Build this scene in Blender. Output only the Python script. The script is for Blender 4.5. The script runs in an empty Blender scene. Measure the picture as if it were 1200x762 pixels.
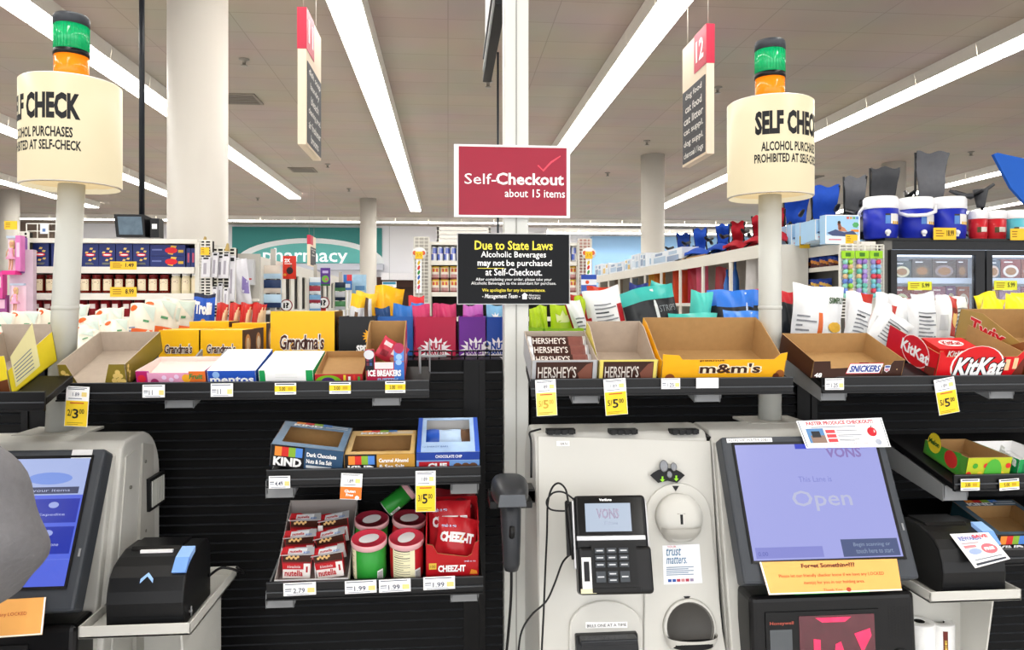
import bpy, math, random
from mathutils import Vector, Matrix
random.seed(7)
SC = bpy.context.scene
COL = SC.collection

# ------------------------------------------------------------------ camera, world, exposure
F = 870.0                                   # focal length in pixels of the 1200x762 frame
HOR, CX = 358.0, 600.0                      # horizon row, principal column
TH = math.atan(75 / F)                      # small yaw to the right
EYE = 1.6
cam_d = bpy.data.cameras.new('camera'); cam = bpy.data.objects.new('camera', cam_d); COL.objects.link(cam)
cam.location = (0, 0, EYE); cam.rotation_euler = (math.pi / 2, 0, -TH)
cam_d.sensor_width = 36; cam_d.sensor_fit = 'HORIZONTAL'; cam_d.lens = F / 1200 * 36
cam_d.shift_y = -(381 - HOR) / 1200; cam_d.clip_start = 0.05; cam_d.clip_end = 200
SC.camera = cam
SC.view_settings.view_transform = 'Standard'; SC.view_settings.look = 'None'
SC.view_settings.gamma = 1; SC.view_settings.use_curve_mapping = False
SC.view_settings.exposure = 0.62
W = bpy.data.worlds.new('world'); SC.world = W; W.use_nodes = True
W.node_tree.nodes['Background'].inputs[0].default_value = (0.97, 0.98, 1.0, 1)
W.node_tree.nodes['Background'].inputs[1].default_value = 1.7
TUBE = 9.0                                  # emission of the ceiling fluorescent diffusers
ZL, ZC = 4.74, 4.88                         # underside of the light runs, ceiling height

# ------------------------------------------------------------------ picture -> place
RT = Vector((math.cos(TH), -math.sin(TH), 0)); FW = Vector((math.sin(TH), math.cos(TH), 0)); UP = Vector((0, 0, 1))
def ray(px, py): return RT * ((px - CX) / F) + FW + UP * ((HOR - py) / F)
def P(px, py, Y):
    d = ray(px, py); t = Y / d.y
    return Vector((0, 0, EYE)) + d * t
def PX(px, Y): return P(px, HOR, Y).x
def PZ(px, py, Y): return P(px, py, Y).z
def foot(x0, x1, yb, yt, Y):                # front rectangle seen at (x0..x1, yt..yb) on the plane at Y
    a = P(x0, yb, Y); b = P(x1, yb, Y); m = (x0 + x1) / 2
    z0 = PZ(m, yb, Y); z1 = PZ(m, yt, Y)
    return (a.x + b.x) / 2, z0, b.x - a.x, z1 - z0

# ------------------------------------------------------------------ materials
def lin(h):
    h = h.lstrip('#'); c = [int(h[i:i + 2], 16) / 255 for i in (0, 2, 4)]
    return [x / 12.92 if x <= .04045 else ((x + .055) / 1.055) ** 2.4 for x in c]
_mc = {}
def mat(hexc, rough=0.5, metal=0.0, var=0.06, scale=25.0, bump=0.0, emit=0.0, alpha=1.0, trans=0.0, coat=0.0, spec=0.3, base=None):
    key = (hexc, rough, metal, var, scale, bump, emit, alpha, trans, coat, spec, base)
    if key in _mc: return _mc[key]
    m = bpy.data.materials.new('m_' + hexc.strip('#')); m.use_nodes = True
    nt = m.node_tree; b = nt.nodes['Principled BSDF']
    c = lin(hexc)
    n = nt.nodes.new('ShaderNodeTexNoise'); n.inputs['Scale'].default_value = scale; n.inputs['Detail'].default_value = 3
    tc = nt.nodes.new('ShaderNodeTexCoord'); nt.links.new(tc.outputs['Object'], n.inputs['Vector'])
    mx = nt.nodes.new('ShaderNodeMix'); mx.data_type = 'RGBA'
    mx.inputs['A'].default_value = [x * (1 - var) for x in c] + [1]
    mx.inputs['B'].default_value = [min(1, x * (1 + var)) for x in c] + [1]
    nt.links.new(n.outputs['Fac'], mx.inputs['Factor']); (nt.links.new(mx.outputs['Result'], b.inputs['Base Color']) if base is None else setattr(b.inputs['Base Color'], 'default_value', lin(base) + [1]))
    b.inputs['Roughness'].default_value = rough; b.inputs['Metallic'].default_value = metal
    b.inputs['Specular IOR Level'].default_value = spec
    if coat: b.inputs['Coat Weight'].default_value = coat; b.inputs['Coat Roughness'].default_value = 0.1
    if bump:
        bp = nt.nodes.new('ShaderNodeBump'); bp.inputs['Strength'].default_value = bump; bp.inputs['Distance'].default_value = 0.004
        nt.links.new(n.outputs['Fac'], bp.inputs['Height']); nt.links.new(bp.outputs['Normal'], b.inputs['Normal'])
    if emit:
        nt.links.new(mx.outputs['Result'], b.inputs['Emission Color']); b.inputs['Emission Strength'].default_value = emit
    if alpha < 1: b.inputs['Alpha'].default_value = alpha
    if trans: b.inputs['Transmission Weight'].default_value = trans
    _mc[key] = m; return m
def foil(h): return mat(h, rough=0.28, var=0.10, scale=18, bump=0.25)
def pap(h): return mat(h, rough=0.55, var=0.04)
def card(h='b08a5c'): return mat(h, rough=0.8, var=0.10, scale=60, bump=0.05)
def plas(h, r=0.35): return mat(h, rough=r, var=0.03)
BLACKM = mat('09090b', rough=0.45, var=0.1, scale=40, spec=.2)
WHITE = pap('f4f2ee'); KBOARD = card('ab8656'); GREYB = card('b9ab9c'); INK = pap('16161a')

# ------------------------------------------------------------------ text outlines (built-in font), cached
_tx = {}
def glyphs(s, bold=0.0, shear=0.0):
    k = (s, bold, shear)
    if k in _tx: return _tx[k]
    cu = bpy.data.curves.new('t', 'FONT'); cu.body = s; cu.size = 1; cu.offset = bold; cu.shear = shear; cu.resolution_u = 2
    cu.fill_mode = 'FRONT'; cu.align_x = 'CENTER'
    o = bpy.data.objects.new('t', cu); COL.objects.link(o)
    dg = bpy.context.evaluated_depsgraph_get(); dg.update()
    me = bpy.data.meshes.new_from_object(o.evaluated_get(dg))
    vs = [(v.co.x, v.co.y) for v in me.vertices]; fs = [tuple(p.vertices) for p in me.polygons]
    bpy.data.objects.remove(o); bpy.data.curves.remove(cu); bpy.data.meshes.remove(me)
    x0 = min(v[0] for v in vs); x1 = max(v[0] for v in vs); y0 = min(v[1] for v in vs); y1 = max(v[1] for v in vs)
    vs = [((x - x0) / (x1 - x0), (y - y0) / (y1 - y0)) for x, y in vs]
    _tx[k] = (vs, fs, (x1 - x0) / (y1 - y0)); return _tx[k]

# ------------------------------------------------------------------ mesh collector
class M:
    def __init__(s): s.v = []; s.f = []; s.k = []; s.sm = []; s.mats = []; s.T = None
    def mi(s, m):
        if m not in s.mats: s.mats.append(m)
        return s.mats.index(m)
    def add(s, vs, fs, m, smooth=False):
        n = len(s.v)
        vs = [Vector(v) for v in vs]
        if s.T is not None: vs = [s.T @ v for v in vs]
        s.v += vs
        ms = m if isinstance(m, list) else [m] * len(fs)
        for f, q in zip(fs, ms):
            s.f.append([n + i for i in f]); s.k.append(s.mi(q)); s.sm.append(smooth)
        return s
    def box(s, x0, x1, y0, y1, z0, z1, m, front=None, top=None, left=None, right=None, back=None):
        vs = [(x0, y0, z0), (x1, y0, z0), (x1, y1, z0), (x0, y1, z0), (x0, y0, z1), (x1, y0, z1), (x1, y1, z1), (x0, y1, z1)]
        fs = [(3, 2, 1, 0), (4, 5, 6, 7), (0, 1, 5, 4), (2, 3, 7, 6), (1, 2, 6, 5), (3, 0, 4, 7)]
        return s.add(vs, fs, [m, top or m, front or m, back or m, right or m, left or m])
    def hexa(s, vs, m, front=None, top=None, left=None, right=None):   # eight corners in box order
        fs = [(3, 2, 1, 0), (4, 5, 6, 7), (0, 1, 5, 4), (2, 3, 7, 6), (1, 2, 6, 5), (3, 0, 4, 7)]
        return s.add(vs, fs, [m, top or m, front or m, m, right or m, left or m])
    def poly(s, pts, m): return s.add(pts, [tuple(range(len(pts)))], m)
    def slab(s, pts, t, mo, mi=None, me=None):            # planar outline, counter-clockwise from outside
        pts = [Vector(p) for p in pts]; n = Vector((0, 0, 0))
        for i in range(len(pts)):
            a, b = pts[i], pts[(i + 1) % len(pts)]; n += a.cross(b)
        n.normalize(); q = [p - n * t for p in pts]; k = len(pts)
        fs = [tuple(range(k)), tuple(range(2 * k - 1, k - 1, -1))] + [(i, i + k, (i + 1) % k + k, (i + 1) % k) for i in range(k)]
        return s.add(pts + q, fs, [mo, mi or mo] + [me or mi or mo] * k)
    def prism(s, prof, x0, x1, m, ends=None, smooth=False):           # (y, z) outline extruded along x, ccw seen from +x
        k = len(prof); vs = [(x0, y, z) for y, z in prof] + [(x1, y, z) for y, z in prof]
        fs = [tuple(range(k - 1, -1, -1)), tuple(range(k, 2 * k))] + [(i, (i + 1) % k, (i + 1) % k + k, i + k) for i in range(k)]
        mm = m if isinstance(m, list) else [m] * k
        return s.add(vs, fs, [ends or mm[0]] * 2 + mm, smooth)
    def lathe(s, prof, c, m, seg=24, axis='z', smooth=True, sx=1, sy=1):
        vs = []; n = len(prof); c = Vector(c)
        for i in range(seg):
            a = 2 * math.pi * i / seg; ca, sa = math.cos(a), math.sin(a)
            for r, h in prof:
                p = (r * ca * sx, r * sa * sy, h) if axis == 'z' else ((r * ca * sx, h, -r * sa * sy) if axis == 'y' else (h, r * ca * sx, r * sa * sy))
                vs.append(c + Vector(p))
        fs = []; ms = []
        for i in range(seg):
            j = (i + 1) % seg
            for q in range(n - 1):
                fs.append((i * n + q, j * n + q, j * n + q + 1, i * n + q + 1)); ms.append(m[q] if isinstance(m, list) else m)
        if prof[0][0] > 1e-6: fs.append(tuple(i * n for i in range(seg - 1, -1, -1))); ms.append(m[0] if isinstance(m, list) else m)
        if prof[-1][0] > 1e-6: fs.append(tuple(i * n + n - 1 for i in range(seg))); ms.append(m[-1] if isinstance(m, list) else m)
        return s.add(vs, fs, ms, smooth)
    def cyl(s, c, r, h, m, seg=20, axis='z', smooth=True): return s.lathe([(r, 0), (r, h)], c, m, seg, axis, smooth)
    def tube(s, pts, r, m, seg=8):
        pts = [Vector(p) for p in pts]; vs = []; n = len(pts)
        up = None
        for i, p in enumerate(pts):
            t = (pts[min(i + 1, n - 1)] - pts[max(i - 1, 0)]).normalized()
            if up is None: up = Vector((0, 0, 1)) if abs(t.z) < .9 else Vector((1, 0, 0))
            a = t.cross(up)
            if a.length < 1e-4: a = t.cross(Vector((0, 1, 0)))
            a.normalize(); b = a.cross(t); up = b
            rr = r[i] if isinstance(r, (list, tuple)) else r
            vs += [p + (a * math.cos(2 * math.pi * k / seg) + b * math.sin(2 * math.pi * k / seg)) * rr for k in range(seg)]
        fs = [(i * seg + k, (i + 1) * seg + k, (i + 1) * seg + (k + 1) % seg, i * seg + (k + 1) % seg) for i in range(n - 1) for k in range(seg)]
        fs += [tuple(range(seg)), tuple((n - 1) * seg + k for k in range(seg - 1, -1, -1))]
        return s.add(vs, fs, m, True)
    def surf(s, fn, nu, nv, m, smooth=True, flip=False):               # fn(u, v) -> point; m a material or m(u, v)
        vs = [fn(i / nu, j / nv) for j in range(nv + 1) for i in range(nu + 1)]; fs = []; ms = []
        for j in range(nv):
            for i in range(nu):
                a = j * (nu + 1) + i; q = (a, a + 1, a + nu + 2, a + nu + 1)
                fs.append(q[::-1] if flip else q); ms.append(m((i + .5) / nu, (j + .5) / nv) if callable(m) else m)
        return s.add(vs, fs, ms, smooth)
    def disc(s, c, r, m, n=(0, -1, 0), seg=20, rz=None, u=None):
        n = Vector(n).normalized(); u = Vector(u) if u else (Vector((0, 0, 1)) if abs(n.z) < .9 else Vector((0, 1, 0)))
        x = u.cross(n).normalized(); u = n.cross(x); rz = rz or r; c = Vector(c)
        return s.poly([c + x * (r * math.cos(2 * math.pi * i / seg)) + u * (rz * math.sin(2 * math.pi * i / seg)) for i in range(seg)], m)
    def text(s, t, o, w, h, m, r=(1, 0, 0), u=(0, 0, 1), bold=0.0, shear=0.0, fn=None, off=0.0006):
        vs, fs, _ = glyphs(t, bold, shear)
        if fn: pv = [fn(a, b) for a, b in vs]
        else:
            o = Vector(o); r = Vector(r); u = Vector(u); n = r.cross(u).normalized()
            pv = [o + r * (a * w) + u * (b * h) + n * off for a, b in vs]
        return s.add(pv, fs, m)
    def rect(s, x0, x1, z0, z1, m, y=0.0, off=0.0004):                 # flat print on a front face that looks to -y
        return s.poly([(x0, y - off, z0), (x1, y - off, z0), (x1, y - off, z1), (x0, y - off, z1)], m)
    def bars(s, x0, x1, z0, z1, n, m, y=0.0, off=0.0005, ragged=True):  # lines of print too small to read
        for i in range(n):
            h = (z1 - z0) / n; zz = z1 - (i + .7) * h
            s.rect(x0, x1 - (random.random() * .3 * (x1 - x0) if ragged else 0), zz, zz + h * .4, m, y, off)
        return s
    def build(s, name, parent=None, bevel=0.0, sub=0, seg=2):
        me = bpy.data.meshes.new(name); me.from_pydata([tuple(v) for v in s.v], [], s.f)
        for m in s.mats: me.materials.append(m)
        me.polygons.foreach_set('material_index', s.k); me.polygons.foreach_set('use_smooth', s.sm); me.update()
        o = bpy.data.objects.new(name, me); COL.objects.link(o)
        if parent: o.parent = parent
        if bevel:
            b = o.modifiers.new('bevel', 'BEVEL'); b.width = bevel; b.segments = seg; b.limit_method = 'ANGLE'; b.angle_limit = 0.7
        if sub:
            q = o.modifiers.new('sub', 'SUBSURF'); q.levels = sub; q.render_levels = sub
        return o
def tag(o, label, cat, group=None, loc=None, rot=None):
    o['label'] = label; o['category'] = cat
    if group: o['group'] = group
    if loc is not None: o.location = loc
    if rot is not None: o.rotation_euler = rot
    return o
def thing(name, label, cat, loc=(0, 0, 0), rz=0, group=None, rot=None):
    o = bpy.data.objects.new(name, None); COL.objects.link(o); o.empty_display_size = 0.05
    return tag(o, label, cat, group, loc, rot or (0, 0, rz))
def copy_tree(o, loc=None, label=None, group=None, parent=None, rot=None):
    c = o.copy(); COL.objects.link(c)
    if parent: c.parent = parent
    if loc is not None: c.location = loc
    if rot is not None: c.rotation_euler = rot
    if label: c['label'] = label
    if group: c['group'] = group
    for ch in list(o.children): copy_tree(ch, parent=c)
    return c
def struct(m, name, **k):
    o = m.build(name, **k); o['kind'] = 'structure'; return o
ORD = ['first', 'second', 'third', 'fourth', 'fifth', 'sixth', 'seventh', 'eighth', 'ninth', 'tenth', 'eleventh', 'twelfth',
       'thirteenth', 'fourteenth', 'fifteenth', 'sixteenth', 'seventeenth', 'eighteenth', 'nineteenth', 'twentieth']

# ------------------------------------------------------------------ setting
def ceiling_mat():
    m = bpy.data.materials.new('ceiling_tiles'); m.use_nodes = True; nt = m.node_tree; b = nt.nodes['Principled BSDF']
    tc = nt.nodes.new('ShaderNodeTexCoord'); br = nt.nodes.new('ShaderNodeTexBrick')
    nt.links.new(tc.outputs['Object'], br.inputs['Vector'])
    br.offset = 0; br.inputs['Scale'].default_value = 1; br.inputs['Brick Width'].default_value = 1.22; br.inputs['Row Height'].default_value = 0.61
    br.inputs['Mortar Size'].default_value = 0.006; br.inputs['Mortar Smooth'].default_value = 0.3
    c = lin(CEIL)
    br.inputs['Color1'].default_value = c + [1]; br.inputs['Color2'].default_value = [x * .95 for x in c] + [1]
    br.inputs['Mortar'].default_value = [x * .72 for x in c] + [1]
    nz = nt.nodes.new('ShaderNodeTexNoise'); nz.inputs['Scale'].default_value = 0.9; nt.links.new(tc.outputs['Object'], nz.inputs['Vector'])
    mx = nt.nodes.new('ShaderNodeMix'); mx.data_type = 'RGBA'; mx.blend_type = 'MULTIPLY'; mx.inputs['Factor'].default_value = 0.25
    nt.links.new(br.outputs['Color'], mx.inputs['A']); nt.links.new(nz.outputs['Color'], mx.inputs['B'])
    nt.links.new(mx.outputs['Result'], b.inputs['Base Color']); b.inputs['Roughness'].default_value = 0.9
    return m
CEIL = 'bcafa2'
def floor_mat():
    m = bpy.data.materials.new('floor_tiles'); m.use_nodes = True; nt = m.node_tree; b = nt.nodes['Principled BSDF']
    tc = nt.nodes.new('ShaderNodeTexCoord'); br = nt.nodes.new('ShaderNodeTexBrick'); nt.links.new(tc.outputs['Object'], br.inputs['Vector'])
    br.offset = 0; br.inputs['Scale'].default_value = 1; br.inputs['Brick Width'].default_value = .305; br.inputs['Row Height'].default_value = .305
    br.inputs['Mortar Size'].default_value = .002
    c = lin('d2cfca'); br.inputs['Color1'].default_value = c + [1]; br.inputs['Color2'].default_value = [x * .93 for x in c] + [1]
    br.inputs['Mortar'].default_value = [x * .6 for x in c] + [1]
    nt.links.new(br.outputs['Color'], b.inputs['Base Color']); b.inputs['Roughness'].default_value = .3
    return m
XL, XR, YB, YW = -22.0, 26.0, -8.0, 31.0
struct(M().box(XL, XR, YB, YW, -.1, 0, floor_mat()), 'floor')
struct(M().box(XL, XR, YB, YW, ZC, ZC + .1, ceiling_mat()), 'ceiling')
WALLM = mat('f6f6fb', rough=.8, var=.02, scale=2)
struct(M().box(XL, XR, YW, YW + .15, 0, ZC, WALLM), 'wall_back')
struct(M().box(XL - .15, XL, YB, YW, 0, ZC, WALLM), 'wall_left')
struct(M().box(XR, XR + .15, YB, YW, 0, ZC, mat('b4d6f2', rough=.8, var=.02, scale=2)), 'wall_right')

# recessed runs of fluorescent fixtures: every four-foot fixture is a thing with a housing and a diffuser
HOUS = mat('e2ddd4', rough=.4, var=.03); DIFF = mat('fffdf8', rough=.5, var=.0, emit=TUBE)
def make_light(loc, label, group, rz=0):
    t = thing('ceiling_light', label, 'ceiling light', loc, rz, group)
    m = M(); w = .17; L = .606
    for sx in (-1, 1): m.hexa([(sx * w, -L, -.03), (sx * (w + .012), -L, -.03), (sx * (w + .012), L, -.03), (sx * w, L, -.03),
                               (sx * (w + .02), -L, .138), (sx * (w + .032), -L, .138), (sx * (w + .032), L, .138), (sx * (w + .02), L, .138)], HOUS)
    m.box(-w - .02, w + .02, -L, L, .09, .10, HOUS); m.box(-w, w, -L, -L + .026, -.040, .09, HOUS)
    m.build('housing', t)
    M().box(-w + .004, w - .004, -L + .03, L - .004, -.046, -.02, DIFF).build('diffuser', t)
    return t
RUNS = [(-11.2, 'outermost run at the far left', 24.6, 8), (-7.8, 'second run from the left', 24.6, 2), (-4.43, 'run passing behind the left lamp shade', 22.0, -7),
        (-1.06, 'run left of the square post', 24.6, -7), (2.31, 'run right of the square post', 24.6, -7), (6.75, 'run passing behind the right lamp shade', 24.6, -7),
        (12.9, 'second run from the right', 24.6, 10), (17.3, 'outermost run at the far right', 24.6, 14)]
L0 = None
for X, nm, y1, y0 in RUNS:
    y = y1 - .61
    lab = 'white fluorescent ceiling fixture in the ' + nm
    while y > y0:
        if L0 is None: L0 = make_light((X, y, ZL), lab, 'fixtures of the ' + nm)
        else: copy_tree(L0, (X, y, ZL), lab, 'fixtures of the ' + nm)
        y -= 1.222
for k in range(28):
    copy_tree(L0, (-16 + k * 1.222, 28.0, ZL), 'white fluorescent fixture in the far cross run before the back wall', 'fixtures of the far cross run', rot=(0, 0, math.pi / 2))
for k in range(10):
    copy_tree(L0, (4.5 + k * 1.222, 29.0, ZL - .25), 'white fluorescent fixture of the cove over the light blue wall', 'fixtures of the blue wall cove', rot=(0, 0, math.pi / 2))

# round columns
COLM = mat('cac5bc', rough=.45, var=.02, scale=3)
def column(px, w, Y, label, d=None):
    x = PX(px, Y); r = d or .255
    m = M(); m.lathe([(r + .012, 0), (r + .012, .15), (r, .16), (r, ZC - .001)], (0, 0, 0), COLM, 40)
    return tag(m.build('round_column'), label, 'column', loc=(x, Y, 0))
column(232, 63, 6.9, 'thick white round column behind the left lamp shade')
column(431.5, 19, 23.2, 'slim far white round column in front of the teal pharmacy sign')
column(765, 28, 15.9, 'white round column left of the right lamp shade')
column(11, 24, 22.4, 'far white round column at the left edge above the dolls')
column(1047, 26, 16.3, 'far white round column behind the grey camp chairs')

# ------------------------------------------------------------------ black gondolas with slatted backs
RAIL = mat('0d0d0f', rough=.4, var=.1, spec=.3); RAILLT = mat('46494d', rough=.4, var=.05); GREYP = mat('8b8d8f', rough=.35, var=.05)
YG, ZTOP = 1.94, 1.457                       # slat plane, top of the gondola
YS, ZS = 1.66, 1.432                         # front of the upper shelves and their deck height
SLATM = mat('060607', rough=.5, var=.2, spec=.12)
TILT = math.radians(14); TU = math.radians(18)
GS = .86                                     # trays and packs are built at a nominal size and set to their real one
def shelf(parent, x0, x1, z, yf, brackets, tilt=TU, drop=.0112):
    o = parent.location; k = math.tan(tilt); yb = YG - .004 if tilt == TILT else yf + .108; q = lambda y: z - drop + (y - yf) * k
    a, b = x0 - o.x, x1 - o.x; c, d = yf - o.y, yb - o.y
    m = M(); m.hexa([(a, c, q(yf) - .015), (b, c, q(yf) - .015), (b, d, q(yb) - .015), (a, d, q(yb) - .015), (a, c, q(yf)), (b, c, q(yf)), (b, d, q(yb)), (a, d, q(yb))], BLACKM)
    s = m.build('shelf', parent, bevel=.002)
    r = M(); r.box(a, b, c - .006, c - .0005, z - .036, z + .0026, RAIL)
    r.box(a, b, c - .010, c - .006, z - .0202, z - .0176, RAILLT); r.box(a, b, c - .009, c - .006, z + .0009, z + .0026, RAILLT); r.box(a, b, c - .011, c - .006, z - .036, z - .0327, RAIL)
    r.build('price_rail', s)
    for bx in brackets:
        g = M(); x = bx - o.x; y0, y1 = yf + .03, YG - .01
        for sx in (-.03, .03):
            g.hexa([(x + sx - .002, y0 - o.y, q(y0) - .058), (x + sx + .002, y0 - o.y, q(y0) - .045), (x + sx + .002, y1 - o.y, q(y1) - .08), (x + sx - .002, y1 - o.y, q(y1) - .08),
                    (x + sx - .002, y0 - o.y, q(y0) - .019), (x + sx + .002, y0 - o.y, q(y0) - .019), (x + sx + .002, y1 - o.y, q(y1) - .019), (x + sx - .002, y1 - o.y, q(y1) - .019)], GREYP)
        g.box(x - .03, x + .03, y0 - o.y, y0 + .004 - o.y, q(y0) - .056, q(y0) - .02, GREYP); g.build('bracket', s)
    return s
def gondola(x0, x1, label, ups):
    xc = (x0 + x1) / 2; t = thing('gondola_shelving', label, 'shelving', (xc, YG, 0)); h = (x1 - x0) / 2
    m = M(); m.box(-h, h, .012, .045, .1, ZTOP, SLATM)
    z = .12
    while z < ZTOP - .03:
        m.hexa([(-h, -.002, z), (h, -.002, z), (h, .012, z), (-h, .012, z), (-h, .003, z + .0175), (h, .003, z + .0175), (h, .012, z + .0205), (-h, .012, z + .0205)], SLATM, top=mat('4a4c50', rough=.4, spec=.3))  # slat tops coloured lighter, a painted highlight along each slat
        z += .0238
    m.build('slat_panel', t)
    for u in ups:
        q = M()
        for dx in (-.028, .012):
            q.box(u - xc + dx, u - xc + dx + .016, -.006, .012, .1, ZTOP, BLACKM)
        q.box(u - xc - .028, u - xc + .028, -.002, .012, .1, ZTOP, BLACKM); q.build('upright', t)
    M().box(-h, h, -.02, .75, 0, .1, BLACKM).build('base', t)
    M().box(-h, h, .045, .75, ZTOP - .02, ZTOP, BLACKM).build('top_deck', t)
    M().box(-h, h, .74, .75, .1, ZTOP - .02, BLACKM).build('rear_panel', t)
    return t
GX0, GX1, GX2 = PX(-330, YG), PX(589, YG), PX(624, YG)
gl = gondola(GX0, GX1, 'black slat backed gondola shelving left of the square white post', [PX(556, YG), PX(40, YG)])
gr = gondola(GX2, PX(1330, YG), 'black slat backed gondola shelving right of the square white post', [PX(945, YG)])
shelf(gl, PX(68, YS), PX(503, YS), ZS, YS, [PX(205, YS), PX(452, YS)])
shelf(gl, PX(-130, 1.55), PX(54, 1.55), ZS - .005, 1.55, [-1.02])
Z2, Z3 = 1.2396, .9945
shelf(gl, PX(313, YS), PX(563, YS), Z2, YS, [PX(325, YS), PX(545, YS)], TILT, .019)
shelf(gl, PX(313, YS), PX(566, YS), Z3, YS, [PX(325, YS), PX(545, YS)], TILT, .019)
shelf(gr, PX(622, YS), PX(928, YS), ZS, YS, [PX(690, YS), PX(835, YS)])
shelf(gr, PX(962, YS), PX(1300, YS), ZS, YS, [PX(985, YS), PX(1185, YS)])
Z4, Z5 = 1.1975, 1.0195
shelf(gr, PX(1116, YS), PX(1330, YS), Z4, YS, [PX(1130, YS), PX(1300, YS)], TILT, .019)
shelf(gr, 1.21, PX(1330, YS), Z5, YS, [1.30, PX(1300, YS)], TILT, .019)
w = M()
for k in range(8): w.tube([(-.02 + k * .034, 0, 0), (-.02 + k * .034, 0, .022)], .0018, BLACKM, 6)
w.tube([(-.03, 0, .022), (.222, 0, .022)], .002, BLACKM, 6); w.tube([(-.03, 0, .008), (.222, 0, .008)], .002, BLACKM, 6)
tag(w.build('wire_fence'), 'low black wire fence on the gondola top before the magenta snack box', 'wire fence', loc=(PX(493, 1.97), 1.97, ZTOP))
w = M(); w.tube([(0, 0, 0), (0, 0, .055)], .003, GREYP, 8); w.tube([(.022, .02, 0), (.022, .02, .075)], .002, GREYP, 8); w.tube([(0, 0, .04), (.06, .02, .04)], .003, GREYP, 8); w.lathe([(0, 0), (.006, .003), (0, .008)], (0, 0, .055), GREYP, 10)
tag(w.build('shelf_divider'), 'small grey wire divider at the right end of the left shelf', 'shelf divider', loc=(PX(492, 1.72), 1.72, ZS + .0105))

# square white post from floor to ceiling, with two signs
PW = mat('d4d5d0', rough=.4, var=.02, scale=4)
yp = 1.905; xa, xb = PX(591, yp), PX(619.5, yp); hw = (xb - xa) / 2
t = thing('square_post', 'square white metal post standing between the two black gondolas', 'post', ((xa + xb) / 2, yp, 0))
M().box(-hw, hw, 0, .07, 0, ZC - .001, PW).build('shaft', t, bevel=.003)
M().box(-.002, .001, -.002, 0, .02, ZC - .01, mat('9a9a94', rough=.5)).build('seam_strip', t)
def sign_board(name, label, cat, x0, x1, y0, y1, Y, th, edge, face, rim, draw):
    cx, z0, w_, h_ = foot(x0, x1, y1, y0, Y)
    t = thing(name, label, cat, (cx, Y, z0)); m = M(); m.box(-w_ / 2, w_ / 2, 0, th, 0, h_, edge); m.rect(-w_ / 2 + rim[0] * w_, w_ / 2 - rim[1] * w_, rim[2] * h_, (1 - rim[2]) * h_, face)
    m.build('board', t); q = M(); draw(q, w_, h_); q.build('lettering', t); return t
def T(q, w, h, s, fx0, fx1, fy0, fy1, m, **k): q.text(s, (-w / 2 + fx0 * w, -.0012, h * (1 - fy1)), (fx1 - fx0) * w, (fy1 - fy0) * h, m, off=0, **k)
SW = pap('fdfdfd'); YEL = pap('f4e24a'); RED = mat('96132f', rough=.25, var=.10, scale=6)
def d1(q, w, h):
    T(q, w, h, 'Self-', .09, .36, .40, .545, SW); T(q, w, h, 'Checkout', .36, .945, .385, .55, SW, bold=.022)
    T(q, w, h, 'about 15 items', .435, .955, .61, .72, SW, bold=.004)
    pts = [(.715, .28), (.725, .27), (.765, .335), (.83, .22), (.915, .135), (.92, .145), (.84, .24), (.768, .36)]
    q.poly([(-w / 2 + a * w, -.0012, h * (1 - b)) for a, b in pts][::-1], pap('ee4a5c'))
sign_board('checkout_sign', 'red self-checkout sign for about 15 items on the white post', 'sign', 532, 668, 170, 255, yp - .014, .006, mat('e9e6ea', rough=.2), RED, (.04, .03, .03), d1)
BLK = mat('06070a', rough=.2, var=.2, scale=6, spec=.15)
def d2(q, w, h):
    T(q, w, h, 'Due to State Laws', .155, .845, .105, .235, YEL, bold=.02); T(q, w, h, 'Alcoholic Beverages', .21, .785, .255, .365, SW, bold=.01)
    T(q, w, h, 'may not', .18, .415, .385, .485, SW, bold=.025); T(q, w, h, 'be purchased', .435, .835, .375, .485, SW, bold=.01)
    T(q, w, h, 'at Self-Checkout.', .25, .75, .495, .595, SW, bold=.01)
    T(q, w, h, 'After completing your order, please take your', .165, .835, .625, .68, SW); T(q, w, h, 'Alcoholic Beverages to the attendant for purchase.', .125, .875, .68, .735, SW)
    T(q, w, h, 'We apologize for any inconvenience.', .22, .78, .775, .835, YEL, bold=.012); T(q, w, h, '- Management Team -', .22, .555, .85, .93, SW, shear=.25, bold=.01)
    q.poly([(-w / 2 + a * w, -.0012, h * (1 - b)) for a, b in [(.18, .497), (.415, .497), (.415, .49), (.18, .49)]], YEL)
    q.poly([(-w / 2 + a * w, -.0012, h * (1 - b)) for a, b in [(.575, .925), (.615, .925), (.615, .875), (.625, .87), (.595, .835), (.568, .87), (.575, .875)]], SW)
    T(q, w, h, 'Albertsons', .63, .735, .855, .885, SW); T(q, w, h, 'VONS', .63, .735, .895, .925, SW)
sign_board('notice_sign', 'black notice about alcoholic beverages below the red sign', 'sign', 535.5, 668, 273.5, 357, yp - .014, .006, mat('c8c8c8', rough=.3), BLK, (.008, .008, .012), d2)

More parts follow.
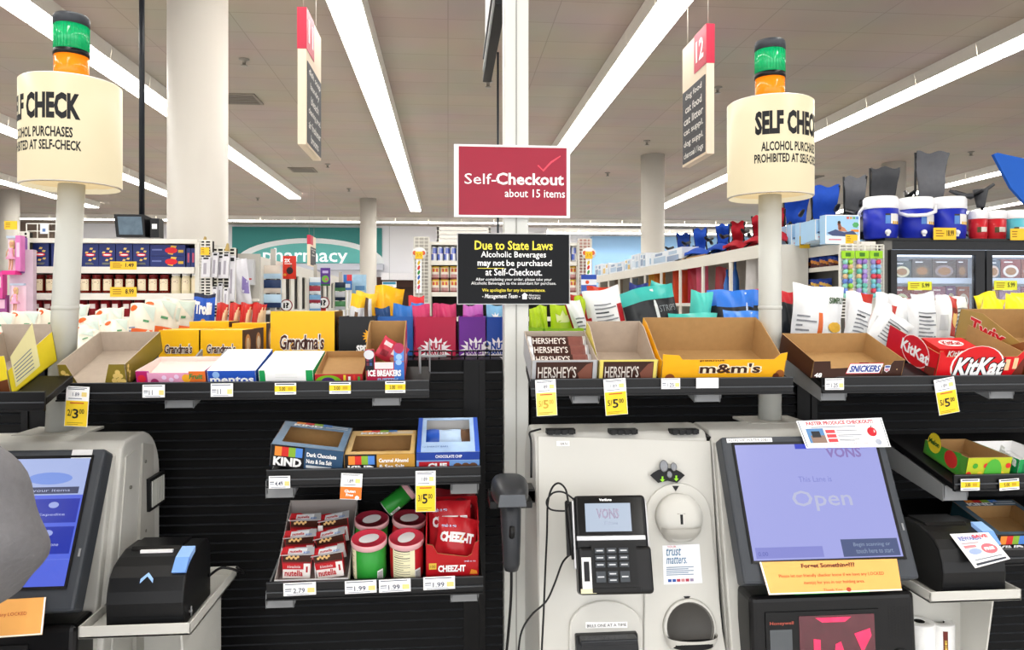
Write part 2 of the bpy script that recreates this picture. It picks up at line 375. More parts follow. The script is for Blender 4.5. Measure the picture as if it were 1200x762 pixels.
# ------------------------------------------------------------------ self-checkout machines
KB = mat('cbcac4', rough=.42, var=.02, scale=6); KD = mat('b5b3ac', rough=.45, var=.02); SEAM = mat('55544f', rough=.6)
DK = mat('3c4046', rough=.4, var=.04); BK = mat('0c0c0e', rough=.32, var=.1); BKM = mat('0c0d0f', rough=.5)
POSTM = mat('c1c2bc', rough=.4, var=.02)
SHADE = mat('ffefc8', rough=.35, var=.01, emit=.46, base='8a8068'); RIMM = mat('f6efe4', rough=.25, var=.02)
K0 = Vector((.815, 1.70, 0))
SL = .232
def yfront(z): return 1.69 - (1.29 - z) * SL
def FP(px, py, off=0.0, dz=0):                 # where a sight line meets the sloping front of the right machine, in its own frame
    d = ray(px, py); t = (1.69 - (1.29 - EYE) * SL) / (d.y - SL * d.z)
    p = Vector((0, 0, EYE)) + d * t - K0; n = Vector((0, -1, SL)).normalized()
    return p + n * off
FN = Vector((0, -1, SL)).normalized(); FU = Vector((0, SL, 1)).normalized()
def body_profile(dy=0):
    pr = [(1.565, .02), (1.90, .02), (1.90, 1.20)]
    for k in range(1, 8):
        a = math.pi / 2 * k / 7; pr.append((1.79 + .11 * math.cos(a), 1.20 + .11 * math.sin(a)))
    pr += [(1.705, 1.305), (1.69, 1.29), (yfront(.75), .75), (1.565, .70)]
    return [(y - K0.y, z) for y, z in pr]
def kiosk(loc, label, left):
    t = thing('self_checkout', label, 'self-checkout', loc)
    if not left:
        xm0, xm1 = .197 - K0.x, .604 - K0.x
        c = M(); c.prism(body_profile(), xm0, xm1, KB); cm = c.build('cash_module', t, bevel=.006)
        # door panel standing proud of the front, with three hinges at its top
        q = M(); q.slab([FP(632, 762, .004), FP(846, 762, .004), FP(832, 517, .004), FP(630, 511, .004)], .0045, KB, KD); q.build('door_panel', cm, bevel=.002)
        for a, b in ((640, 674), (713, 747), (785, 818)):
            q = M(); p = FP((a + b) / 2, 506.5, .004)
            q.box(p.x - .033, p.x + .033, p.y - .006, p.y + .02, p.z - .004, p.z + .006, BKM)
            for k in range(4): q.box(p.x - .03 + k * .016, p.x - .02 + k * .016, p.y - .009, p.y - .006, p.z - .005, p.z + .005, BK)
            q.build('hinge', cm)
        # raised coin column with a round head
        pts = [(753, 762), (849, 762), (845, 740), (833, 618)]
        for k in range(1, 12):
            a = math.radians(8 + 15 * (k - 1)); pts.append((793 + 39 * math.cos(a), 606 - 40 * math.sin(a)))
        pts += [(755, 612)]
        q = M(); q.slab([FP(x, y, .011) for x, y in pts], .0075, KB); q.build('coin_panel', cm, bevel=.003)
        # coin slot: a round tilted dish with a slit
        p = FP(793, 606, .011); q = M(); R = .053
        q.T = Matrix.Translation(p) @ FN.to_track_quat('Z', 'Y').to_matrix().to_4x4()
        q.lathe([(R, 0), (R * 1.0, .012), (R * .96, .019), (R * .6, .024), (.0, .026)], (0, 0, 0), KB, 32)
        q.T = None
        q.build('coin_dish', cm)
        q = M(); q.T = Matrix.Translation(p + FN * .0245 - FU * .004)
        q.slab([(-.009, -.001, -.012), (.009, -.001, -.012), (.009, .002, .013), (-.009, .002, .013)], .003, mat('8f8c84', rough=.4)); q.slab([(-.003, -.003, -.010), (.003, -.003, -.010), (.003, 0, .011), (-.003, 0, .011)], .003, BKM)
        q.build('coin_slot', cm)
        q = M(); q.T = Matrix.Translation(p - FU * .026 + FN * .004)
        vs = lambda u, v: Vector((.046 * math.cos(math.pi * u), -.026 * math.sin(math.pi * v) * math.sin(math.pi * u) ** .6, .024 - .046 * v - .0 * u)) if True else None
        q.surf(lambda u, v: Vector((.0465 * math.cos(math.pi * (1 - u)) * (1 - .45 * v ** 2), -.005 - .030 * math.sin(math.pi * u) ** .7 * (1 - v * v * .9), .010 - .036 * v)), 20, 8, KD)
        q.build('coin_scoop', cm)
        # black fan label with three grey coins and two green arrows
        q = M(); pts = []
        for k in range(9):
            a = math.radians(140 - 100 * k / 8); pts.append((780 + 31 * math.cos(a) * .85, 572 - 23 * math.sin(a)))
        pts += [(791, 566), (780, 563.5), (769, 566)]
        q.slab([FP(x, y, .0155) for x, y in pts][::-1], .001, BKM)
        for x, y in ((774, 562), (790, 561)):
            q.poly([FP(x + a, y + b, .0165) for a, b in ((0, 3.2), (3, 0), (1, 0), (1, -3.5), (-1, -3.5), (-1, 0), (-3, 0))], mat('8fd428', rough=.5))
        q.build('fan_label', cm)
        for x, y, r1, r2 in ((775.5, 546.5, 5.2, 7.2), (787, 547.5, 3.8, 5.2), (782, 556.5, 3.2, 4.2)):
            q = M(); p = FP(x, y, .0155); k = 1.7 / 870
            q.T = Matrix.Translation(p) @ FN.to_track_quat('Z', 'Y').to_matrix().to_4x4()
            q.lathe([(r1 * k, 0), (r1 * k * .95, .003), (r1 * k * .7, .004), (r1 * k * .6, .0035), (0, .0035)], (0, 0, 0), mat('7d7f83', rough=.25, metal=.4), 20, sx=1, sy=r2 / r1); q.build('coin_emblem', cm)
        for x, y in ((790, 572.5), (803, 701)):
            M().slab([FP(x - 4, y - 3, .0122), FP(x, y + 3.5, .0122), FP(x + 4, y - 3, .0122)], .0008, INK).build('arrow_mark', cm)
        # coin return cup
        q = M(); p = FP(806, 734, .012); q.T = Matrix.Translation(p) @ FN.to_track_quat('Z', 'Y').to_matrix().to_4x4()
        q.lathe([(.060, 0), (.058, .007), (.053, .008), (.05, .002), (0, .001)], (0, 0, 0), [KB, KB, mat('6a6863', rough=.5), mat('4a4845', rough=.5)], 32); q.T = None  # recess shading put into the darker greys inside the ring
        q.build('cup_ring', cm)
        q = M(); q.T = Matrix.Translation(p - FU * .012 + FN * .002)
        q.surf(lambda u, v: Vector((.057 * math.cos(math.pi * (1 - u)) * (1 - .5 * v * v), -.004 - .038 * math.sin(math.pi * u) ** .7 * (1 - v * .6), .0 - .046 * v)), 20, 8, KB)
        q.surf(lambda u, v: Vector((.053 * math.cos(math.pi * u) * (1 - v * .1), -.004 - .034 * math.sin(math.pi * u) ** .7, -.001 - .02 * v)), 20, 2, BKM)
        q.slab([(-.05, -.005, -.012), (.05, -.005, -.012), (.04, -.030, -.012), (-.04, -.030, -.012)][::-1], .002, BKM)
        q.build('coin_cup', cm)
        # bill acceptor: arched surround, black mouth
        pts = [(752, 790), (752, 745)]
        for k in range(0, 13):
            a = math.radians(180 * k / 12); pts.append((709 + 43 * math.cos(a), 735 - 32 * math.sin(a)))
        pts += [(666, 790)]
        q = M(); q.slab([FP(x, y, .013) for x, y in pts], .009, KB); q.build('bill_surround', cm, bevel=.004)
        q = M(); a, b = FP(674, 790, .013), FP(744, 738, .013)
        q.hexa([(a.x, a.y - .02, a.z), (b.x, a.y - .02, a.z), (b.x, a.y + .005, a.z), (a.x, a.y + .005, a.z), (a.x, b.y - .014, b.z), (b.x, b.y - .014, b.z), (b.x, b.y + .005, b.z), (a.x, b.y + .005, b.z)], BK)
        a, b = FP(676, 752, .04), FP(741, 742, .04); q.box(a.x, b.x, b.y - .012, b.y + .02, a.z, b.z, mat('26282c', rough=.25))
        q.build('bill_mouth', cm, bevel=.003)
        q = M(); q.slab([FP(685, 735, .0142), FP(733.5, 734.5, .0142), FP(733.5, 727.5, .0142), FP(685, 728, .0142)], .0006, SW); a = FP(686.5, 734, .0148); b = FP(732, 729, .0148)
        q.text('BILLS ONE AT A TIME', a, b.x - a.x, (b - a).dot(FU), INK, u=FU); q.build('bill_label', cm)
        q = M(); q.slab([FP(652, 523, .0052), FP(667, 523, .0052), FP(667, 517, .0052), FP(652, 517, .0052)], .0006, SW); a = FP(655.5, 522, .0056); b = FP(664, 518.5, .0056)
        q.text('104.N', a, b.x - a.x, (b - a).dot(FU), INK, u=FU); q.build('small_label', cm)
        q = M(); q.slab([FP(776, 684.5, .0122), FP(821, 682.5, .0122), FP(817.5, 637, .0122), FP(774.5, 639, .0122)], .0006, pap('f2f4f8'))
        a = FP(778, 655, .013); b = FP(800, 644, .013); BL = pap('2a6f9c')
        q.text('trust', FP(779, 651, .013), .034, .016, BL, u=FU, shear=.3); q.text('matters.', FP(779, 660.5, .013), .047, .015, BL, u=FU, shear=.3); q.text('YOUR', FP(780, 641.5, .013), .02, .004, pap('d0506a'), u=FU)
        for k in range(5):
            p = FP(779, 665 + k * 2.2, .013); q.poly([p, p + Vector((.062 - .012 * (k % 2), 0, 0)), p + Vector((.062 - .012 * (k % 2), 0, 0)) + FU * .0018, p + FU * .0018], pap('7f93ad'))
        p = FP(781, 681.5, .013)
        for k in range(6): q.poly([p + Vector((.010 * k, 0, 0)), p + Vector((.010 * k + .008, 0, 0)), p + Vector((.010 * k + .008, 0, 0)) + FU * .006, p + Vector((.010 * k, 0, 0)) + FU * .006], pap(['2f57a5', '2f57a5', 'b23a50', 'c78a8a', 'b23a50', '9a8aa8'][k]))
        q.build('notice_sticker', cm)
    M().prism([(y + .014 if y < 0 else y - .02, z - .012) for y, z in body_profile()], .6042 - K0.x, .6118 - K0.x, BKM).build('seam_shade', t)  # black strip added in the module gap, standing in for its shade
    x0, x1 = .612 - K0.x, 1.012 - K0.x
    c = M(); c.prism(body_profile(), x0, x1, KB); dm = c.build('display_module', t, bevel=.006)
    # right hand cheek with folds, screws and a vent
    q = M(); pr = body_profile(); q.slab([(x1 + .010, 1.735 - K0.y, .80), (x1 + .010, 1.85 - K0.y, .80), (x1 + .004, 1.85 - K0.y, 1.27), (x1 + .004, 1.79 - K0.y, 1.285)], .009, KD); q.build('side_facet', dm)
    q = M(); q.slab([(x1 + .0035, yfront(.76) + .045 - K0.y, .76), (x1 + .0035, yfront(.76) + .14 - K0.y, .78), (x1 + .0035, 1.75 - K0.y, 1.28), (x1 + .0035, yfront(1.26) + .02 - K0.y, 1.27)], .0032, KB); q.build('side_panel', dm)
    for y, z in ((1.72, 1.2), (1.80, 1.24), (1.70, 1.06), (1.72, 1.02), (1.80, 1.08)):
        M().cyl((x1 + .003, y - K0.y, z), .004, .004, mat('77756d', rough=.3, metal=.6), 10, axis='x').build('screw', dm)
    q = M(); y0, y1 = 1.805 - K0.y, 1.897 - K0.y; q.box(x1 + .004, x1 + .013, y0, y1, 1.122, 1.198, BKM)
    for k in range(7): q.box(x1 + .013, x1 + .016, y0 + .010 + k * .011, y0 + .015 + k * .011, 1.130, 1.190, mat('c4c4be', rough=.5))
    q.build('side_vent', dm)
    # sloping side groove beside the display
    q = M(); q.hexa([(x0 + .002, yfront(.76) - .02 - K0.y, .76), (x1 - .012, yfront(.76) - .02 - K0.y, .76), (x1 - .012, yfront(.76) + .01 - K0.y, .76), (x0 + .002, yfront(.76) + .01 - K0.y, .76),
             (x0 + .004, yfront(1.28) - .02 - K0.y, 1.28), (x1 - .012, yfront(1.28) - .02 - K0.y, 1.28), (x1 - .012, yfront(1.28) + .01 - K0.y, 1.28), (x0 + .004, yfront(1.28) + .01 - K0.y, 1.28)], KB); q.build('front_panel', dm, bevel=.004)
    # display, leaning back
    o = Vector((.809 - K0.x, 1.50 - K0.y, 1.018)); u = Vector((0, .135, .284)); H = u.length; u.normalize(); n = Vector((0, -u.z, u.y)); Wd = .386
    R3 = Matrix(((1, 0, 0), (0, u.y, n.y), (0, u.z, n.z))).transposed().transposed().to_4x4(); MT = Matrix.Translation(o) @ R3
    q = M(); q.T = MT; q.box(-Wd / 2, Wd / 2, 0, H, -.045, 0, DK)
    ds = q.build('display', t, bevel=.006)
    sx0, sx1, sy0, sy1 = -Wd / 2 + .028, Wd / 2 - .026, .046, H - .020
    q = M(); q.T = MT
    def loop(a, b, c_, d_, e, z0, z1, m):
        q.poly([(a, c_, z0), (b, c_, z0), (b - e, c_ + e, z1), (a + e, c_ + e, z1)], m); q.poly([(b, c_, z0), (b, d_, z0), (b - e, d_ - e, z1), (b - e, c_ + e, z1)], m)
        q.poly([(b, d_, z0), (a, d_, z0), (a + e, d_ - e, z1), (b - e, d_ - e, z1)], m); q.poly([(a, d_, z0), (a, c_, z0), (a + e, c_ + e, z1), (a + e, d_ - e, z1)], m)
    loop(sx0 - .006, sx1 + .006, sy0 - .006, sy1 + .006, .006, .0025, .0008, BK)
    q.box(sx0 - .006, sx1 + .006, sy0 - .006, sy1 + .006, .0001, .0007, BK); q.build('screen_gasket', ds)
    E = lambda h, e=.9: mat(h, rough=.15, var=.0, emit=.56, spec=.5, base='0a0a14')
    q = M(); q.T = MT; w, h = sx1 - sx0, sy1 - sy0
    def R(a, b, c_, d_, m, z=.0012): q.poly([(sx0 + a * w, sy1 - d_ * h, z), (sx0 + b * w, sy1 - d_ * h, z), (sx0 + b * w, sy1 - c_ * h, z), (sx0 + a * w, sy1 - c_ * h, z)], m)
    def TX(s, a, b, c_, d_, m, z=.0020, **k): q.text(s, (sx0 + a * w, sy1 - d_ * h, z), (b - a) * w, (d_ - c_) * h, m, u=(0, 1, 0), off=0, **k)
    if not left:
        R(0, 1, 0, 1, E('b0b5f6', .75), .001); R(.42, 1, 0, .045, E('4654d8', .6))
        TX('VONS', .63, .88, .035, .13, E('9a86c8', .6), bold=.03)
        TX('This Lane is', .40, .63, .295, .345, E('8f95de', .75)); TX('Open', .33, .74, .42, .60, E('c9cdec', .78), bold=.01)
        R(.60, .985, .845, .99, E('56648e', .42)); TX('Begin scanning or', .68, .93, .875, .915, E('9fb0cc', .7)); TX('touch here to start', .69, .94, .925, .965, E('9fb0cc', .7))
        R(0.02, .47, .895, .985, E('9297e2', .6)); TX('0.00', .035, .10, .93, .965, E('6a70c0', .5))
    else:
        R(0, 1, 0, 1, E('5f74ee', .7), .001); R(0, 1, 0, .30, E('b6c6f6', .85), .0014); R(.55, .97, .235, .29, E('4b5372', .3), .0018)
        TX('Scan your items', .60, .92, .25, .28, E('c8cff5', .8), .0022)
        q.poly([(sx0 + (.79 + .13 * math.cos(a)) * w, sy1 - (.165 + .05 * math.sin(a)) * h, .002) for a in [-.0 - k * math.pi / 10 for k in range(21)]], E('86a4f2', .8))
        for (a, b, c_, d_), s in {(.36, .65, .33, .52): 'Language', (.70, .99, .33, .52): 'Expedite', (.36, .65, .55, .76): 'Lookup', (.70, .99, .55, .76): 'Enter Phone', (.02, .31, .33, .52): 'Help', (.02, .31, .55, .76): 'Coupons'}.items():
            R(a, b, c_, d_, E('2f3fb5', .55), .0016); TX(s, a + .07, b - .07, (c_ + d_) / 2 + .02, (c_ + d_) / 2 + .045, E('c8d2ff', .9), .0022)
            q.poly([(sx0 + ((a + b) / 2 + .03 * math.cos(k * math.pi / 6)) * w, sy1 - (c_ + .05 + .025 * math.sin(-k * math.pi / 6)) * h, .0022) for k in range(12)], E('aab8f5', .8))
        R(0, 1, .80, .803, E('7f92f6', .8), .0016)
    q.build('screen', ds)
    q = M(); q.T = MT
    if not left:
        q.box(-Wd / 2 + .012, -Wd / 2 + .118, H - .014, H - .004, 0, .0008, SW); q.text('REFRESHE WATER 20$57', (-Wd / 2 + .016, H - .0125, .0012), .098, .007, INK, u=(0, 1, 0), off=0)
        q.build('label_strip', ds)
    else:
        q.box(Wd / 2 - .065, Wd / 2 - .025, H - .022, H - .002, 0, .0012, mat('d9dadc', rough=.4, bump=.6)); q.build('tape_patch', ds)
    q = M(); q.T = MT; q.box(Wd / 2 - .012, Wd / 2 - .008, .1, .115, 0, .0015, GREYP); q.build('indicator', ds)
    # lamp post
    lean = -.030 if left else 0.0
    pm = M(); px = .815 - K0.x; py = 1.823 - K0.y
    pm.lathe([(.028, 1.306), (.028, 1.88)], (px, py, 0), POSTM, 28); pm.lathe([(.0286, 1.59), (.0292, 1.592), (.0292, 1.597), (.0286, 1.599)], (px, py, 0), POSTM, 28)
    for v in pm.v: v.x -= lean * (v.z - 1.306) / .6 * 1.0
    po = pm.build('post', t)
    q = M(); q.box(px - .075, px + .075, py - .055, py + .06, 1.304, 1.311, KD); q.build('post_plate', t, bevel=.002)
    dx = -lean * (1.87 - 1.306) / .6
    c0 = (px + dx, py, 0); R0 = .105; z0, z1 = 1.872, 2.112
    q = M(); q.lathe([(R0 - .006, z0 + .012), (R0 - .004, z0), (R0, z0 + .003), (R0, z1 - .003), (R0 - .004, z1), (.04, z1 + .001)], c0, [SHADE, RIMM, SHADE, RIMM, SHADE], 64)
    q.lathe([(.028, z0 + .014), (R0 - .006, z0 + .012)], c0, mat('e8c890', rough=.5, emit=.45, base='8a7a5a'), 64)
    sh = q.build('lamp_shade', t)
    ph0 = math.radians(-17 if left else 9)
    q = M()
    def arc(s, half, za, zb, bold):
        q.text(s, None, 0, 0, INK, bold=bold, fn=lambda a, b: Vector((c0[0] + (R0 + .0008) * math.sin(ph0 + half * (2 * a - 1)), c0[1] - (R0 + .0008) * math.cos(ph0 + half * (2 * a - 1)), za + (zb - za) * b)))
    dzz = -.004 if left else 0
    arc('SELF CHECK', math.radians(52), 2.012 + dzz, 2.070 + dzz, .05); arc('ALCOHOL PURCHASES', math.radians(44), 1.972 + dzz, 1.995 + dzz, .028); arc('PROHIBITED AT SELF-CHECK', math.radians(53), 1.944 + dzz, 1.966 + dzz, .028)
    q.build('lettering', sh)
    zz = 2.1135
    q = M(); q.lathe([(.036, zz), (.036, zz + .0615)], c0, mat('f07a14', rough=.15, var=.15, scale=40, emit=.35), 32); bc = q.build('beacon_light', t)
    q = M(); q.lathe([(.038, zz + .062), (.038, zz + .074)], c0, BK, 32); q.build('dark_band', bc)
    q = M(); q.lathe([(.0365, zz + .0745), (.0365, zz + .132)], c0, mat('0c9a5c', rough=.1, var=.25, scale=40, emit=.30, coat=.5), 32)
    for k in range(32):
        a = 2 * math.pi * k / 32; q.tube([(c0[0] + .0367 * math.cos(a), c0[1] + .0367 * math.sin(a), zz + .076), (c0[0] + .0367 * math.cos(a), c0[1] + .0367 * math.sin(a), zz + .131)], .0008, mat('15a566', rough=.1, emit=.1), 4)
    q.build('green_lens', bc)
    q = M(); q.lathe([(.038, zz + .1325), (.038, zz + .150), (.035, zz + .156), (0, zz + .158)], c0, DK, 32); q.build('cap', bc)
    # tray for the receipt printer, on a slanted bracket
    tx0, tx1, ty0, ty1, tz = 1.016 - K0.x, 1.222 - K0.x, 1.488 - K0.y, (1.80 if left else 1.652) - K0.y, .975
    q = M(); q.box(tx0, tx1, ty0, ty1, tz - .006, tz, KB)
    for a, b, c_, d_ in ((tx0, tx1, ty0, ty0 + .004), (tx1 - .004, tx1, ty0, ty1), (tx0, tx0 + .004, ty0, ty1), (tx0, tx1, ty1 - .004, ty1)): q.box(a, b, c_, d_, tz - .006, tz + .018, KB)
    tr = q.build('printer_tray', t, bevel=.0015)
    q = M(); q.slab([(tx1 - .03, ty0 + .10, .60), (tx1 - .03, ty1 - .02, .60), (tx1 - .03, ty1 - .02, tz - .007), (tx1 - .03, ty0 + .04, tz - .007)], .004, KB)
    q.slab([(tx0, ty1 - .02, .60), (tx1 - .034, ty1 - .02, .60), (tx1 - .034, ty1 - .02, tz - .007), (tx0, ty1 - .02, tz - .007)], .004, KB); q.build('bracket', tr)
    # two-plane scanner below the display
    q = M(); a0, a1 = .635 - K0.x, 1.000 - K0.x; yf = 1.485 - K0.y
    q.hexa([(a0, yf, .60), (a1, yf, .60), (a1, yf + .11, .60), (a0, yf + .11, .60), (a0, yf + .03, .985), (a1, yf + .03, .985), (a1, yf + .11, .985), (a0, yf + .11, .985)], BK)
    sc = q.build('scanner', t, bevel=.012, seg=3)
    def S(x, z, off=0): return Vector((x, yf + .03 * (z - .60) / .385 - off, z))
    q = M(); A, B = a0 + .030, a1 - .085
    q.slab([S(A, .61, .003), S(B, .61, .003), S(B, .953, .003), S(A, .953, .003)], .003, BKM); q.build('scanner_bezel', sc)
    if not left:
        wx0, wx1 = a0 + .102, a0 + .268; q = M()
        q.slab([S(wx0, .62, .0045), S(wx1, .62, .0045), S(wx1, .944, .0045), S(wx0, .944, .0045)], .0015, mat('4a1420', rough=.08, var=.5, scale=18, emit=.25, coat=1))
        RD = mat('f0345a', rough=.2, var=.4, scale=40, emit=.45)
        for pts in ([(.035, .94), (.115, .94), (.10, .93), (.05, .93)], [(.12, .905), (.155, .915), (.158, .90), (.137, .865)], [(.03, .84), (.045, .84), (.045, .895), (.03, .897)], [(.078, .885), (.09, .89), (.096, .872), (.086, .86), (.076, .868)], [(.10, .85), (.118, .862), (.115, .84), (.10, .835)], [(.06, .85), (.07, .845), (.075, .855)], [(.02, .82), (.06, .83), (.07, .80), (.03, .80)]):
            p3 = [S(wx0 + a, b, .0052) for a, b in pts]; c = sum(p3, Vector()) / len(p3)
            ar = sum(((p3[i] - c).cross(p3[(i + 1) % len(p3)] - c)).y for i in range(len(p3)))
            q.poly(p3 if ar < 0 else p3[::-1], RD)
        q.build('scan_window', sc)
        q = M(); q.slab([S(A + .008, .845, .0045), S(A + .056, .845, .0045), S(A + .056, .918, .0045), S(A + .008, .918, .0045)], .0015, mat('54585c', rough=.3)); q.build('side_pane', sc)
        q = M(); q.text('Honeywell', S(A + .008, .926, .0036), .052, .009, pap('b0584a'), bold=.02); q.build('lettering', sc)
        q = M()
        for i in range(8):
            for j in range(11): q.disc(S(a1 - .062 + i * .0068, .955 - j * .0062 - (i % 2) * .003, .0006), .0016, BKM, seg=8)
        q.build('speaker_grille', sc)
        q = M(); p = S(a1 - .040, .848, 0); q.cyl((p.x, p.y + .002, p.z), .021, -.004, BKM, 24, axis='y')
        for k, h in enumerate(('f0a080', '26282c', 'd8d8d8', '26282c')):
            q.poly([(p.x, p.y - .0026, p.z)] + [(p.x + .018 * math.cos(math.radians(45 + 90 * k + 10 * j)), p.y - .0026, p.z + .018 * math.sin(math.radians(45 + 90 * k + 10 * j))) for j in range(10)], mat(h, rough=.4))
        q.build('volume_button', sc)
        q = M(); q.box(a0 + .10, a1 - .10, yf + .035, yf + .10, .9855, .990, mat('18a04a', rough=.3, emit=.5)); q.build('status_light', sc)
    return t
kR = kiosk(K0, 'self-checkout machine with open blue screen in the right half of the view', False)
kL = kiosk(K0 + Vector((-1.712, -.022, 0)), 'self-checkout machine at the left edge, partly behind a person in grey', True)

# ------------------------------------------------------------------ goods on the front shelves
DZ, DZ2 = .0112, .019                          # shelf decks lie this far below the top of their rails
def tray(name, label, cat, x, y, z, w, d, hf, hb, mo, mi, rot=(0, 0, 0), front=None, side=None, extra=None, lside=None, group=None, kraft=None, sidef=None):
    q = M(); t = .0022; mi = mi or KBOARD; w, d, hf, hb = w / GS, d / GS, hf / GS, hb / GS
    q.slab([(-w / 2, 0, .0), (-w / 2, d, .0), (w / 2, d, .0), (w / 2, 0, .0)], -t, kraft or mi, mo) if False else q.box(-w / 2, w / 2, 0, d, 0, t, mo, top=mi)
    fr = front or [(0, 0), (1, 0), (1, 1), (0, 1)]
    q.slab([(-w / 2 + a * w, 0, b * hf) for a, b in fr], t, mo, mi, mi)
    q.slab([(w / 2, d, 0), (-w / 2, d, 0), (-w / 2, d, hb), (w / 2, d, hb)], t, mo, mi, mi)
    sd = [(a, b * hb) for a, b in sidef] if sidef else side or [(0, hf), (1, hb)]           # top edge of the sides from front to back
    for sx, lm in ((1, mo), (-1, lside or mo)):
        p = [(sx * w / 2, 0, 0), (sx * w / 2, d, 0)] + [(sx * w / 2, a * d, b) for a, b in reversed(sd)]
        q.slab(p if sx > 0 else p[::-1], t, lm, mi, mi)
    if extra: extra(q, w, d, hf, hb)
    o = tag(q.build(name), label, cat, group, (x, y, z), rot); o.scale = (GS,) * 3; return o
def tray_px(name, label, cat, x0, x1, ytf, ytb, d, Y=YS + .013, z=ZS - DZ + .0043, tilt=TU, **k):
    m = (x0 + x1) / 2; x = (PX(x0, Y) + PX(x1, Y)) / 2; w = PX(x1, Y) - PX(x0, Y); d = d * GS; d0 = d; sn, cs = math.sin(tilt), math.cos(tilt)
    hf = (PZ(m, ytf, Y - .01 * (tilt > 0)) - z) / cs; zt = PZ(m, ytb, Y + d) - z      # the rear top corner sits d behind the front, on the tilted deck
    hb = zt * cs - d * sn; d = d * cs + zt * sn
    if tilt and 'side' in k:
        zs_ = [b * GS - a * d0 * sn / cs for a, b in k['side']]; f = hb / max(zs_[-1], 1e-3); k['side'] = [(a, 1 / GS * max(hf * .9, q * (1 + (f - 1) * a))) for (a, _), q in zip(k['side'], zs_)]
    k.setdefault('rot', (tilt, 0, 0))
    return tray(name, label, cat, x, Y, z, w, d, hf, hb, k.pop('mo'), k.pop('mi'), **k)
def dots(q, pts, r, m, y=0): 
    for i, (a, b) in enumerate(pts): q.disc((a, y - .0006 - .0001 * i, b), r, m, seg=14)
def pouch(name, label, cat, loc, w, h, t, front, back=None, texts=(), rot=(0, 0, 0), kind='pillow', seed=0, group=None, patches=(), nu=12, nv=14, crimp=.06):
    rnd = random.Random(seed + 11); ph = [rnd.uniform(0, 6.28) for _ in range(6)]
    def thick(u, v):
        a = 1 - abs(2 * u - 1) ** 2.6
        if kind == 'pillow': b = max(0.0, 1 - abs(2 * v - 1) ** 3.0)
        else: b = max(0.0, (1 - v) ** .55 * min(1, v * 12 + .75)) if v < 1 else 0
        return t / 2 * (max(a, 0) ** .75) * b
    def pt(u, v, s, off=0):
        y = s * (thick(u, v) + off) + .004 * math.sin(7 * u + ph[0] + 3 * v) * math.sin(5 * v + ph[1]) * (t / .05 if t < .05 else 1) + .002 * math.sin(17 * u + ph[2] + 9 * v)
        ww = w * (1 - .05 * (1 - abs(2 * v - 1) ** 2)) * (1 if kind == 'pillow' else 1)
        return Vector(((u - .5) * ww, y, v * h + .004 * math.sin(6 * u + ph[3]) * v * (h / .2)))
    q = M(); f = front if callable(front) else (lambda u, v: front); bk = back or front; bf = bk if callable(bk) else (lambda u, v: bk)
    q.surf(lambda u, v: pt(u, v, -1), nu, nv, f); q.surf(lambda u, v: pt(1 - u, v, 1), nu, nv, bf)
    if kind != 'pillow': q.poly([pt(i / nu, 0, -1) for i in range(nu, -1, -1)] + [pt(i / nu, 0, 1) for i in range(nu + 1)], bf(0, 0))
    for i, (poly, m) in enumerate(patches):   # printed shapes: u, v outlines laid on the front
        cu = sum(p[0] for p in poly) / len(poly); cv = sum(p[1] for p in poly) / len(poly)
        dens = []
        for j in range(len(poly)):
            a, b = poly[j], poly[(j + 1) % len(poly)]
            for k in range(3): dens.append((a[0] + (b[0] - a[0]) * k / 3, a[1] + (b[1] - a[1]) * k / 3))
        rings = [[(cu + (a - cu) * s, cv + (b - cv) * s) for a, b in dens] for s in (1, .5, .02)]
        n = len(dens); vs = [pt(a, b, -1, .0012 + .0005 * i) for r in rings for a, b in r]
        q.add(vs, [(r * n + j, r * n + (j + 1) % n, (r + 1) * n + (j + 1) % n, (r + 1) * n + j) for r in range(2) for j in range(n)], m, True)
    for tx in texts:
        s, u0, u1, v0, v1, m = tx[:6]; kw = tx[6] if len(tx) > 6 else {}
        q.text(s, None, 0, 0, m, fn=lambda a, b: pt(u0 + (u1 - u0) * a, v0 + (v1 - v0) * b, -1, .0032), **kw)
    return tag(q.build(name), label, cat, group, loc, rot)
def rc(a, b, c, d): return [(a, c), (b, c), (b, d), (a, d)]
def el(a, b, ra, rb, n=10): return [(a + ra * math.cos(2 * math.pi * k / n), b + rb * math.sin(2 * math.pi * k / n)) for k in range(n)]

# upper shelf left of the post
def x_butter(q, w, d, hf, hb):
    q.text('Butter', (-w * .42, 0, hf * .52), w * .5, hf * .34, pap('1f4a9c'), bold=.03, shear=.25); q.text('finger', (-w * .0, 0, hf * .50), w * .38, hf * .36, pap('1f4a9c'), bold=.03, shear=.25)
    q.poly([(-w * .0, -.0006, hf * .05), (w * .48, -.0006, hf * .05), (w * .48, -.0006, hf * .42), (w * .2, -.0006, hf * .32)], pap('6b3a1c'))
    x = w / 2 + .0006; q.poly([(x, .02, .012), (x, d * .62, .02), (x, d * .62, hf * 1.35), (x, .02, hf * .9)], pap('f3ecb0'))
    for k in range(6): q.poly([(x + .0004, .026, .022 + k * .008), (x + .0004, d * .5, .026 + k * .0095), (x + .0004, d * .5, .0285 + k * .0095), (x + .0004, .026, .0245 + k * .008)], pap('6f8196'))
tray_px('display_tray', 'yellow candy bar tray with grey inside at the far left shelf end', 'display tray', -50, 14, 417, 380, .17, Y=1.563, z=ZS - .005 - DZ + .0043, mo=pap('f0d92a'), mi=GREYB, extra=x_butter,
        sidef=[(0, .60), (.3, .66), (1, .80)])
NUTC = pap('e0c170')
